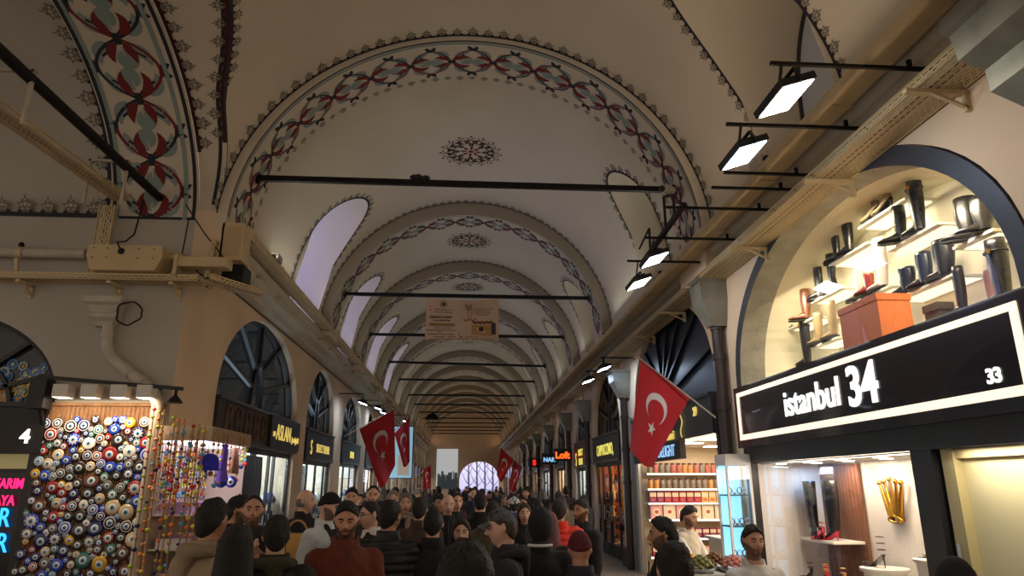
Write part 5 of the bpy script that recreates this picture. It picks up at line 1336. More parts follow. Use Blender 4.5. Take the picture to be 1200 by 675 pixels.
# lower window: tall heeled boots, pumps, sandals
t = thing('wall_shelf', 'white shelf on the slatted panel of the lower boot shop window', 'shelf', (4.7, 8.9, 1.02))
mb = MB(); mb.box(4.45, 4.85, 8.5, 9.35, 1.0, 1.03, SHW2); mb.build('board', t, bevel=.003)
PS = mat('red sole', (206, 40, 60), .4)
g2 = 'heels in the lower boot shop window'
boot('tall_boot', 'left tall black stiletto boot in the lower window', (4.58, 9.2, 1.03), TR, .66, BK, 'heel', group=g2, shaftw=1.7, sole=PS, lean=.03).scale = (1.08, 1.08, 1.08)
boot('tall_boot', 'right tall black stiletto boot with red sole in the lower window', (4.58, 8.68, 1.03), TL, .66, BK, 'heel', group=g2, shaftw=1.7, sole=PS).scale = (1.08, 1.08, 1.08)
def pump(name, label, p, face, col, strap=True, cup=True, sole=None, s_=1.):
    p = Vector(p); f = Vector(face).normalized(); up = Vector((0, 0, 1)); s = up.cross(f); m = mat('pump '+col[0], col[1], .3, coat=.3)
    t = thing(name, label, 'shoe', p, group=g2)
    hz = .10*s_; L = .22*s_
    mb = MB(); n = 12; R = []
    for e in (0, .008):
        R.append([(p+f*(-.02+L*q/n)+up*(hz*max(0, 1-(q/n)/.62)**1.2+e), (.02+.016*sin(pi*q/n)**.6)*s_) for q in range(n+1)])
    mb.grid([[c_+s*w_ for c_, w_ in R[0]], [c_+s*w_ for c_, w_ in R[1]], [c_-s*w_ for c_, w_ in R[1]], [c_-s*w_ for c_, w_ in R[0]]], sole or m, smooth=False, closev=True); mb.build('sole', t)
    mb = MB(); mb.tube([p-f*.01+up*hz, p-f*.018], [.012, .005], m, 8); mb.build('heel', t)
    mb = MB()
    if cup:
        mb.grid([[p+f*(L*.62+L*.3*v)+s*.036*s_*cos(a)*(1-.4*v)+up*(.01+.035*s_*sin(a)*(1-.35*v)) for a in [pi*q/8 for q in range(9)]] for v in (0, .33, .66, 1)], m)
        mb.grid([[p-f*.01+f*.05*v+(s*.024*cos(a)-f*.02*sin(a))*s_+up*(hz+zz) for a in [pi*q/8 for q in range(9)]] for v, zz in ((0, 0), (0, .045))], m)
    else:
        for v in (.6, .72, .86): mb.tube([p+f*L*v+s*.036*s_*cos(a)+up*(.012+.03*s_*sin(a)) for a in [pi*q/8 for q in range(9)]], .004, m, 5)
    if strap:
        for z_ in ((.05, .1) if cup else (.04, .09, .14)): mb.tube([p+f*.005+(s*.03*cos(a)+f*.034*sin(a))*s_+up*(hz+z_*s_) for a in [2*pi*q/14 for q in range(15)]], .005, m, 5, cap=False)
    mb.build('upper', t)
pump('pump', 'red black bowed pump on the shelf between the tall boots', (4.55, 8.98, 1.03), TR, ('black patent', (22, 20, 22)), sole=PS)
pump('pump', 'black pump with pink inside beside the right tall boot', (4.5, 8.82, 1.03), TL, ('coral', (220, 70, 80)))
t = thing('display_plinth', 'white round plinth with a strappy sandal in the boot shop window', 'plinth', (4.6, 7.7, FZ))
mb = MB(); mb.lathe((4.6, 7.75, FZ+.36), [(.24, 0), (.24, .02), (.21, .03), (.21, .56), (.25, .58), (.25, .61)], WHITE, 28); mb.build('body', t)
pump('sandal', 'tall black strappy sandal standing on the white plinth', (4.58, 7.72, FZ+.97), TL, ('black strap', (26, 26, 28)), cup=False, s_=1.35)
t = thing('display_plinth', 'low white plinth at the right of the boot shop window', 'plinth', (4.5, 6.7, FZ))
mb = MB(); mb.lathe((4.5, 6.7, FZ+.36), [(.2, 0), (.2, .02), (.17, .03), (.17, .76), (.2, .78), (.2, .8)], WHITE, 28); mb.build('body', t)
pump('sandal', 'clear pale sandal on the right plinth of the boot shop window', (4.5, 6.72, FZ+1.16), TL, ('silver strap', (180, 180, 176)), cup=False)
t = thing('display_plinth', 'low wooden plinth with gold pumps in the boot shop window', 'plinth', (4.4, 8.5, FZ))
mb = MB(); mb.box(4.15, 4.65, 8.2, 9.1, FZ+.36, .55, WOODP); mb.build('body', t, bevel=.006)
for k, (yy, cn) in enumerate(((8.95, 'black patent'), (8.75, 'gold'), (8.55, 'red'), (8.35, 'tan'))):
    pump('pump', '%s pump on the low wooden plinth' % cn, (4.35+.1*(k % 2), yy, .55), TL, (cn, {'black patent': (22, 20, 22), 'gold': (214, 164, 70), 'red': (190, 30, 40), 'tan': (190, 140, 90)}[cn]), sole=PS if k == 1 else None)
for k, (yy, cn, cc_) in enumerate(((7.3, 'white', (226, 222, 214)), (7.05, 'beige', (206, 180, 150)), (8.05, 'silver', (190, 190, 192)))):
    pump('pump', '%s pump standing on the floor of the boot shop window' % cn, (4.25, yy, FZ+.365), TF, (cn, cc_))
# ------------------------------------------------------------------ side street: shop 4, bead panel, souvenir kiosk
t = thing('shopfront', 'black shopfront number 4 with leaded coloured fanlight on the side street wall', 'shopfront', (-7.05, 9.3, FZ))
c, w, zs, r = SOPS[0]
mb = MB()
SG = [mat('stained '+n, c_, .3, emit=.16) for n, c_ in (('yellow', (196, 170, 60)), ('blue', (60, 90, 130)), ('grey', (120, 130, 126)), ('ochre', (150, 110, 50)))]
P = [(c-w*cos(pi*k/32), zs+r*sin(pi*k/32)**.92) for k in range(33)]
mb.poly([SW(u, z, .2) for u, z in P], mat('fanlight dark glass', (44, 52, 56), .2)); mb.build('fanlight_glass', t)
mb = MB(); rg = random.Random(2)
for k in range(150):                                   # leaded roundels in the lower half of the fanlight
    u = rg.uniform(c-w+.12, c+w-.12); z = zs+.05+rg.random()*.62
    if ((u-c)/w)**2+((z-zs)/r)**2 > .85: continue
    rr = rg.uniform(.05, .10); m = rg.choice(SG); d = .19-rg.random()*.01
    mb.grid([[SW(u+rr*cos(2*pi*q/12), z+rr*sin(2*pi*q/12), d) for q in range(12)], [SW(u+rr*.6*cos(2*pi*q/12), z+rr*.6*sin(2*pi*q/12), d) for q in range(12)]], m, closeu=True)
    mb.poly([SW(u+rr*.4*cos(2*pi*q/8), z+rr*.4*sin(2*pi*q/8), d) for q in range(8)], rg.choice(SG))
mb.build('leaded_roundels', t)
mb = MB()
def sseg(a, b, th=.05): mb.bar(SW(*a, .15), SW(*b, .15), th, .05, BLKF, up=(0, 0, 1))
for k in range(32): mb.bar(SW(*P[k], .12), SW(*P[k+1], .12), .12, .12, BLKP)
for k in range(1, 8): a = pi*k/8; sseg((c-.4*cos(a), zs+.3*sin(a)), (c-w*cos(a), zs+r*sin(a)))
for k in range(12): sseg((c-.4*cos(pi*k/12), zs+.3*sin(pi*k/12)), (c-.4*cos(pi*(k+1)/12), zs+.3*sin(pi*(k+1)/12)))
for k in range(20): sseg((c-w*.62*cos(pi*k/20), zs+r*.62*sin(pi*k/20)), (c-w*.62*cos(pi*(k+1)/20), zs+r*.62*sin(pi*(k+1)/20)))
mb.build('fanlight_bars', t)
mb = MB(); mb.box(c-w, c+w, 9.16, 9.45, 2.08, 2.66, BLKP); mb.box(c-w, c+w, 9.13, 9.45, 2.66, 2.72, BLKF); sb = mb.build('sign_board', t)
p4 = onY(22, 519, 9.15); text_mesh('4', .24, WLET, (p4.x, 9.15, p4.z), (1, 0, 0), (0, 0, 1), .01, .006, parent=sb)
mb = MB(); mb.box(c-w+.05, c+w-.1, 9.36, 9.42, 1.90, 2.08, mat('pale lit lintel', (190, 176, 120), .5, emit=.25)); mb.build('lit_lintel', t)
mb = MB(); mb.box(c+w-.14, c+w-.02, 9.2, 9.45, FZ, 2.08, BLKF); mb.box(c-w, c+w, 9.38, 9.44, 1.86, 1.9, BLKF); mb.build('door_frame', t)
mb = MB(); mb.box(c-w, c+w-.14, 9.44, 9.46, FZ, 1.86, mat('dark screen glass', (16, 20, 26), .15)); gp = mb.build('glass_pane', t)
PNK = mat('pink neon', (255, 40, 110), .4, emit=2.2, ecol=(255, 30, 100)); CYA = mat('blue neon', (60, 170, 255), .4, emit=2.2, ecol=(40, 160, 255))
for txt, px, py, s_, m in (('YARIM', 27, 572, .17, PNK), ('AYA', 16, 592, .17, PNK), ('NAR', 10, 617, .32, CYA), ('BAR', 7, 647, .32, CYA)):
    q = onY(px, py, 9.4); text_mesh(txt, s_, m, (q.x, 9.4, q.z), (1, 0, 0), (0, 0, 1), .006, .003, 'RIGHT' if m is PNK else 'RIGHT', .75, parent=gp, name='neon_lettering')
mb = MB(); mb.box(c-w, c+w, 10.2, 10.3, FZ, 2.3, BLKF); mb.box(c-w, c-w+.05, 9.4, 10.3, FZ, 2.3, BLKF); mb.build('inner_wall', t)

# black lamp rail over the bead panel with small shades
t = thing('lamp_rail', 'black lamp rail with spot lamps over the bead panel', 'lamp rail', (-4.5, 9.0, 2.95))
mb = MB(); mb.bar((-5.42, 9.0, 3.02), (-3.62, 9.0, 2.88), .045, .045, BLACK); mb.bar((-5.4, 9.0, 3.0), (-5.4, 9.3, 3.0), .04, .04, BLACK); mb.bar((-4.02, 9.0, 2.92), (-4.02, 9.3, 2.92), .04, .04, BLACK); mb.box(-5.46, -5.26, 8.92, 9.12, 2.62, 2.98, BLACK); mb.bar((-5.36, 9.02, 2.7), (-5.36, 9.2, 2.4), .04, .04, BLACK); mb.build('rail', t)
mb = MB(); mb.lathe((-3.70, 9.0, 2.70), [(.10, 0), (.095, .01), (.05, .07), (.02, .1), (.02, .17)], BLACK, 16); mb.build('lamp_shade', t)
mb = MB(); mb.lathe((-3.70, 9.0, 2.72), [(.03, -.01), (.05, .0)], mat('lamp bulb', (255, 255, 255), .3, emit=4, ecol=(255, 230, 190)), 10); mb.build('bulb', t)
LAMPX = [-5.08, -4.74, -4.38, -4.06]
for k, x in enumerate(LAMPX):
    mb = MB(); p = Vector((x, 9.0, 2.83)); mb.box(x-.10, x+.08, 8.93, 9.12, 2.76, 2.92, WHITE); mb.box(x-.09, x+.07, 8.94, 9.1, 2.755, 2.76, mat('spot underside', (255, 255, 255), .3, emit=6, ecol=(255, 232, 200))); mb.build('spot_lamp', t)
    LIGHTS.append(area('rail_lamp', (x, 8.90, 2.74), (x, 9.2, 1.4), .15, 5, (255, 226, 190)))

# backing of the bead panel
BX0, BX1, BZ0, BZ1, BY = -5.42, -3.92, .15, 2.68, 9.22
t = thing('bead_board', 'tall wooden slatted panel hung with evil eye discs', 'display board', ((BX0+BX1)/2, BY, FZ))
STRW = mat('straw backing', (130, 96, 66), .8, var=.25, scale=10, bump=.3, bscale=50)
mb = MB(); mb.box(BX0, BX1, BY, BY+.06, FZ+.01, BZ1, STRW); mb.build('board', t)
mb = MB()
for k in range(28): x = BX0+.03+k*(BX1-BX0-.06)/27; mb.tube([(x, BY-.012, BZ1-.01), (x+.008*sin(k), BY-.016, 1.5), (x, BY-.014, BZ0)], .006, STRW, 5)
mb.build('rope', t)
mb = MB(); mb.box(BX0-.02, BX1+.02, BY-.03, BY+.07, BZ1, BZ1+.04, STRW); mb.build('top_rail', t)
EYEC = [('navy', (16, 26, 96)), ('navy', (16, 26, 96)), ('blue', (30, 70, 190)), ('blue', (30, 70, 190)), ('pale blue', (100, 160, 210)), ('red', (150, 26, 36)), ('white', (214, 208, 196)), ('grey', (110, 108, 108)), ('black', (24, 24, 30)), ('brown', (96, 58, 38)), ('yellow', (214, 168, 40)), ('teal', (40, 110, 110)), ('cream', (206, 186, 150)), ('dark', (40, 34, 36))]
EW = mat('bead white', (236, 234, 228), .15, coat=.5); EB = mat('bead pale blue', (120, 180, 225), .15, coat=.5); EK = mat('bead pupil', (12, 12, 22), .12, coat=.6)
CORD = mat('straw cord', (170, 130, 86), .8)
rg = random.Random(77)
PROTO = {}
def eye_proto(cn, cc, style):
    """an evil eye disc facing -Y, radius 1"""
    key = (cn, style)
    if key in PROTO: return PROTO[key]
    rm = mat('bead '+cn, cc, .15, coat=.5)
    a = MB(); a.lathe((0, 0, 0), [(.0, -.16), (.55, -.17), (.85, -.13), (1., -.03), (.96, .06), (.0, .06)], rm, 24, 'y')
    me_rim = a
    b = MB(); b.lathe((0, 0, 0), [(.0, -.195), (.46 if style != 2 else .58, -.185), (.49 if style != 2 else .62, -.165)], EW, 20, 'y')
    if style == 2:
        for q in range(10): a_ = 2*pi*q/10; b.lathe((.76*cos(a_), 0, .76*sin(a_)), [(.0, -.18), (.08, -.16)], EW, 6, 'y')
    if style == 1: b.grid([[Vector((.86*cos(2*pi*q/24), -.142, .86*sin(2*pi*q/24))) for q in range(24)], [Vector((.74*cos(2*pi*q/24), -.16, .74*sin(2*pi*q/24))) for q in range(24)]], EW if cn != 'white' else rm, closeu=True)
    c_ = MB(); c_.lathe((0, 0, 0), [(.0, -.215), (.30, -.205), (.33, -.19)], EB, 16, 'y')
    d = MB(); d.lathe((0, 0, 0), [(.0, -.235), (.15, -.225), (.17, -.21)], EK, 12, 'y')
    PROTO[key] = (me_rim, b, c_, d); return PROTO[key]
EYEN = [0]
MESHC = {}
def eye_disc(x, z, R, ci, style, y=BY-.03, tilt=0., where='bead panel', loop=True):
    cn, cc = EYEC[ci]; key = (cn, style)
    t = thing('evil_eye_disc', '%s evil eye disc hung on the %s' % (cn, where), 'evil eye disc', (x, y, z), group='evil eye discs on the bead panel')
    t.rotation_euler = (tilt, rg.uniform(-.3, .3), 0); t.scale = (R, R*.9, R)
    if key not in MESHC:
        pr = eye_proto(cn, cc, style); MESHC[key] = []
        for nm, q in zip(('glass_rim', 'white_ring', 'iris', 'pupil'), pr):
            o = q.build(nm, t, world=False); MESHC[key].append(o.data)
        l = MB(); l.tube([(0, .0, 1.0), (.04, -.02, 1.25), (0, 0, 1.6)], .05, CORD, 5); MESHC[key].append(l.build('hanging_cord', t, world=False).data)
    else:
        for nm, me in zip(('glass_rim', 'white_ring', 'iris', 'pupil', 'hanging_cord'), MESHC[key]):
            o = bpy.data.objects.new(nm, me); COL.objects.link(o); o.parent = t
    return t
placed = []
tries = 0
zone = lambda x, z: ['top', 'upper part', 'middle', 'lower part', 'foot'][min(4, int((BZ1-z)/.5))]+(' left' if x < BX0+.45 else ' right' if x > BX1-.45 else '')+' of the bead panel'
while tries < 9000 and len(placed) < 270:
    tries += 1; R = rg.choice([.095, .085, .08, .07, .065, .06]) if tries < 5000 else rg.choice([.055, .045, .04])
    x = rg.uniform(BX0+R, BX1-R); z = rg.uniform(BZ0+R, BZ1-.12-R)
    if all((x-a)**2+(z-b)**2 > (R+c_)**2*(.8 if tries < 5000 else .62) for a, b, c_ in placed):
        placed.append((x, z, R)); eye_disc(x, z, R, rg.choice([0, 1, 2, 3, 0, 2, 4, 5, 5, 6, 7, 8, 8, 9, 10, 11, 12, 13, 13]), rg.choice([0, 0, 0, 1, 2]), tilt=rg.uniform(-.1, .12), where=zone(x, z))
rows_ = {}
for o in [o for o in S.objects if o.get('group') == 'evil eye discs on the bead panel']: rows_.setdefault(int((BZ1-o.location.z)/.15), []).append(o)
for n1, k_ in enumerate(sorted(rows_)):
    for n2, o in enumerate(sorted(rows_[k_], key=lambda q: q.location.x)):
        q_ = o['label'].split(' evil')[0]; o['label'] = '%s %s eye disc on bead panel, %s row down, %s from left' % ('large' if o.scale.x > .075 else 'medium' if o.scale.x > .056 else 'small', q_, ORDN[n1], ORDN[n2])
# strings of coloured beads right of the panel
BC = [('yellow', (226, 196, 60)), ('pale blue', (100, 170, 210)), ('orange', (230, 130, 50)), ('red', (206, 40, 40)), ('navy', (24, 34, 90)), ('lime', (170, 190, 60)), ('tan', (200, 150, 100))]
for k in range(9):
    x = -3.94+.085*k+rg.uniform(-.01, .01); y = 9.02-.05*(k % 3); z1 = 2.62-.035*k; z0 = rg.uniform(.2, .6)
    cA, cB = rg.choice(BC), rg.choice(BC)
    t = thing('bead_string', 'hanging straw cord strung with %s and %s beads, %s string from the bead panel' % (cA[0], cB[0] if cB is not cA else 'plain', ['first', 'second', 'third', 'fourth', 'fifth', 'sixth', 'seventh', 'eighth', 'ninth'][k]), 'bead string', (x, y, z1), group='bead strings beside the bead panel')
    mb = MB(); mb.tube([(x, y, z1+.06), (x+.01, y, (z0+z1)/2), (x, y, z0)], .009, CORD, 5); mb.build('cord', t)
    z = z1; q = 0
    mb = MB(); mc = MB()
    while z > z0:
        R = rg.choice([.028, .022, .034]); cm = rg.choice(BC+[cA, cB, cA]); bm_ = mb if q % 2 else mc
        bm_.lathe((x+rg.uniform(-.01, .01), y-.01, z), [(0, R*.8), (R*.7, R*.6), (R, 0), (R*.7, -R*.6), (0, -R*.8)], mat('string bead '+cm[0], cm[1], .35), 10); z -= R*2+rg.uniform(.03, .12); q += 1
    mb.build('beads', t); mc.build('beads', t)

# kiosk wrapping the corner
KX0, KX1, KY0, KY1 = -3.86, -3.28, 9.08, 10.75
t = thing('souvenir_kiosk', 'lit souvenir kiosk with cream header boards at the corner of the left wall', 'kiosk', (-3.6, 9.9, FZ))
HB = mat('kiosk cream board', (214, 196, 170), .6)
mb = MB(); mb.box(KX0, KX1+.05, KY0-.04, KY0, 2.24, 2.42, HB); mb.box(KX1, KX1+.05, KY0, KY1, 2.24, 2.42, HB); mb.box(KX0, KX1, KY0, KY1, 2.40, 2.42, HB); mb.build('header_board', t)
mb = MB()
for k in range(22): y = KY0+.05+k*(KY1-KY0-.08)/21; mb.box(KX1+.05, KX1+.056, y, y+.03, 2.245, 2.415, mat('board slots', (150, 120, 92), .7))
mb.build('slatted_face', t)
mb = MB(); mb.box(KX0+.02, KX1-.03, KY0+.05, KY1-.05, 2.22, 2.24, mat('kiosk lamp', (255, 255, 255), .3, emit=2, ecol=(240, 240, 255))); mb.build('light_panel', t)
mb = MB(); mb.box(KX0, KX0+.03, KY0, KY1, FZ+.01, 2.24, mat('kiosk back', (196, 176, 160), .5)); mb.box(KX0, KX1, KY1-.03, KY1, FZ+.01, 2.24, mat('kiosk back', (196, 176, 160), .5)); mb.build('back_panel', t)
for z in (.55, .95, 1.35):
    mb = MB(); mb.box(KX0+.03, KX1-.02, KY0+.02, KY1-.03, z-.02, z, WHITE); mb.build('shelf', t)
mb = MB(); mb.box(KX0+.02, KX1, KY0+.01, KY1-.03, FZ+.01, .2, BLKF); mb.build('plinth', t)
LIGHTS.append(area('kiosk_lamp', (-3.45, 9.8, 2.2), (-3.3, 9.7, .5), 1.3, 9, (235, 235, 255), sy=.4))
mb = MB(); rk = random.Random(4)
LIL = [mat('lilac box', (200, 160, 214), .5), mat('pink box', (226, 150, 190), .5), mat('white box', (226, 224, 230), .5), mat('brown box', (120, 80, 60), .5)]
for z in (.55, .95, 1.35):
    y = KY0+.06
    while y < KY1-.15:
        wd_ = rk.uniform(.08, .16); mb.box(KX0+.1, KX1-.08-rk.random()*.12, y, y+wd_*.92, z+.001, z+rk.uniform(.06, .15), rk.choice(LIL)); y += wd_
tag(mb.build('souvenir_boxes'), 'lilac, pink and white souvenir boxes filling the kiosk shelves', 'souvenirs', kind='stuff')
# charms hanging from the header: front and street side
names = ['first', 'second', 'third', 'fourth', 'fifth', 'sixth', 'seventh', 'eighth', 'ninth', 'tenth', 'eleventh', 'twelfth', 'thirteenth', 'fourteenth', 'fifteenth', 'sixteenth']
for k in range(16):
    if k < 7: x, y = KX0+.06+k*.085, KY0-.06; side = 'front'
    else: x, y = KX1+.07, KY0+.08+(k-7)*.17; side = 'street side'
    L_ = rk.uniform(.22, .6); cm = rk.choice(BC)
    t = thing('hanging_charm', 'dangling %s charm on the %s of the kiosk header, %s along' % (cm[0], side, names[k]), 'charm', (x, y, 2.3), group='charms hanging from the kiosk header')
    mb = MB(); mb.tube([(x, y, 2.36), (x, y, 2.2), (x, y, 2.3-L_)], .006, CORD, 5); mb.build('cord', t)
    mb = MB(); z = 2.3-.1
    while z > 2.3-L_: R = rk.uniform(.014, .028); c2 = rk.choice(BC); mb.ball((x, y, z), R, R, R, mat('string bead '+c2[0], c2[1], .35), 8, 5); z -= R*2+rk.uniform(.01, .06)
    mb.build('beads', t)
    mb = MB(); mb.lathe((x, y-.0, 2.3-L_-.03), [(0, -.012), (.03, -.014), (.034, 0), (.03, .01), (0, .01)], mat('string bead '+cm[0], cm[1], .3), 12, 'y'); mb.build('medallion', t)
# bracelets and key rings hung in rows on the kiosk back
for r_ in range(6):
    for q_ in range(15):
        y = KY0+.12+q_*.105; z = 2.12-r_*.13; cm = rk.choice(BC)
        mb = MB(); mb.tube([(KX0+.05, y, z+.05), (KX0+.055, y+.004, z)], .004, CORD, 4); mb.tube([(KX0+.06, y+.026*cos(a), z-.03+.035*sin(a)) for a in [2*pi*i/8 for i in range(9)]], .009, mat('string bead '+cm[0], cm[1], .35), 5, cap=False); mb.ball((KX0+.07, y, z-.066), .013, .013, .013, rk.choice(COOLG), 6, 4)
        tag(mb.build('bracelet'), '%s bracelet on the kiosk back wall, %s row down, %s from the side street' % (cm[0], ORDN[r_], ORDN[q_]), 'bracelet', 'bracelets on the kiosk back wall')
for q_ in range(17):
    y = KY0-.0; x = KX0+.05+q_*.035; z0 = rk.uniform(1.25, 1.8)
    mb = MB(); mb.tube([(x, y+.02, 2.2), (x, y+.02, z0)], .004, CORD, 4); cm = rk.choice(BC); R = rk.uniform(.018, .03)
    z = 2.1
    while z > z0: mb.ball((x, y+.015, z), R*.7, R*.6, R*.7, mat('string bead '+cm[0], cm[1], .35), 7, 4); z -= rk.uniform(.05, .11); cm = rk.choice(BC)
    tag(mb.build('key_ring_string'), 'string of small charms with %s beads in the kiosk front, %s from the wall' % (cm[0], ORDN[q_]), 'charm string', 'charm strings in the kiosk front')
# blue cap, purple scarf, two blue discs
t = thing('cap', 'bright blue cap hanging at the corner of the kiosk', 'cap', (-3.22, 9.3, 2.0))
CB = mat('cobalt cloth', (40, 44, 190), .7)
mb = MB(); mb.lathe((-3.24, 9.15, 1.90), [(.12, 0), (.125, .05), (.11, .12), (.07, .17), (.0, .19)], CB, 18); mb.build('crown', t)
mb = MB(); mb.grid([[Vector((-3.24+(.12+.09*v)*cos(a), 9.15+(.12+.09*v)*sin(a), 1.90-.03*v)) for a in [-2.2+q*.18 for q in range(13)]] for v in (0, .5, 1)], CB); mb.build('brim', t)
mb = MB(); rr = []
for q in range(9): z = 2.22-.06*q; rr.append([Vector((-3.2+.01*sin(q), 9.55+(.035+.012*q**.8)*cos(a)*(1+.2*sin(3*a)), z)) + Vector(((.03+.006*q)*sin(a), 0, 0)) for a in [2*pi*i/14 for i in range(14)]])
mb.grid(rr, mat('violet cloth', (110, 80, 190), .8), closeu=True); mb.poly(rr[-1], mat('violet cloth', (110, 80, 190), .8))
tag(mb.build('scarf'), 'violet scarf hanging from the kiosk beside the blue cap', 'scarf')
mb = MB(); rr = []
for q in range(8): z = 2.2-.05*q; rr.append([Vector((-3.2, 10.0, z))+Vector(((.04+.004*q)*sin(a), (.06+.008*q)*cos(a)*(1+.2*sin(3*a)), 0)) for a in [2*pi*i/14 for i in range(14)]])
mb.grid(rr, mat('brown patterned cloth', (140, 96, 66), .8, var=.4, scale=30), closeu=True); mb.poly(rr[-1], mat('brown patterned cloth', (140, 96, 66), .8))
tag(mb.build('scarf'), 'brown patterned scarf hanging near the far end of the kiosk', 'scarf')
for k, (y, lab) in enumerate(((9.55, 'plain blue glass disc under the violet scarf'), (9.95, 'blue and white eye disc hanging from the kiosk street side'))):
    t = thing('evil_eye_disc', lab, 'evil eye disc', (-3.2, y, 1.74), group='blue discs on the kiosk')
    mb = MB(); mb.lathe((-3.2, y, 1.74), [(0, -.02), (.07, -.02), (.08, 0), (.07, .015), (0, .015)], mat('bead blue', (30, 70, 190), .15), 20, 'y' if k == 0 else 'y'); mb.build('glass_rim', t)
    if k:
        mb = MB(); mb.lathe((-3.2, y, 1.74), [(0, -.027), (.042, -.026), (.045, -.02)], EW, 16, 'y'); mb.build('white_ring', t)
        mb = MB(); mb.lathe((-3.2, y, 1.74), [(0, -.032), (.02, -.031), (.022, -.026)], EK, 12, 'y'); mb.build('pupil', t)
# silver chains on display beyond the kiosk (street side window of the jewellery shop)
t = thing('chain_display', 'white display board of silver chains beyond the souvenir kiosk', 'chain display', (-3.7, 11.3, 1.))
mb = MB(); mb.box(-3.80, -3.76, 10.85, 12.1, .3, 2.1, mat('pale display board', (206, 220, 226), .5, emit=.12)); mb.build('board', t)
for k in range(30):
    y = 10.9+k*.04; L_ = .5+.25*sin(k*.9)**2
    mb = MB(); mb.tube([(-3.74, y, 1.9), (-3.735, y+.004, 1.9-L_/2), (-3.74, y, 1.9-L_)], .006, STEEL, 5); mb.ball((-3.735, y, 1.9-L_), .016, .016, .02, COOLG[k % 4], 6, 4); mb.build('chain', t)
mb = MB()
for k in range(12):
    y = 12.2+.11*k; mb.tube([(-3.80, y, 2.2), (-3.78, y+.01, 1.7), (-3.8, y, 1.2)], .02, BLACK, 6)
tag(mb.build('leather_straps'), 'dark leather straps hanging in the jewellery shop window', 'straps', kind='stuff')

# outside the far doorway: pale street, trees and a parked red car shape are all that show
mb = MB(); mb.box(-9, 12, 84, 84.5, FZ, 9, mat('pale facade', (200, 200, 226), .8)); mb.box(-9, 12, 83.7, 84, FZ, 1.2, mat('facade plinth', (150, 150, 170), .8))
struct(mb.build('wall_outside'), 'pale building across the street beyond the far doorway')
for k, (x, h_) in enumerate(((.3, 5), (1.2, 5.5), (2.1, 5), (3.0, 5.2))):
    t = thing('street_tree', 'bare dark tree outside the far doorway, %s from the left' % ['first', 'second', 'third', 'fourth'][k], 'tree', (x, 76+k, FZ), group='trees outside the far doorway')
    mb = MB(); mb.tube([(x, 76+k, FZ), (x+.1, 76+k, 1.6), (x, 76+k, h_)], [.14, .1, .05], mat('bark', (70, 60, 60), .9), 8); mb.build('trunk', t)
    mb = MB()
    for q in range(8): a = q*2.4; z = 1.4+.4*q; mb.tube([(x, 76+k, z), (x+.5*cos(a), 76+k+.5*sin(a), z+.5), (x+.9*cos(a), 76+k+.9*sin(a), z+1.2)], [.05, .035, .015], mat('bark', (70, 60, 60), .9), 6)
    mb.build('branches', t)
t = thing('car', 'red car parked outside the far doorway', 'car', (.6, 73, FZ))
mb = MB(); prof = [(-1.9, .25), (-1.95, .6), (-1.2, .8), (-.7, 1.3), (.7, 1.32), (1.3, .85), (1.95, .75), (2.0, .3)]
RC = mat('car red', (190, 40, 40), .3, coat=.5)
mb.extrude([(.6+u, FZ+.05+v) for u, v in prof], lambda u, v, d: Vector((u, 73+d, v)), -.8, .8, RC); mb.build('body', t, bevel=.05)
mb = MB(); mb.extrude([(.6+u, FZ+.05+v) for u, v in ((-.95, .85), (-.62, 1.22), (.62, 1.24), (1.05, .88))], lambda u, v, d: Vector((u, 73+d, v)), -.81, .81, BLKP); mb.build('side_window', t)
for x in (-.6, 1.8):
    mb = MB(); mb.lathe((x, 72.15, FZ+.32), [(0, -.02), (.2, -.02), (.32, 0), (.32, .2)], BLACK, 18, 'y'); mb.build('wheel', t)
LIGHTS.append(area('daylight_street', (2, 74, 8), (2, 84, 3), 10, 2600, (220, 222, 255)))
LIGHTS.append(area('daylight_door', (1.35, 70.5, 3.4), (1.35, 60, 1), 3, 160, (215, 220, 255)))
# ------------------------------------------------------------------ people
def remeshed(mb, voxel, smooth=3, puff=None):
    """fuse overlapping volumes into one continuous surface; returns (verts, faces)"""
    me = bpy.data.meshes.new('tmp'); me.from_pydata([tuple(v) for v in mb.v], [], mb.f); me.update()
    bm = bmesh.new(); bm.from_mesh(me); bmesh.ops.recalc_face_normals(bm, faces=bm.faces); bm.to_mesh(me); bm.free()
    o = bpy.data.objects.new('tmp', me); COL.objects.link(o)
    r = o.modifiers.new('r', 'REMESH'); r.mode = 'VOXEL'; r.voxel_size = voxel; r.adaptivity = 0
    if smooth: s = o.modifiers.new('s', 'SMOOTH'); s.factor = .5; s.iterations = smooth
    dg = bpy.context.evaluated_depsgraph_get(); ev = o.evaluated_get(dg); m2 = ev.to_mesh()
    V = [v.co.copy() for v in m2.vertices]
    if puff: V = [v.co+v.normal*puff(v.co) for v in m2.vertices]
    F = [tuple(p.vertices) for p in m2.polygons]; ev.to_mesh_clear()
    bpy.data.objects.remove(o); bpy.data.meshes.remove(me)
    return V, F
def mesh_obj(name, V, F, mats, fm, parent, extra=None):
    """V,F with per-face material fm; extra = MB appended as separate polys (eyes, lips, brows)"""
    V = list(V); F = list(F); fm = list(fm) if fm else [0]*len(F); mats = list(mats); sm = [True]*len(F)
    if extra:
        b = len(V); V += [Vector(v) for v in extra.v]; F += [tuple(i+b for i in f) for f in extra.f]
        idx = {}
        for k, m in enumerate(extra.mats):
            if m not in mats: mats.append(m)
            idx[k] = mats.index(m)
        fm += [idx[k] for k in extra.m]; sm += extra.smooth
    me = bpy.data.meshes.new(name); me.from_pydata([tuple(v) for v in V], [], F)
    for m in mats: me.materials.append(m)
    me.polygons.foreach_set('material_index', fm); me.polygons.foreach_set('use_smooth', sm); me.update()
    o = bpy.data.objects.new(name, me); COL.objects.link(o); o.parent = parent
    return o
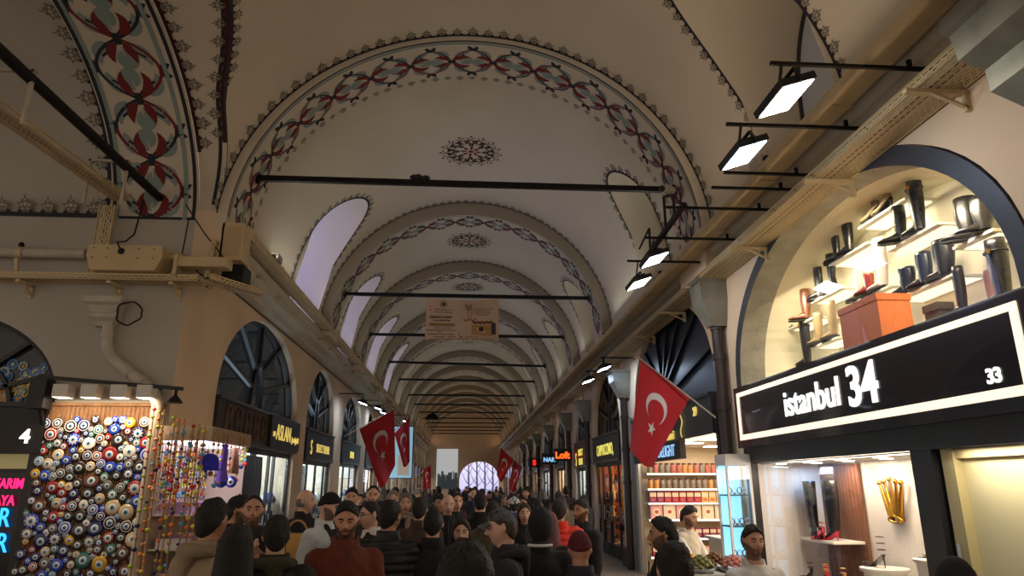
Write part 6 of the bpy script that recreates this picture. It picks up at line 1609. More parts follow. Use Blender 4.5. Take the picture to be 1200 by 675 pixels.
def capsule(mb, a, b, ra, rb, n=12):
    a, b = Vector(a), Vector(b); d = b-a
    if d.length < 1e-5: d = Vector((0, 0, 1e-4))
    dn = d.normalized(); pts, rr = [], []
    for q in (1, .85, .5, .0): pts.append(a-dn*ra*q*.98); rr.append(ra*sqrt(max(.01, 1-q*q)))
    for q in (.0, .5, .85, 1): pts.append(b+dn*rb*q*.98); rr.append(rb*sqrt(max(.01, 1-q*q)))
    mb.tube(pts, rr, None, n)
def erings(mb, R, m=None, n=20, close=True):
    """stack of elliptical rings (z, hx, hy, cx, cy)"""
    rows = [[Vector((cx+hx*cos(2*pi*k/n), cy+hy*sin(2*pi*k/n), z)) for k in range(n)] for z, hx, hy, cx, cy in R]
    mb.grid(rows, m, True, closeu=True)
    if close: mb.poly(rows[0][::-1], m); mb.poly(rows[-1], m)
def arm_pts(sg, sw, ab, el, lift=0., inn=0.):
    """shoulder, elbow, wrist, hand direction; sw swing forward, ab abduction, el elbow bend (radians)"""
    sh = Vector((sg*.183, .005, 1.392))
    d = Vector((sg*sin(ab), -sin(sw)*cos(ab), -cos(sw)*cos(ab))).normalized()
    e = sh+d*.285
    f = Vector((sg*(sin(ab)*.4-inn), -sin(sw+el), -cos(sw+el))).normalized()
    w = e+f*.255
    return sh, e, w, f
def build_hand(mb, w, f, sg, curl=.5, fine=True):
    side = Vector((sg, 0, 0)); side = (side-f*side.dot(f)).normalized(); palm = f.cross(side)*(1 if sg > 0 else -1)
    # palm faces inward; fingers spread along the front-back axis
    ax = palm.normalized(); nrm = side
    c = w+f*.045
    for q in range(4):
        off = ax*(-.027+.018*q); k0 = w+f*.02+off*.8; k1 = w+f*.085+off
        capsule(mb, k0, k1, .016, .011, 8)
        L = [.030, .036, .033, .024][q]; d = f.copy(); p = k1
        for s_ in range(3):
            ang = curl*(.35+.4*s_); d2 = (f*cos(ang)-nrm*sin(ang)).normalized(); p2 = p+d2*L*(1-.15*s_)
            capsule(mb, p, p2, .0095-.001*s_, .0085-.001*s_, 8); p = p2
    t0 = w+f*.025-ax*.022; t1 = t0+(f*.6-ax*.7-nrm*.25).normalized()*.036; t2 = t1+(f*.85-ax*.3-nrm*.3).normalized()*.030
    capsule(mb, w+f*.01, t0, .018, .014, 8); capsule(mb, t0, t1, .013, .011, 8); capsule(mb, t1, t2, .0105, .009, 8)
HC = Vector((0, -.012, 1.645))
def head_surface(n=36, k=28, female=False):
    rows = []
    for i in range(k+1):
        th = pi*i/k; row = []
        for j in range(n):
            ph = 2*pi*j/n; x = sin(th)*cos(ph); y = sin(th)*sin(ph); z = cos(th)
            X, Y, Z = x*.077, y*.097, z*.118
            if z < 0: q = -z; X *= 1-.30*q**1.6; Y = Y*(1-.12*q)-(.012*q if y < 0 else -.0)
            if y > 0: Y *= 1.02; Z += .006*y
            if y < -.2 and abs(x) < .75:
                f = min(1, (-y-.2)/.5)
                Y *= 1-.05*f
                for sx in (-1, 1): g = math.exp(-(((X-sx*.031)/.017)**2+((Z-.008)/.014)**2)); Y += .010*g*f
                g = math.exp(-((Z-.030)/.010)**2)*math.exp(-(X/.055)**2); Y -= .004*g*f
                for sx in (-1, 1): g = math.exp(-(((X-sx*.040)/.018)**2+((Z+.028)/.018)**2)); Y -= .004*g*f
                g = math.exp(-((X/.030)**2+((Z+.098)/.018)**2)); Y -= .008*g*f
                g = math.exp(-((X/.026)**2+((Z+.062)/.012)**2)); Y -= .004*g*f
            row.append(Vector((X, Y, Z)))
        rows.append(row)
    return rows
def head_xf(yaw, pitch, roll=0.):
    piv = Vector((0, .01, 1.545)); R = Euler((pitch, roll, yaw)).to_matrix()
    return lambda v: piv+R@(HC+Vector(v)-piv)
from mathutils import noise as NZ
def hair_shell(mb, X, L, fac, m, n=48, k=20, thick=.012, wob=.0, seed=0, top=0., quiff=0.):
    """L(az): polar angle reached at azimuth az (az=-pi/2 is the face)"""
    rows = []
    for i in range(k+1):
        row = []
        for j in range(n):
            ph = 2*pi*j/n; th = L(ph)*(i/k)
            x = sin(th)*cos(ph); y = sin(th)*sin(ph); z = cos(th)
            nz = NZ.noise(Vector((x*2.2+seed*7.1, y*2.2, z*2.2)))*1.2+NZ.noise(Vector((x*7+seed*3.3, y*7, z*3.5)))*.8+NZ.noise(Vector((x*16, y*16+seed, z*7)))*.5
            f = fac+wob*nz*2.2+top*max(0, z)*.6
            if quiff and y < -.1 and z > .3: f += quiff*min(1, (-y-.1)/.5)*min(1, (z-.3)/.3)
            q = max(0, -z); v = Vector((x*.077*(1-.22*q)*f*(1+.03*max(0, z)), y*.097*f, z*.118*(f if z > 0 else fac)))
            if i == k: v = Vector((x*.077*.93, y*.097*.93, z*.118*.98))
            row.append(X(v))
        rows.append(row)
    mb.grid(rows, m, True, closeu=True)
def az_mix(face, side, back):
    def f(ph):
        c = -sin(ph)           # 1 at face, -1 at back
        if c > 0: t = c**1.2; return side*(1-t)+face*t
        t = (-c)**.8; return side*(1-t)+back*t
    return f
SKIN = [(206, 160, 132), (190, 142, 112), (172, 122, 94), (214, 172, 148)]
NP = [0]
def person(label, px=None, py=None, Y=None, rz=0., top='black', coat='jacket', jcol=(24, 24, 28), pcol=(26, 28, 34), hair='short', hcol=(18, 15, 14), skin=0, beard=None, yaw=0., pitch=0., aL=(.1, .12, .25), aR=(.1, .12, .25), stride=.0, lean=0., hat=None, hatc=(20, 20, 22), hood=None, puff=False, zip_=None, inner=None, glasses=False, female=False, scarf=None, fine=True, pos=None, height=None, group=None, hood_up=False, hcolor2=None, width=1.0, vest=None, stripe=None, collar=None, inL=.0, inR=.0, apron=None, bag=None):
    if pos is None:
        p = onY(px, py, Y); height = p.z-FZ; pos = (p.x, p.y)
    sc = height/1.765
    t = thing('person', label, 'person', (pos[0], pos[1], FZ), rz=radians(rz), group=group); t.scale = (sc, sc, sc)
    vx = .0085 if fine else .014
    lb = lambda z: Vector((0, -sin(lean)*(z-.9), 0)) if z > .9 else Vector((0, 0, 0))
    LN = lambda v: Vector((v[0], v[1]-sin(lean)*max(0, v[2]-.9), v[2]-(1-cos(lean))*max(0, v[2]-.9)))
    # ---- body
    mb = MB()
    W_ = width*(.92 if female else 1.)
    R = [(.84, .13, .10), (.90, .158, .112), (.98, .150, .108), (1.07, .135 if female else .142, .098), (1.20, .155, .110), (1.32, .168, .112), (1.39, .160, .096), (1.43, .12, .084), (1.46, .085, .070), (1.485, .064, .062), (1.53, .054, .058), (1.585, .052, .056)]
    erings(mb, [(LN((0, 0, z)).z, hx*W_, hy*W_, 0, LN((0, 0, z)).y+(.008 if z > 1.44 else 0)) for z, hx, hy in R])
    arms = []
    for sg, a, inn in ((1, aL, inL), (-1, aR, inR)):
        sh, e, w, f = arm_pts(sg, *a, inn=inn); sh, e2, w2 = LN(sh), LN(e), LN(w)
        arms.append((sg, sh, e2, w2, f))
        capsule(mb, LN((sg*.10, 0, 1.40)), sh, .062, .055); capsule(mb, sh, e2, .052, .038); capsule(mb, e2, w2, .038, .025)
        build_hand(mb, w2, f, sg, .55)
    legs = []
    for sg in (1, -1):
        s_ = stride*sg; hip = Vector((sg*.088, 0, .90)); kn = hip+Vector((0, -sin(s_)*.42, -cos(s_)*.42)); b2 = s_-.25 if s_ < 0 else s_*.3
        an = kn+Vector((0, -sin(b2)*.40, -cos(b2)*.395)); an.z = max(.085, an.z)
        legs.append((sg, hip, kn, an)); capsule(mb, hip, kn, .082, .052); capsule(mb, kn, an, .050, .032)
    X = (lambda g: (lambda v: LN(g(v))))(head_xf(radians(yaw), radians(pitch)))
    # head volume with nose and ears, fused to the neck
    hs = head_surface()
    hm = MB(); hm.grid([[X(v) for v in r] for r in hs], None, True, closeu=True)
    capsule(hm, X((0, -.092, .018)), X((0, -.108, -.022)), .008, .0125, 10); capsule(hm, X((-.010, -.098, -.028)), X((.010, -.098, -.028)), .009, .009, 8)
    for sg in (-1, 1):
        for q in range(5): a = -1.1+q*.55; capsule(hm, X((sg*.080, .012+.012*cos(a+pi), .004+.026*sin(a))), X((sg*.080, .012+.012*cos(a+.55+pi), .004+.026*sin(a+.55))), .008, .008, 8)
        capsule(hm, X((sg*.076, .008, .0)), X((sg*.082, .014, -.002)), .014, .012, 8)
    b0 = len(mb.v); mb.v += hm.v; mb.f += [tuple(i+b0 for i in f) for f in hm.f]
    V, F = remeshed(mb, vx, 2)
    sk = mat('skin %d' % skin, SKIN[skin], .55); hm_ = mat('hair %s' % (hcol,), hcol, .6, var=.4, scale=70, bump=.8, bscale=110)
    mats = [sk]; fm = []
    Ri = Euler((radians(pitch), 0, radians(yaw))).to_matrix().transposed(); piv = Vector((0, .01, 1.545))
    def hl(c):
        c = Vector((c.x, c.y+sin(lean)*max(0, c.z-.9), c.z+(1-cos(lean))*max(0, c.z-.9))); return piv+Ri@(c-piv)-HC
    if beard: beard = tuple(int(q*.45+w__*.55) for q, w__ in zip(SKIN[skin], beard)); mats.append(mat('beard %s' % (beard,), beard, .8, var=.2, scale=80))
    for f in F:
        k = 0
        if beard:
            c = V[f[0]]
            if c.z > 1.4:
                h = hl(c)
                bl = -.046 if abs(h.x) < .034 else -.046+(abs(h.x)-.034)*1.1
                if h.z < bl and h.y < .012 and h.z > -.128 and not (h.y < -.06 and abs(h.x) < .022 and -.072 < h.z < -.056): k = 1
        fm.append(k)
    ex = MB()
    EWm = mat('eye white', (150, 142, 136), .3); IR = mat('iris dark', (30, 20, 16), .2); LP = mat('lips', (158, 86, 78) if female else (150, 96, 84), .5); BR_ = mat('brows %s' % (hcol,), hcol, .8)
    for sg in (-1, 1):
        c = X((sg*.031, -.078, .008)); ex.ball(c, .0105, .0105, .0072, EWm, 12, 8)
        d = (X((sg*.031, -.2, .006))-X((sg*.031, -.1, .008))).normalized(); ex.ball(c+d*.0062, .0056, .0056, .0056, IR, 8, 6)
        capsule_m(ex, X((sg*.016, -.093, .026)), X((sg*.033, -.092, .031)), .0042, .0042, BR_); capsule_m(ex, X((sg*.033, -.092, .031)), X((sg*.048, -.080, .027)), .0042, .003, BR_)
        capsule_m(ex, X((sg*.021, -.0885, .014)), X((sg*.042, -.084, .013)), .0035, .003, sk)
    capsule_m(ex, X((-.020, -.090, -.060)), X((0, -.099, -.0575)), .0035, .0052, LP); capsule_m(ex, X((.020, -.090, -.060)), X((0, -.099, -.0575)), .0035, .0052, LP)
    capsule_m(ex, X((-.016, -.090, -.066)), X((0, -.097, -.068)), .0035, .006, LP); capsule_m(ex, X((.016, -.090, -.066)), X((0, -.097, -.068)), .0035, .006, LP)
    body = mesh_obj('body', V, F, mats, fm, t, ex)
    # ---- hair / hat
    if hair and not hood_up:
        mb = MB()
        if hair == 'short': hair_shell(mb, X, az_mix(.86, 1.46, 2.42), 1.10, hm_, wob=.034, seed=NP[0], top=.05, quiff=.07)
        elif hair == 'receding': hair_shell(mb, X, az_mix(.66, 1.48, 2.4), 1.06, hm_, wob=.014, seed=NP[0])
        elif hair == 'bun': hair_shell(mb, X, az_mix(.85, 1.55, 2.2), 1.06, hm_, wob=.01, seed=NP[0]); mb.ball(X((0, .115, .03)), .04, .035, .04, hm_)
        elif hair == 'fringe':     # bald crown, hair only round the sides and back
            rows = []
            for i in range(7):
                rows.append([X(Vector((sin(1.25+.14*i)*cos(ph)*.080, sin(1.25+.14*i)*sin(ph)*.100, cos(1.25+.14*i)*.118))*(1.02 if 0 < i < 6 else .94)) for ph in [-.15+(pi+.3)*j/20 for j in range(21)]])
            mb.grid(rows, hm_)
        elif hair in ('long', 'hijab'):
            hair_shell(mb, X, az_mix(.86, 1.9, 2.3), 1.11, hm_, wob=.018, seed=NP[0], top=.03)
            rows = []
            for i in range(10):
                v = i/9; z = .05-.34*v; rr = []
                for j in range(17):
                    ph = -.55+(pi+1.1)*j/16; w_ = (.088+.03*v)*(1+.03*sin(j*2.3+i)); rr.append(X((w_*cos(ph), .010+(.098+.012*v)*sin(ph)*(1-.1*v), z)))
                rows.append(rr)
            inner_ = [[X((HC*0+Vector((0, .01, .05-.34*i/9)))).lerp(p_, .80) for p_ in r] for i, r in enumerate(rows)]
            mb.grid(rows, hm_); mb.grid(inner_, hm_)
            for a_, b_ in ((rows[-1], inner_[-1]),): mb.grid([a_, b_], hm_)
            for s2 in (0, -1): mb.grid([[r[s2] for r in rows], [r[s2] for r in inner_]], hm_)
        V2 = [Vector(v) for v in mb.v]; mesh_obj('hair', V2, mb.f, [hm_], None, t)
    if hat:
        hk = mat('hat %s' % (hatc,), hatc, .9, var=.25 if hat != 'plaid' else .6, scale=14 if hat != 'plaid' else 60, bump=.3, bscale=80); mb = MB()
        if hat == 'beanie':
            hair_shell(mb, X, az_mix(1.12, 1.30, 1.55), 1.13, hk, top=.06)
            rows = [[X(Vector((sin(th(ph))*cos(ph)*.077*f, sin(th(ph))*sin(ph)*.097*f, cos(th(ph))*.118*f))) for ph in [2*pi*j/36 for j in range(36)]] for th, f in ((az_mix(.92, 1.1, 1.33), 1.13), (az_mix(.94, 1.12, 1.35), 1.19), (az_mix(1.14, 1.32, 1.58), 1.18), (az_mix(1.18, 1.36, 1.62), 1.04))]
            mb.grid(rows, hk, True, closeu=True)
        else:
            hair_shell(mb, X, az_mix(1.08, 1.22, 1.45), 1.13, hk, top=.03)
            rows = []
            for i in range(5):
                v = i/4; rows.append([X(((.074+.006*v)*sin(a), -.088-.075*v*cos(a*.9), .052-.022*v-.012*(a*a))) for a in [-1.25+2.5*j/14 for j in range(15)]])
            mb.grid(rows, hk); mb.grid([[q-Vector((0, 0, .006)) for q in r] for r in rows], hk); mb.grid([rows[-1], [q-Vector((0, 0, .006)) for q in rows[-1]]], hk)
            mb.ball(X((0, 0, .139)), .009, .009, .006, hk, 8, 5)
        mesh_obj('cap' if hat != 'beanie' else 'beanie', [Vector(v) for v in mb.v], mb.f, [hk], None, t)
    if glasses:
        mb = MB(); gm = mat('spectacle frame', (30, 28, 28), .3)
        for sg in (-1, 1):
            mb.tube([X((sg*.031+.021*cos(a), -.100, .006+.016*sin(a))) for a in [2*pi*q/14 for q in range(15)]], .0022, gm, 5, cap=False); mb.tube([X((sg*.052, -.100, .01)), X((sg*.082, .0, .012))], .0022, gm, 5)
        mb.tube([X((-.010, -.101, .008)), X((.010, -.101, .008))], .0022, gm, 5)
        mesh_obj('glasses', [Vector(v) for v in mb.v], mb.f, [gm], None, t)
    # ---- coat
    jm = mat('coat %s%s' % (jcol, 'p' if puff else ''), jcol, .55 if puff else .85, var=.12, scale=5, bump=.25, bscale=18)
    hem = {'jacket': .80, 'shirt': .82, 'parka': .68, 'long': .36}[coat]; g = {'jacket': .030, 'shirt': .014, 'parka': .040, 'long': .038}[coat]
    if puff: g += .016
    mb = MB()
    R = [(hem, .165+g*.9, .125+g), (hem+.05, .168+g, .128+g), (.95, .158+g, .116+g), (1.07, .146+g, .104+g), (1.20, .158+g, .114+g), (1.32, .170+g, .114+g), (1.39, .162+g*.6, .100+g*.8), (1.425, .138+g*.5, .094+g*.5), (1.455, .108+g*.4, .084+g*.4), (1.485, .080+g*.3, .074+g*.25), (1.515, .066+g*.15, .068+g*.1)]
    if coat == 'shirt': R = R[:-2]+[(1.478, .082, .078)]
    if coat == 'long': R = [(hem, .20+g*.6, .17+g*.6), (.6, .185+g*.7, .155+g*.7)]+R[2:]
    erings(mb, [(LN((0, 0, z)).z, hx*W_, hy*W_, 0, LN((0, 0, z)).y+(.006 if z > 1.44 else 0)) for z, hx, hy in R])
    if not vest:
        for sg, sh, e2, w2, f in arms:
            capsule(mb, LN((sg*.08, 0, 1.405)), sh, .050+g*.7, .052+g*.75); capsule(mb, sh, e2, .056+g*.8, .045+g*.8); capsule(mb, e2, e2.lerp(w2, .95), .044+g*.75, .032+g*.55)
    else:
        for sg, sh, e2, w2, f in arms: capsule(mb, LN((sg*.10, 0, 1.40)), LN((sg*.16, 0, 1.42)), .062+g*.8, .05+g*.8)
    pf = (lambda c: .013*abs(sin(pi*c.z/.062))-.006) if puff else (lambda c: .004*sin(c.z*38+c.x*21)*sin(c.x*33+c.y*27+c.z*9))
    V, F = remeshed(mb, vx*1.35, 4, pf)
    fm = None; mats = [jm]
    ex = MB()
    zc = mat('zip %s' % (zip_,), zip_ or (60, 60, 64), .4, .4)
    if inner is not None:       # open front shows what is worn underneath
        im = mat('inner %s' % (inner,), inner, .85); mats.append(im); fm = []
        for f in F:
            c = V[f[0]]; wid = .030+max(0, (c.z-1.15))*.14
            fm.append(1 if (c.y < -.03 and abs(c.x) < min(wid, .075) and c.z > hem+.03) else 0)
    if stripe:
        mats.append(mat('stripe %s' % (stripe,), stripe, .6)); fm = fm or [0]*len(F)
    co = mesh_obj({'jacket': 'jacket', 'shirt': 'shirt', 'parka': 'parka', 'long': 'long_coat'}[coat], V, F, mats, fm, t)
    # collar ring, zip, pockets, cuffs
    mb = MB()
    cm = mat('collar %s' % (collar,), collar, .9) if isinstance(collar, tuple) else jm
    n = 24; dz_ = .03 if coat == 'shirt' else 0
    rows = []
    for z, r_, o_ in ((1.465, .092, .0), (1.50, .086, .003), (1.545, .080, .008), (1.548, .071, .008), (1.49, .064, .004)):
        rows.append([LN((r_*W_*cos(2*pi*k/n)*(1+g), .008+o_+r_*.98*W_*sin(2*pi*k/n)*(1+g)-(.012 if sin(2*pi*k/n) < -.9 else 0), z-dz_-((.022+dz_*.8) if sin(2*pi*k/n) < -.7 else 0))) for k in range(n)])
    mb.grid(rows, cm, True, closeu=True)
    mesh_obj('collar', [Vector(v) for v in mb.v], mb.f, [cm], None, co)
    if inner is None and coat != 'shirt' or zip_:
        mb = MB(); yy = -.112-g-.012
        pts = [LN((0.0, yy+(.028 if z > 1.40 else .014 if z > 1.34 else .0)+(.010 if 1.0 < z < 1.15 else 0), z)) for z in [hem+.03+(1.47-hem-.03)*q/12 for q in range(13)]]
        mb.tube(pts, .006, zc, 5); mesh_obj('zip', [Vector(v) for v in mb.v], mb.f, [zc], None, co)
        for sg in (-1, 1):
            mb = MB(); a = LN((sg*.12, -.095-g, 1.0)); b = LN((sg*.15, -.080-g, .90)); mb.tube([a, b], .006, zc, 5); mesh_obj('pocket', [Vector(v) for v in mb.v], mb.f, [zc], None, co)
    if not vest:
        for sg, sh, e2, w2, f in arms:
            mb = MB(); a = e2.lerp(w2, .90); b = e2.lerp(w2, 1.0); mb.tube([a, b], [.037+g*.5, .034+g*.45], jm, 14); mesh_obj('cuff', [Vector(v) for v in mb.v], mb.f, [jm], None, co)
    else:
        vm = mat('sleeve %s' % (vest,), vest, .85, var=.1, scale=5); mb = MB()
        for sg, sh, e2, w2, f in arms: capsule(mb, sh, e2, .062, .050); capsule(mb, e2, e2.lerp(w2, .95), .049, .036)
        for sg_ in (1, -1):
            m1 = MB(); a_ = [q for q in arms if q[0] == sg_][0]; capsule(m1, a_[1], a_[2], .062, .050); capsule(m1, a_[2], a_[2].lerp(a_[3], .95), .049, .036)
            V, F = remeshed(m1, vx*1.6, 3); mesh_obj('sleeve', V, F, [vm], None, t)
    if hood:
        hd = mat('hood %s' % (hood,), hood, .9, bump=.6, bscale=60); mb = MB(); rows = []
        for i in range(9):
            a = -.35+1.9*i/8
            rows.append([LN((.115*W_*cos(ph)*(1-.08*i/8), .035+.11*sin(ph)*(.7+.3*cos(a))+.028*sin(a), 1.47+.055*sin(a)*(.6+.4*sin(ph)))) for ph in [-.25+(pi+.5)*j/20 for j in range(21)]])
        m3 = MB()
        for j in range(20):
            pa = -.35+(pi+.7)*j/20; pb = -.35+(pi+.7)*(j+1)/20
            fa = lambda ph: LN((.105*W_*cos(ph), .03+.105*sin(ph), 1.485+.012*sin(ph)))
            capsule(m3, fa(pa), fa(pb), .030+.014*max(0, sin(pa)), .030+.014*max(0, sin(pb)), 8)
        capsule(m3, LN((0, .12, 1.48)), LN((0, .145, 1.36)), .06, .03, 10)
        V, F = remeshed(m3, vx*1.5, 3); mesh_obj('hood', V, F, [hd], None, co)
    if hood_up:
        hd = mat('hood %s' % (hood_up,), hood_up, .85, bump=.3, bscale=30); mb = MB()
        hair_shell(mb, X, az_mix(.90, 1.95, 2.6), 1.28, hd, top=.02, wob=.01)
        hair_shell(mb, X, az_mix(.88, 1.9, 2.5), 1.20, hd)
        mesh_obj('hood', [Vector(v) for v in mb.v], mb.f, [hd], None, co)
    if stripe:
        sm_ = mat('stripe %s' % (stripe,), stripe, .6); mb = MB()
        mb.tube([LN((.13*cos(a)*.75, .05+.105*sin(a), 1.52)) for a in [.5+(pi-1.)*q/10 for q in range(11)]], .012, sm_, 6); mesh_obj('reflective_stripe', [Vector(v) for v in mb.v], mb.f, [sm_], None, co)
    if scarf:
        sm_ = mat('scarf %s' % (scarf,), scarf, .9, var=.4, scale=30, bump=.5, bscale=40); mb = MB()
        for z, r_ in ((1.49, .092), (1.53, .086)): mb.tube([LN((r_*cos(a), .0+r_*sin(a), z+.01*sin(3*a))) for a in [2*pi*q/18 for q in range(19)]], .026, sm_, 8, cap=False)
        mb.tube([LN((.03, -.10, 1.47)), LN((.04, -.145-g*.5, 1.36)), LN((.035, -.15-g, 1.15))], [.03, .035, .04], sm_, 8); mesh_obj('scarf', [Vector(v) for v in mb.v], mb.f, [sm_], None, t)
    # ---- trousers and shoes
    tm = mat('trousers %s' % (pcol,), pcol, .9, var=.1, scale=6, bump=.2, bscale=20); mb = MB()
    erings(mb, [(.80, .15, .115, 0, 0), (.9, .168, .124, 0, 0), (.99, .158, .118, 0, 0)], n=18)
    for sg, hip, kn, an in legs: capsule(mb, hip, kn, .096, .068); capsule(mb, kn, an+Vector((0, 0, .02)), .066, .056)
    V, F = remeshed(mb, vx*1.6, 3); mesh_obj('trousers', V, F, [tm], None, t)
    shm = mat('shoe leather', (28, 26, 26), .5)
    for sg, hip, kn, an in legs:
        mb = MB(); rows = []
        for y, hw, hh in ((.06, .028, .06), (.04, .038, .085), (-.02, .040, .085), (-.08, .046, .062), (-.14, .048, .05), (-.19, .040, .042), (-.215, .018, .026)):
            rows.append([Vector((an.x+hw*cos(2*pi*k/12), an.y+y, an.z-.085+max(.002, hh*.5+hh*.5*sin(2*pi*k/12)))) for k in range(12)])
        mb.grid(rows, shm, True, closeu=True); mb.poly(rows[0][::-1], shm); mb.poly(rows[-1], shm); mesh_obj('shoe', [Vector(v) for v in mb.v], mb.f, [shm], None, t)
    NP[0] += 1
    return t
def capsule_m(mb, a, b, ra, rb, m):
    n0 = len(mb.f); capsule(mb, a, b, ra, rb, 8)
    k = mb.mi(m)
    for i in range(n0, len(mb.f)): mb.m[i] = k
    if None in mb.mats and mb.mats[-1] is None: pass
_mi = MB.mi
def _mi2(s, m):
    if m is None: return 0
    return _mi(s, m)
MB.mi = _mi2
DK1, DK2, DK3 = (20, 20, 24), (28, 30, 36), (34, 30, 30)
walk = dict(stride=.32)
person('man in tan parka with short black hair, back turned, in front of the kiosk', 250, 586, 4.3, 145, jcol=(150, 132, 106), coat='parka', hood=(140, 122, 98), skin=1, beard=None, yaw=15, aR=(.3, .15, .7))
person('bearded man in a black cap looking right, behind the tan parka', 279, 582, 6.3, 100, jcol=DK1, hat='cap', hatc=(24, 26, 32), beard=(40, 30, 26), skin=1)
person('bearded man in charcoal jacket facing us beside the jewellery window', 298, 581, 5.6, 12, jcol=(52, 50, 52), hair='receding', beard=(44, 34, 30), skin=1, yaw=5, pitch=-8)
person('woman with long black hair and black coat, back turned, at the lower left', 278, 616, 3.7, 170, jcol=DK1, hair='long', female=True)
person('woman in black with dark hair in profile looking left', 303, 617, 5.0, -75, jcol=DK1, hair='bun', female=True, skin=3)
person('person in olive hooded parka with black hair, back turned', 326, 606, 4.45, -165, jcol=(34, 32, 24), coat='parka', hood=(58, 54, 36), hair='short', width=1.1)
person('bald man in black fleece looking right by the silver shop', 358, 574, 7.9, 85, jcol=DK1, hair='fringe', hcol=(120, 112, 104), skin=3, aR=(.1, .1, .5))
person('man in white jacket and black beanie looking right', 384, 578, 6.7, 60, jcol=(206, 212, 214), inner=(16, 16, 18), hair=None, hat='beanie', beard=(60, 46, 38), skin=3, yaw=15, pitch=8, aR=(-.1, .25, 1.0), pcol=(110, 130, 160), inR=.2)
person('bearded man in rust brown jacket with black hair walking towards us', 408, 588, 4.9, 18, jcol=(104, 44, 28), hair='short', beard=(26, 20, 18), skin=1, yaw=-12, pitch=8, aL=(.35, .12, .8), aR=(.2, .15, .5), coat='jacket', width=1.1, inner=None, **walk)
person('woman with glasses and a white collar in profile', 436, 588, 6.4, -60, jcol=DK2, hair='bun', glasses=True, collar=(220, 216, 206), skin=3, female=True)
person('person in black quilted puffer jacket, back turned, beside the rust jacket', 457, 588, 5.7, 172, jcol=(18, 18, 20), puff=True, hair='short', yaw=-18, skin=1, width=1.08)
person('smiling young man with dark hair facing us under the left flag', 413, 572, 9.3, 5, jcol=DK2, hair='short', skin=0)
person('bearded man in dark coat facing us under the left flag', 438, 569, 9.0, 5, jcol=(58, 56, 56), hair='receding', beard=(60, 46, 38), skin=0)
person('dark haired man in black coat, back turned, in the middle of the crowd', 508, 597, 5.7, 178, jcol=(16, 16, 18), hair='short', width=1.05)
person('bald man facing us in a dark coat in the middle of the crowd', 525, 579, 8.5, 8, jcol=DK1, hair='fringe', hcol=(90, 84, 80), skin=3, pitch=6)
person('man just behind the bald man, facing us', 535, 578, 9.7, 15, jcol=DK3, hair='receding', skin=0)
person('woman with long dark hair facing us in the middle foreground', 541, 608, 5.9, 8, jcol=DK1, hair='long', hcol=(34, 24, 20), female=True, skin=3, yaw=-8)
person('dark haired head very close to the camera at the bottom middle', 545, 637, 2.05, 150, jcol=DK1, hair='short', skin=1, yaw=10, hcol=(14, 12, 12))
person('man in grey checked cap and dark jacket looking left', 591, 597, 4.7, -88, jcol=(36, 36, 42), hat='plaid', hatc=(92, 94, 102), skin=3, hair='short', hcol=(60, 50, 44), hood=(40, 38, 42), pitch=5)
person('person in long dark coat and raised hood with a pale stripe, back turned', 633, 598, 5.2, 172, jcol=(30, 26, 28), coat='long', hair=None, hood_up=(26, 24, 26), stripe=(226, 226, 226), skin=1)
person('man in orange red quilted vest over black sleeves, back turned', 655, 584, 7.0, 168, jcol=(232, 48, 26), puff=True, vest=(20, 20, 22), hair='receding', hcol=(40, 32, 28), skin=1, collar=(232, 48, 26))
person('man in dark jacket looking left near the silver shop on the right', 682, 586, 7.5, -55, jcol=(26, 28, 36), hair='short', beard=(40, 30, 26), skin=1)
person('person in maroon beanie and navy jacket, back turned', 679, 624, 4.6, 172, jcol=(36, 40, 54), hair=None, hat='beanie', hatc=(88, 26, 40), skin=1, width=1.1)
person('man in black jacket looking left outside the sweet shop', 778, 607, 4.8, -105, jcol=(22, 22, 26), hair='short', beard=(50, 38, 32), skin=1)
person('bearded seller in white shirt and beige vest at the sweet shop', 803, 592, 7.6, 45, jcol=(214, 204, 184), coat='shirt', vest=(226, 226, 224), hair='short', hcol=(46, 34, 28), beard=(50, 36, 30), skin=0, aL=(.5, .1, 1.0), aR=(.6, .1, .9), pitch=14, pcol=(60, 60, 66))
person('dark haired man, back turned, close to the camera before the sweet shop', 790, 637, 3.05, 178, jcol=(30, 30, 34), hair='short', hcol=(28, 22, 20), width=1.05)
person('man in white shirt with trimmed beard facing us before the boot shop', 880, 616, 5.0, 8, jcol=(228, 228, 226), coat='shirt', hair='short', hcol=(30, 24, 22), beard=(60, 46, 40), skin=0, yaw=-6, width=1.06)
person('person in dark beanie at the bottom right by the cream door', 1115, 656, 2.9, 120, jcol=DK1, hair=None, hat='beanie', hatc=(30, 32, 38))
person('woman with long brown hair and dark coat walking towards us near the cap', 614, 590, 8.2, 5, jcol=DK2, hair='long', hcol=(60, 42, 34), female=True, skin=3, fine=False, **walk)
person('person in bright blue jacket with a white cap among the crowd', 603, 583, 10.5, 170, jcol=(40, 70, 120), hair='short', hat='cap', hatc=(200, 204, 206), fine=False)
person('woman in headscarf with patterned scarf at the left of the crowd', 476, 578, 8.6, 4, jcol=DK3, hair='hijab', hcol=(120, 110, 106), scarf=(150, 130, 110), female=True, fine=False)
person('woman in beige headscarf behind the quilted puffer jacket', 461, 575, 10.2, 6, jcol=DK2, hair='hijab', hcol=(150, 132, 112), female=True, fine=False, skin=3)
person('person in brown coat, back turned, left of the bald man', 492, 584, 7.4, 175, jcol=(70, 52, 44), hair='short', fine=False, width=1.05)
person('man in white headed grey coat facing us beyond the puffer jacket', 488, 575, 11., 0, jcol=(60, 60, 66), hair='short', hcol=(170, 166, 160), fine=False, skin=3)
person('large man in black coat, back turned, right of the bald man', 563, 578, 8.8, 178, jcol=(14, 14, 16), hair='short', width=1.2, fine=False)
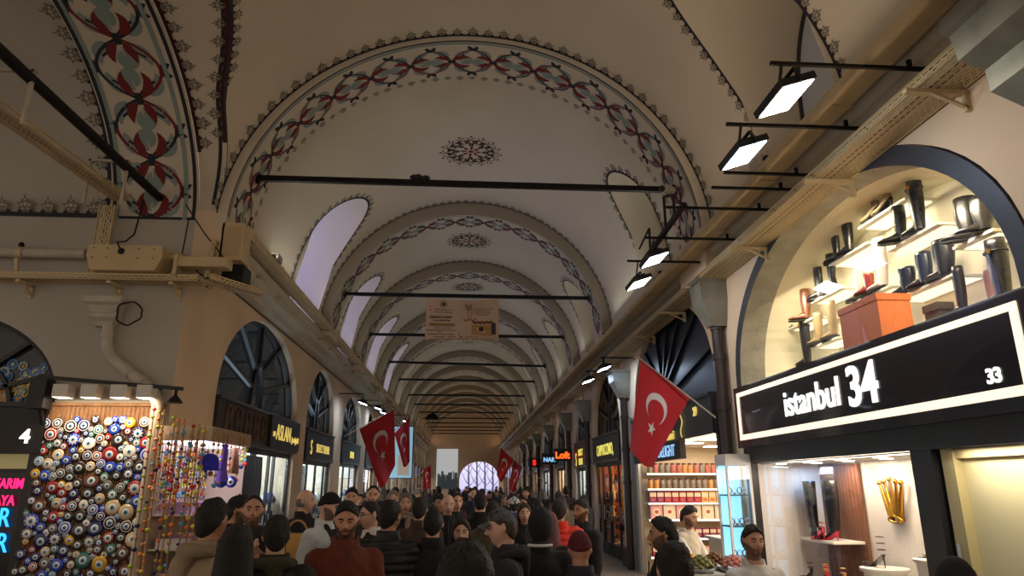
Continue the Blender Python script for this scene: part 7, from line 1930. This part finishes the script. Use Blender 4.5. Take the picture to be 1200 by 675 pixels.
person('person in khaki coat, back turned, beyond the checked cap', 577, 588, 8.0, 165, jcol=(92, 86, 66), hair='short', fine=False, hood=(80, 74, 58))
person('woman in red and white headscarf beside the hooded coat', 643, 600, 6.2, 160, jcol=DK3, hair='hijab', hcol=(120, 60, 66), female=True, fine=False)
t = thing('shoulder_bag', 'mustard coloured bag held beside the bald man in black fleece', 'bag', onY(350, 640, 7.2))
p = onY(347, 640, 7.3); mb = MB(); rows = []
for z, w_, d_ in ((0, .13, .05), (.06, .16, .07), (.2, .17, .075), (.3, .15, .06), (.34, .10, .03)): rows.append([Vector((p.x+w_*cos(2*pi*k/16), p.y+d_*sin(2*pi*k/16), p.z-.22+z)) for k in range(16)])
MUS = mat('mustard fabric', (196, 150, 80), .7, var=.1, scale=8); mb.grid(rows, MUS, True, closeu=True); mb.poly(rows[0][::-1], MUS); mb.poly(rows[-1], MUS); mb.build('body', t)
mb = MB(); mb.tube([p+Vector((.10*cos(a), 0, .10+.14*sin(a))) for a in [pi*q/12 for q in range(13)]], .01, MUS, 6); mb.build('strap', t)
# the rest of the crowd: a few kinds, copied one by one
rg = random.Random(19)
KINDS = []
kd = [dict(jcol=DK1, hair='short'), dict(jcol=DK2, hair='long', hcol=(40, 28, 22), female=True), dict(jcol=(60, 52, 46), hair='short', hood=(70, 60, 50)), dict(jcol=(30, 34, 50), hair='receding', beard=(50, 38, 32)), dict(jcol=DK3, hair='hijab', hcol=(130, 118, 108), female=True), dict(jcol=(24, 24, 26), puff=True, hair='short'), dict(jcol=(74, 30, 34), hair=None, hat='beanie', hatc=(40, 40, 44)), dict(jcol=(90, 84, 74), coat='long', hair='long', hcol=(70, 50, 36), female=True)]
kn_ = ['black jacket', 'dark jacket with long hair', 'brown hooded jacket', 'navy jacket with beard', 'dark coat and headscarf', 'black puffer jacket', 'dark red jacket and beanie', 'grey long coat']
spots = []
tries = 0
while len(spots) < 72 and tries < 4000:
    tries += 1
    Y = 10.4+34*rg.random()**1.5; X = rg.uniform(-2.9, 2.7)
    if Y < 13 and X > 1.2: continue
    if all((X-a)**2+(Y-b)**2 > .62**2 for a, b in spots): spots.append((X, Y))
spots.sort(key=lambda q: q[1]); CNT = {}
for n_, (X, Y) in enumerate(spots):
    k = n_ % 8; away = rg.random() < .55
    hgt = rg.uniform(1.60, 1.80); rz = (180 if away else 0)+rg.uniform(-25, 25)
    ck = (k, away); CNT[ck] = CNT.get(ck, -1)+1
    lab = 'person in %s walking %s down the hall, %s nearest such' % (kn_[k], 'away' if away else 'towards us', ORDN[CNT[ck]])
    if n_ < 8:
        KINDS.append(person(lab, pos=(X, Y), height=hgt, rz=rz, fine=False, stride=.3, skin=n_ % 4, group='crowd walking along the covered street', **kd[k]))
    else:
        c_ = copy_tree(KINDS[k]); c_.location = (X, Y, FZ); c_.rotation_euler = (0, 0, radians(rz)); s_ = hgt/1.765; c_.scale = (s_, s_, s_); c_['label'] = lab
# ------------------------------------------------------------------ light
UPL = .52
w = bpy.data.worlds.new('World'); S.world = w; w.use_nodes = True
bg = w.node_tree.nodes['Background']; bg.inputs[0].default_value = (*lin((255, 233, 212)), 1); bg.inputs[1].default_value = .62
# added fill light above both cornices, without fixtures, to brighten the vault
for i in range(NB):
    B = bay(i); y0 = max(B['y0'], 2.); c = (y0+B['y1'])/2; L_ = B['y1']-y0
    for sg in (-1, 1):
        if i == 0 and sg < 0: continue
        area('added_vault_fill', (sg*3.28, c, 5.42), (sg*.8, c, 8.6), L_*.8, (5.0 if i < 2 else 4.2)*L_*UPL, (255, 226, 196) if i < 1 else (236, 234, 222) if i < 8 else (255, 214, 170), sy=.12)
# ------------------------------------------------------------------ lift everything so the floor is at zero
for o in list(S.objects):
    if o.parent is None: o.location.z -= FZ
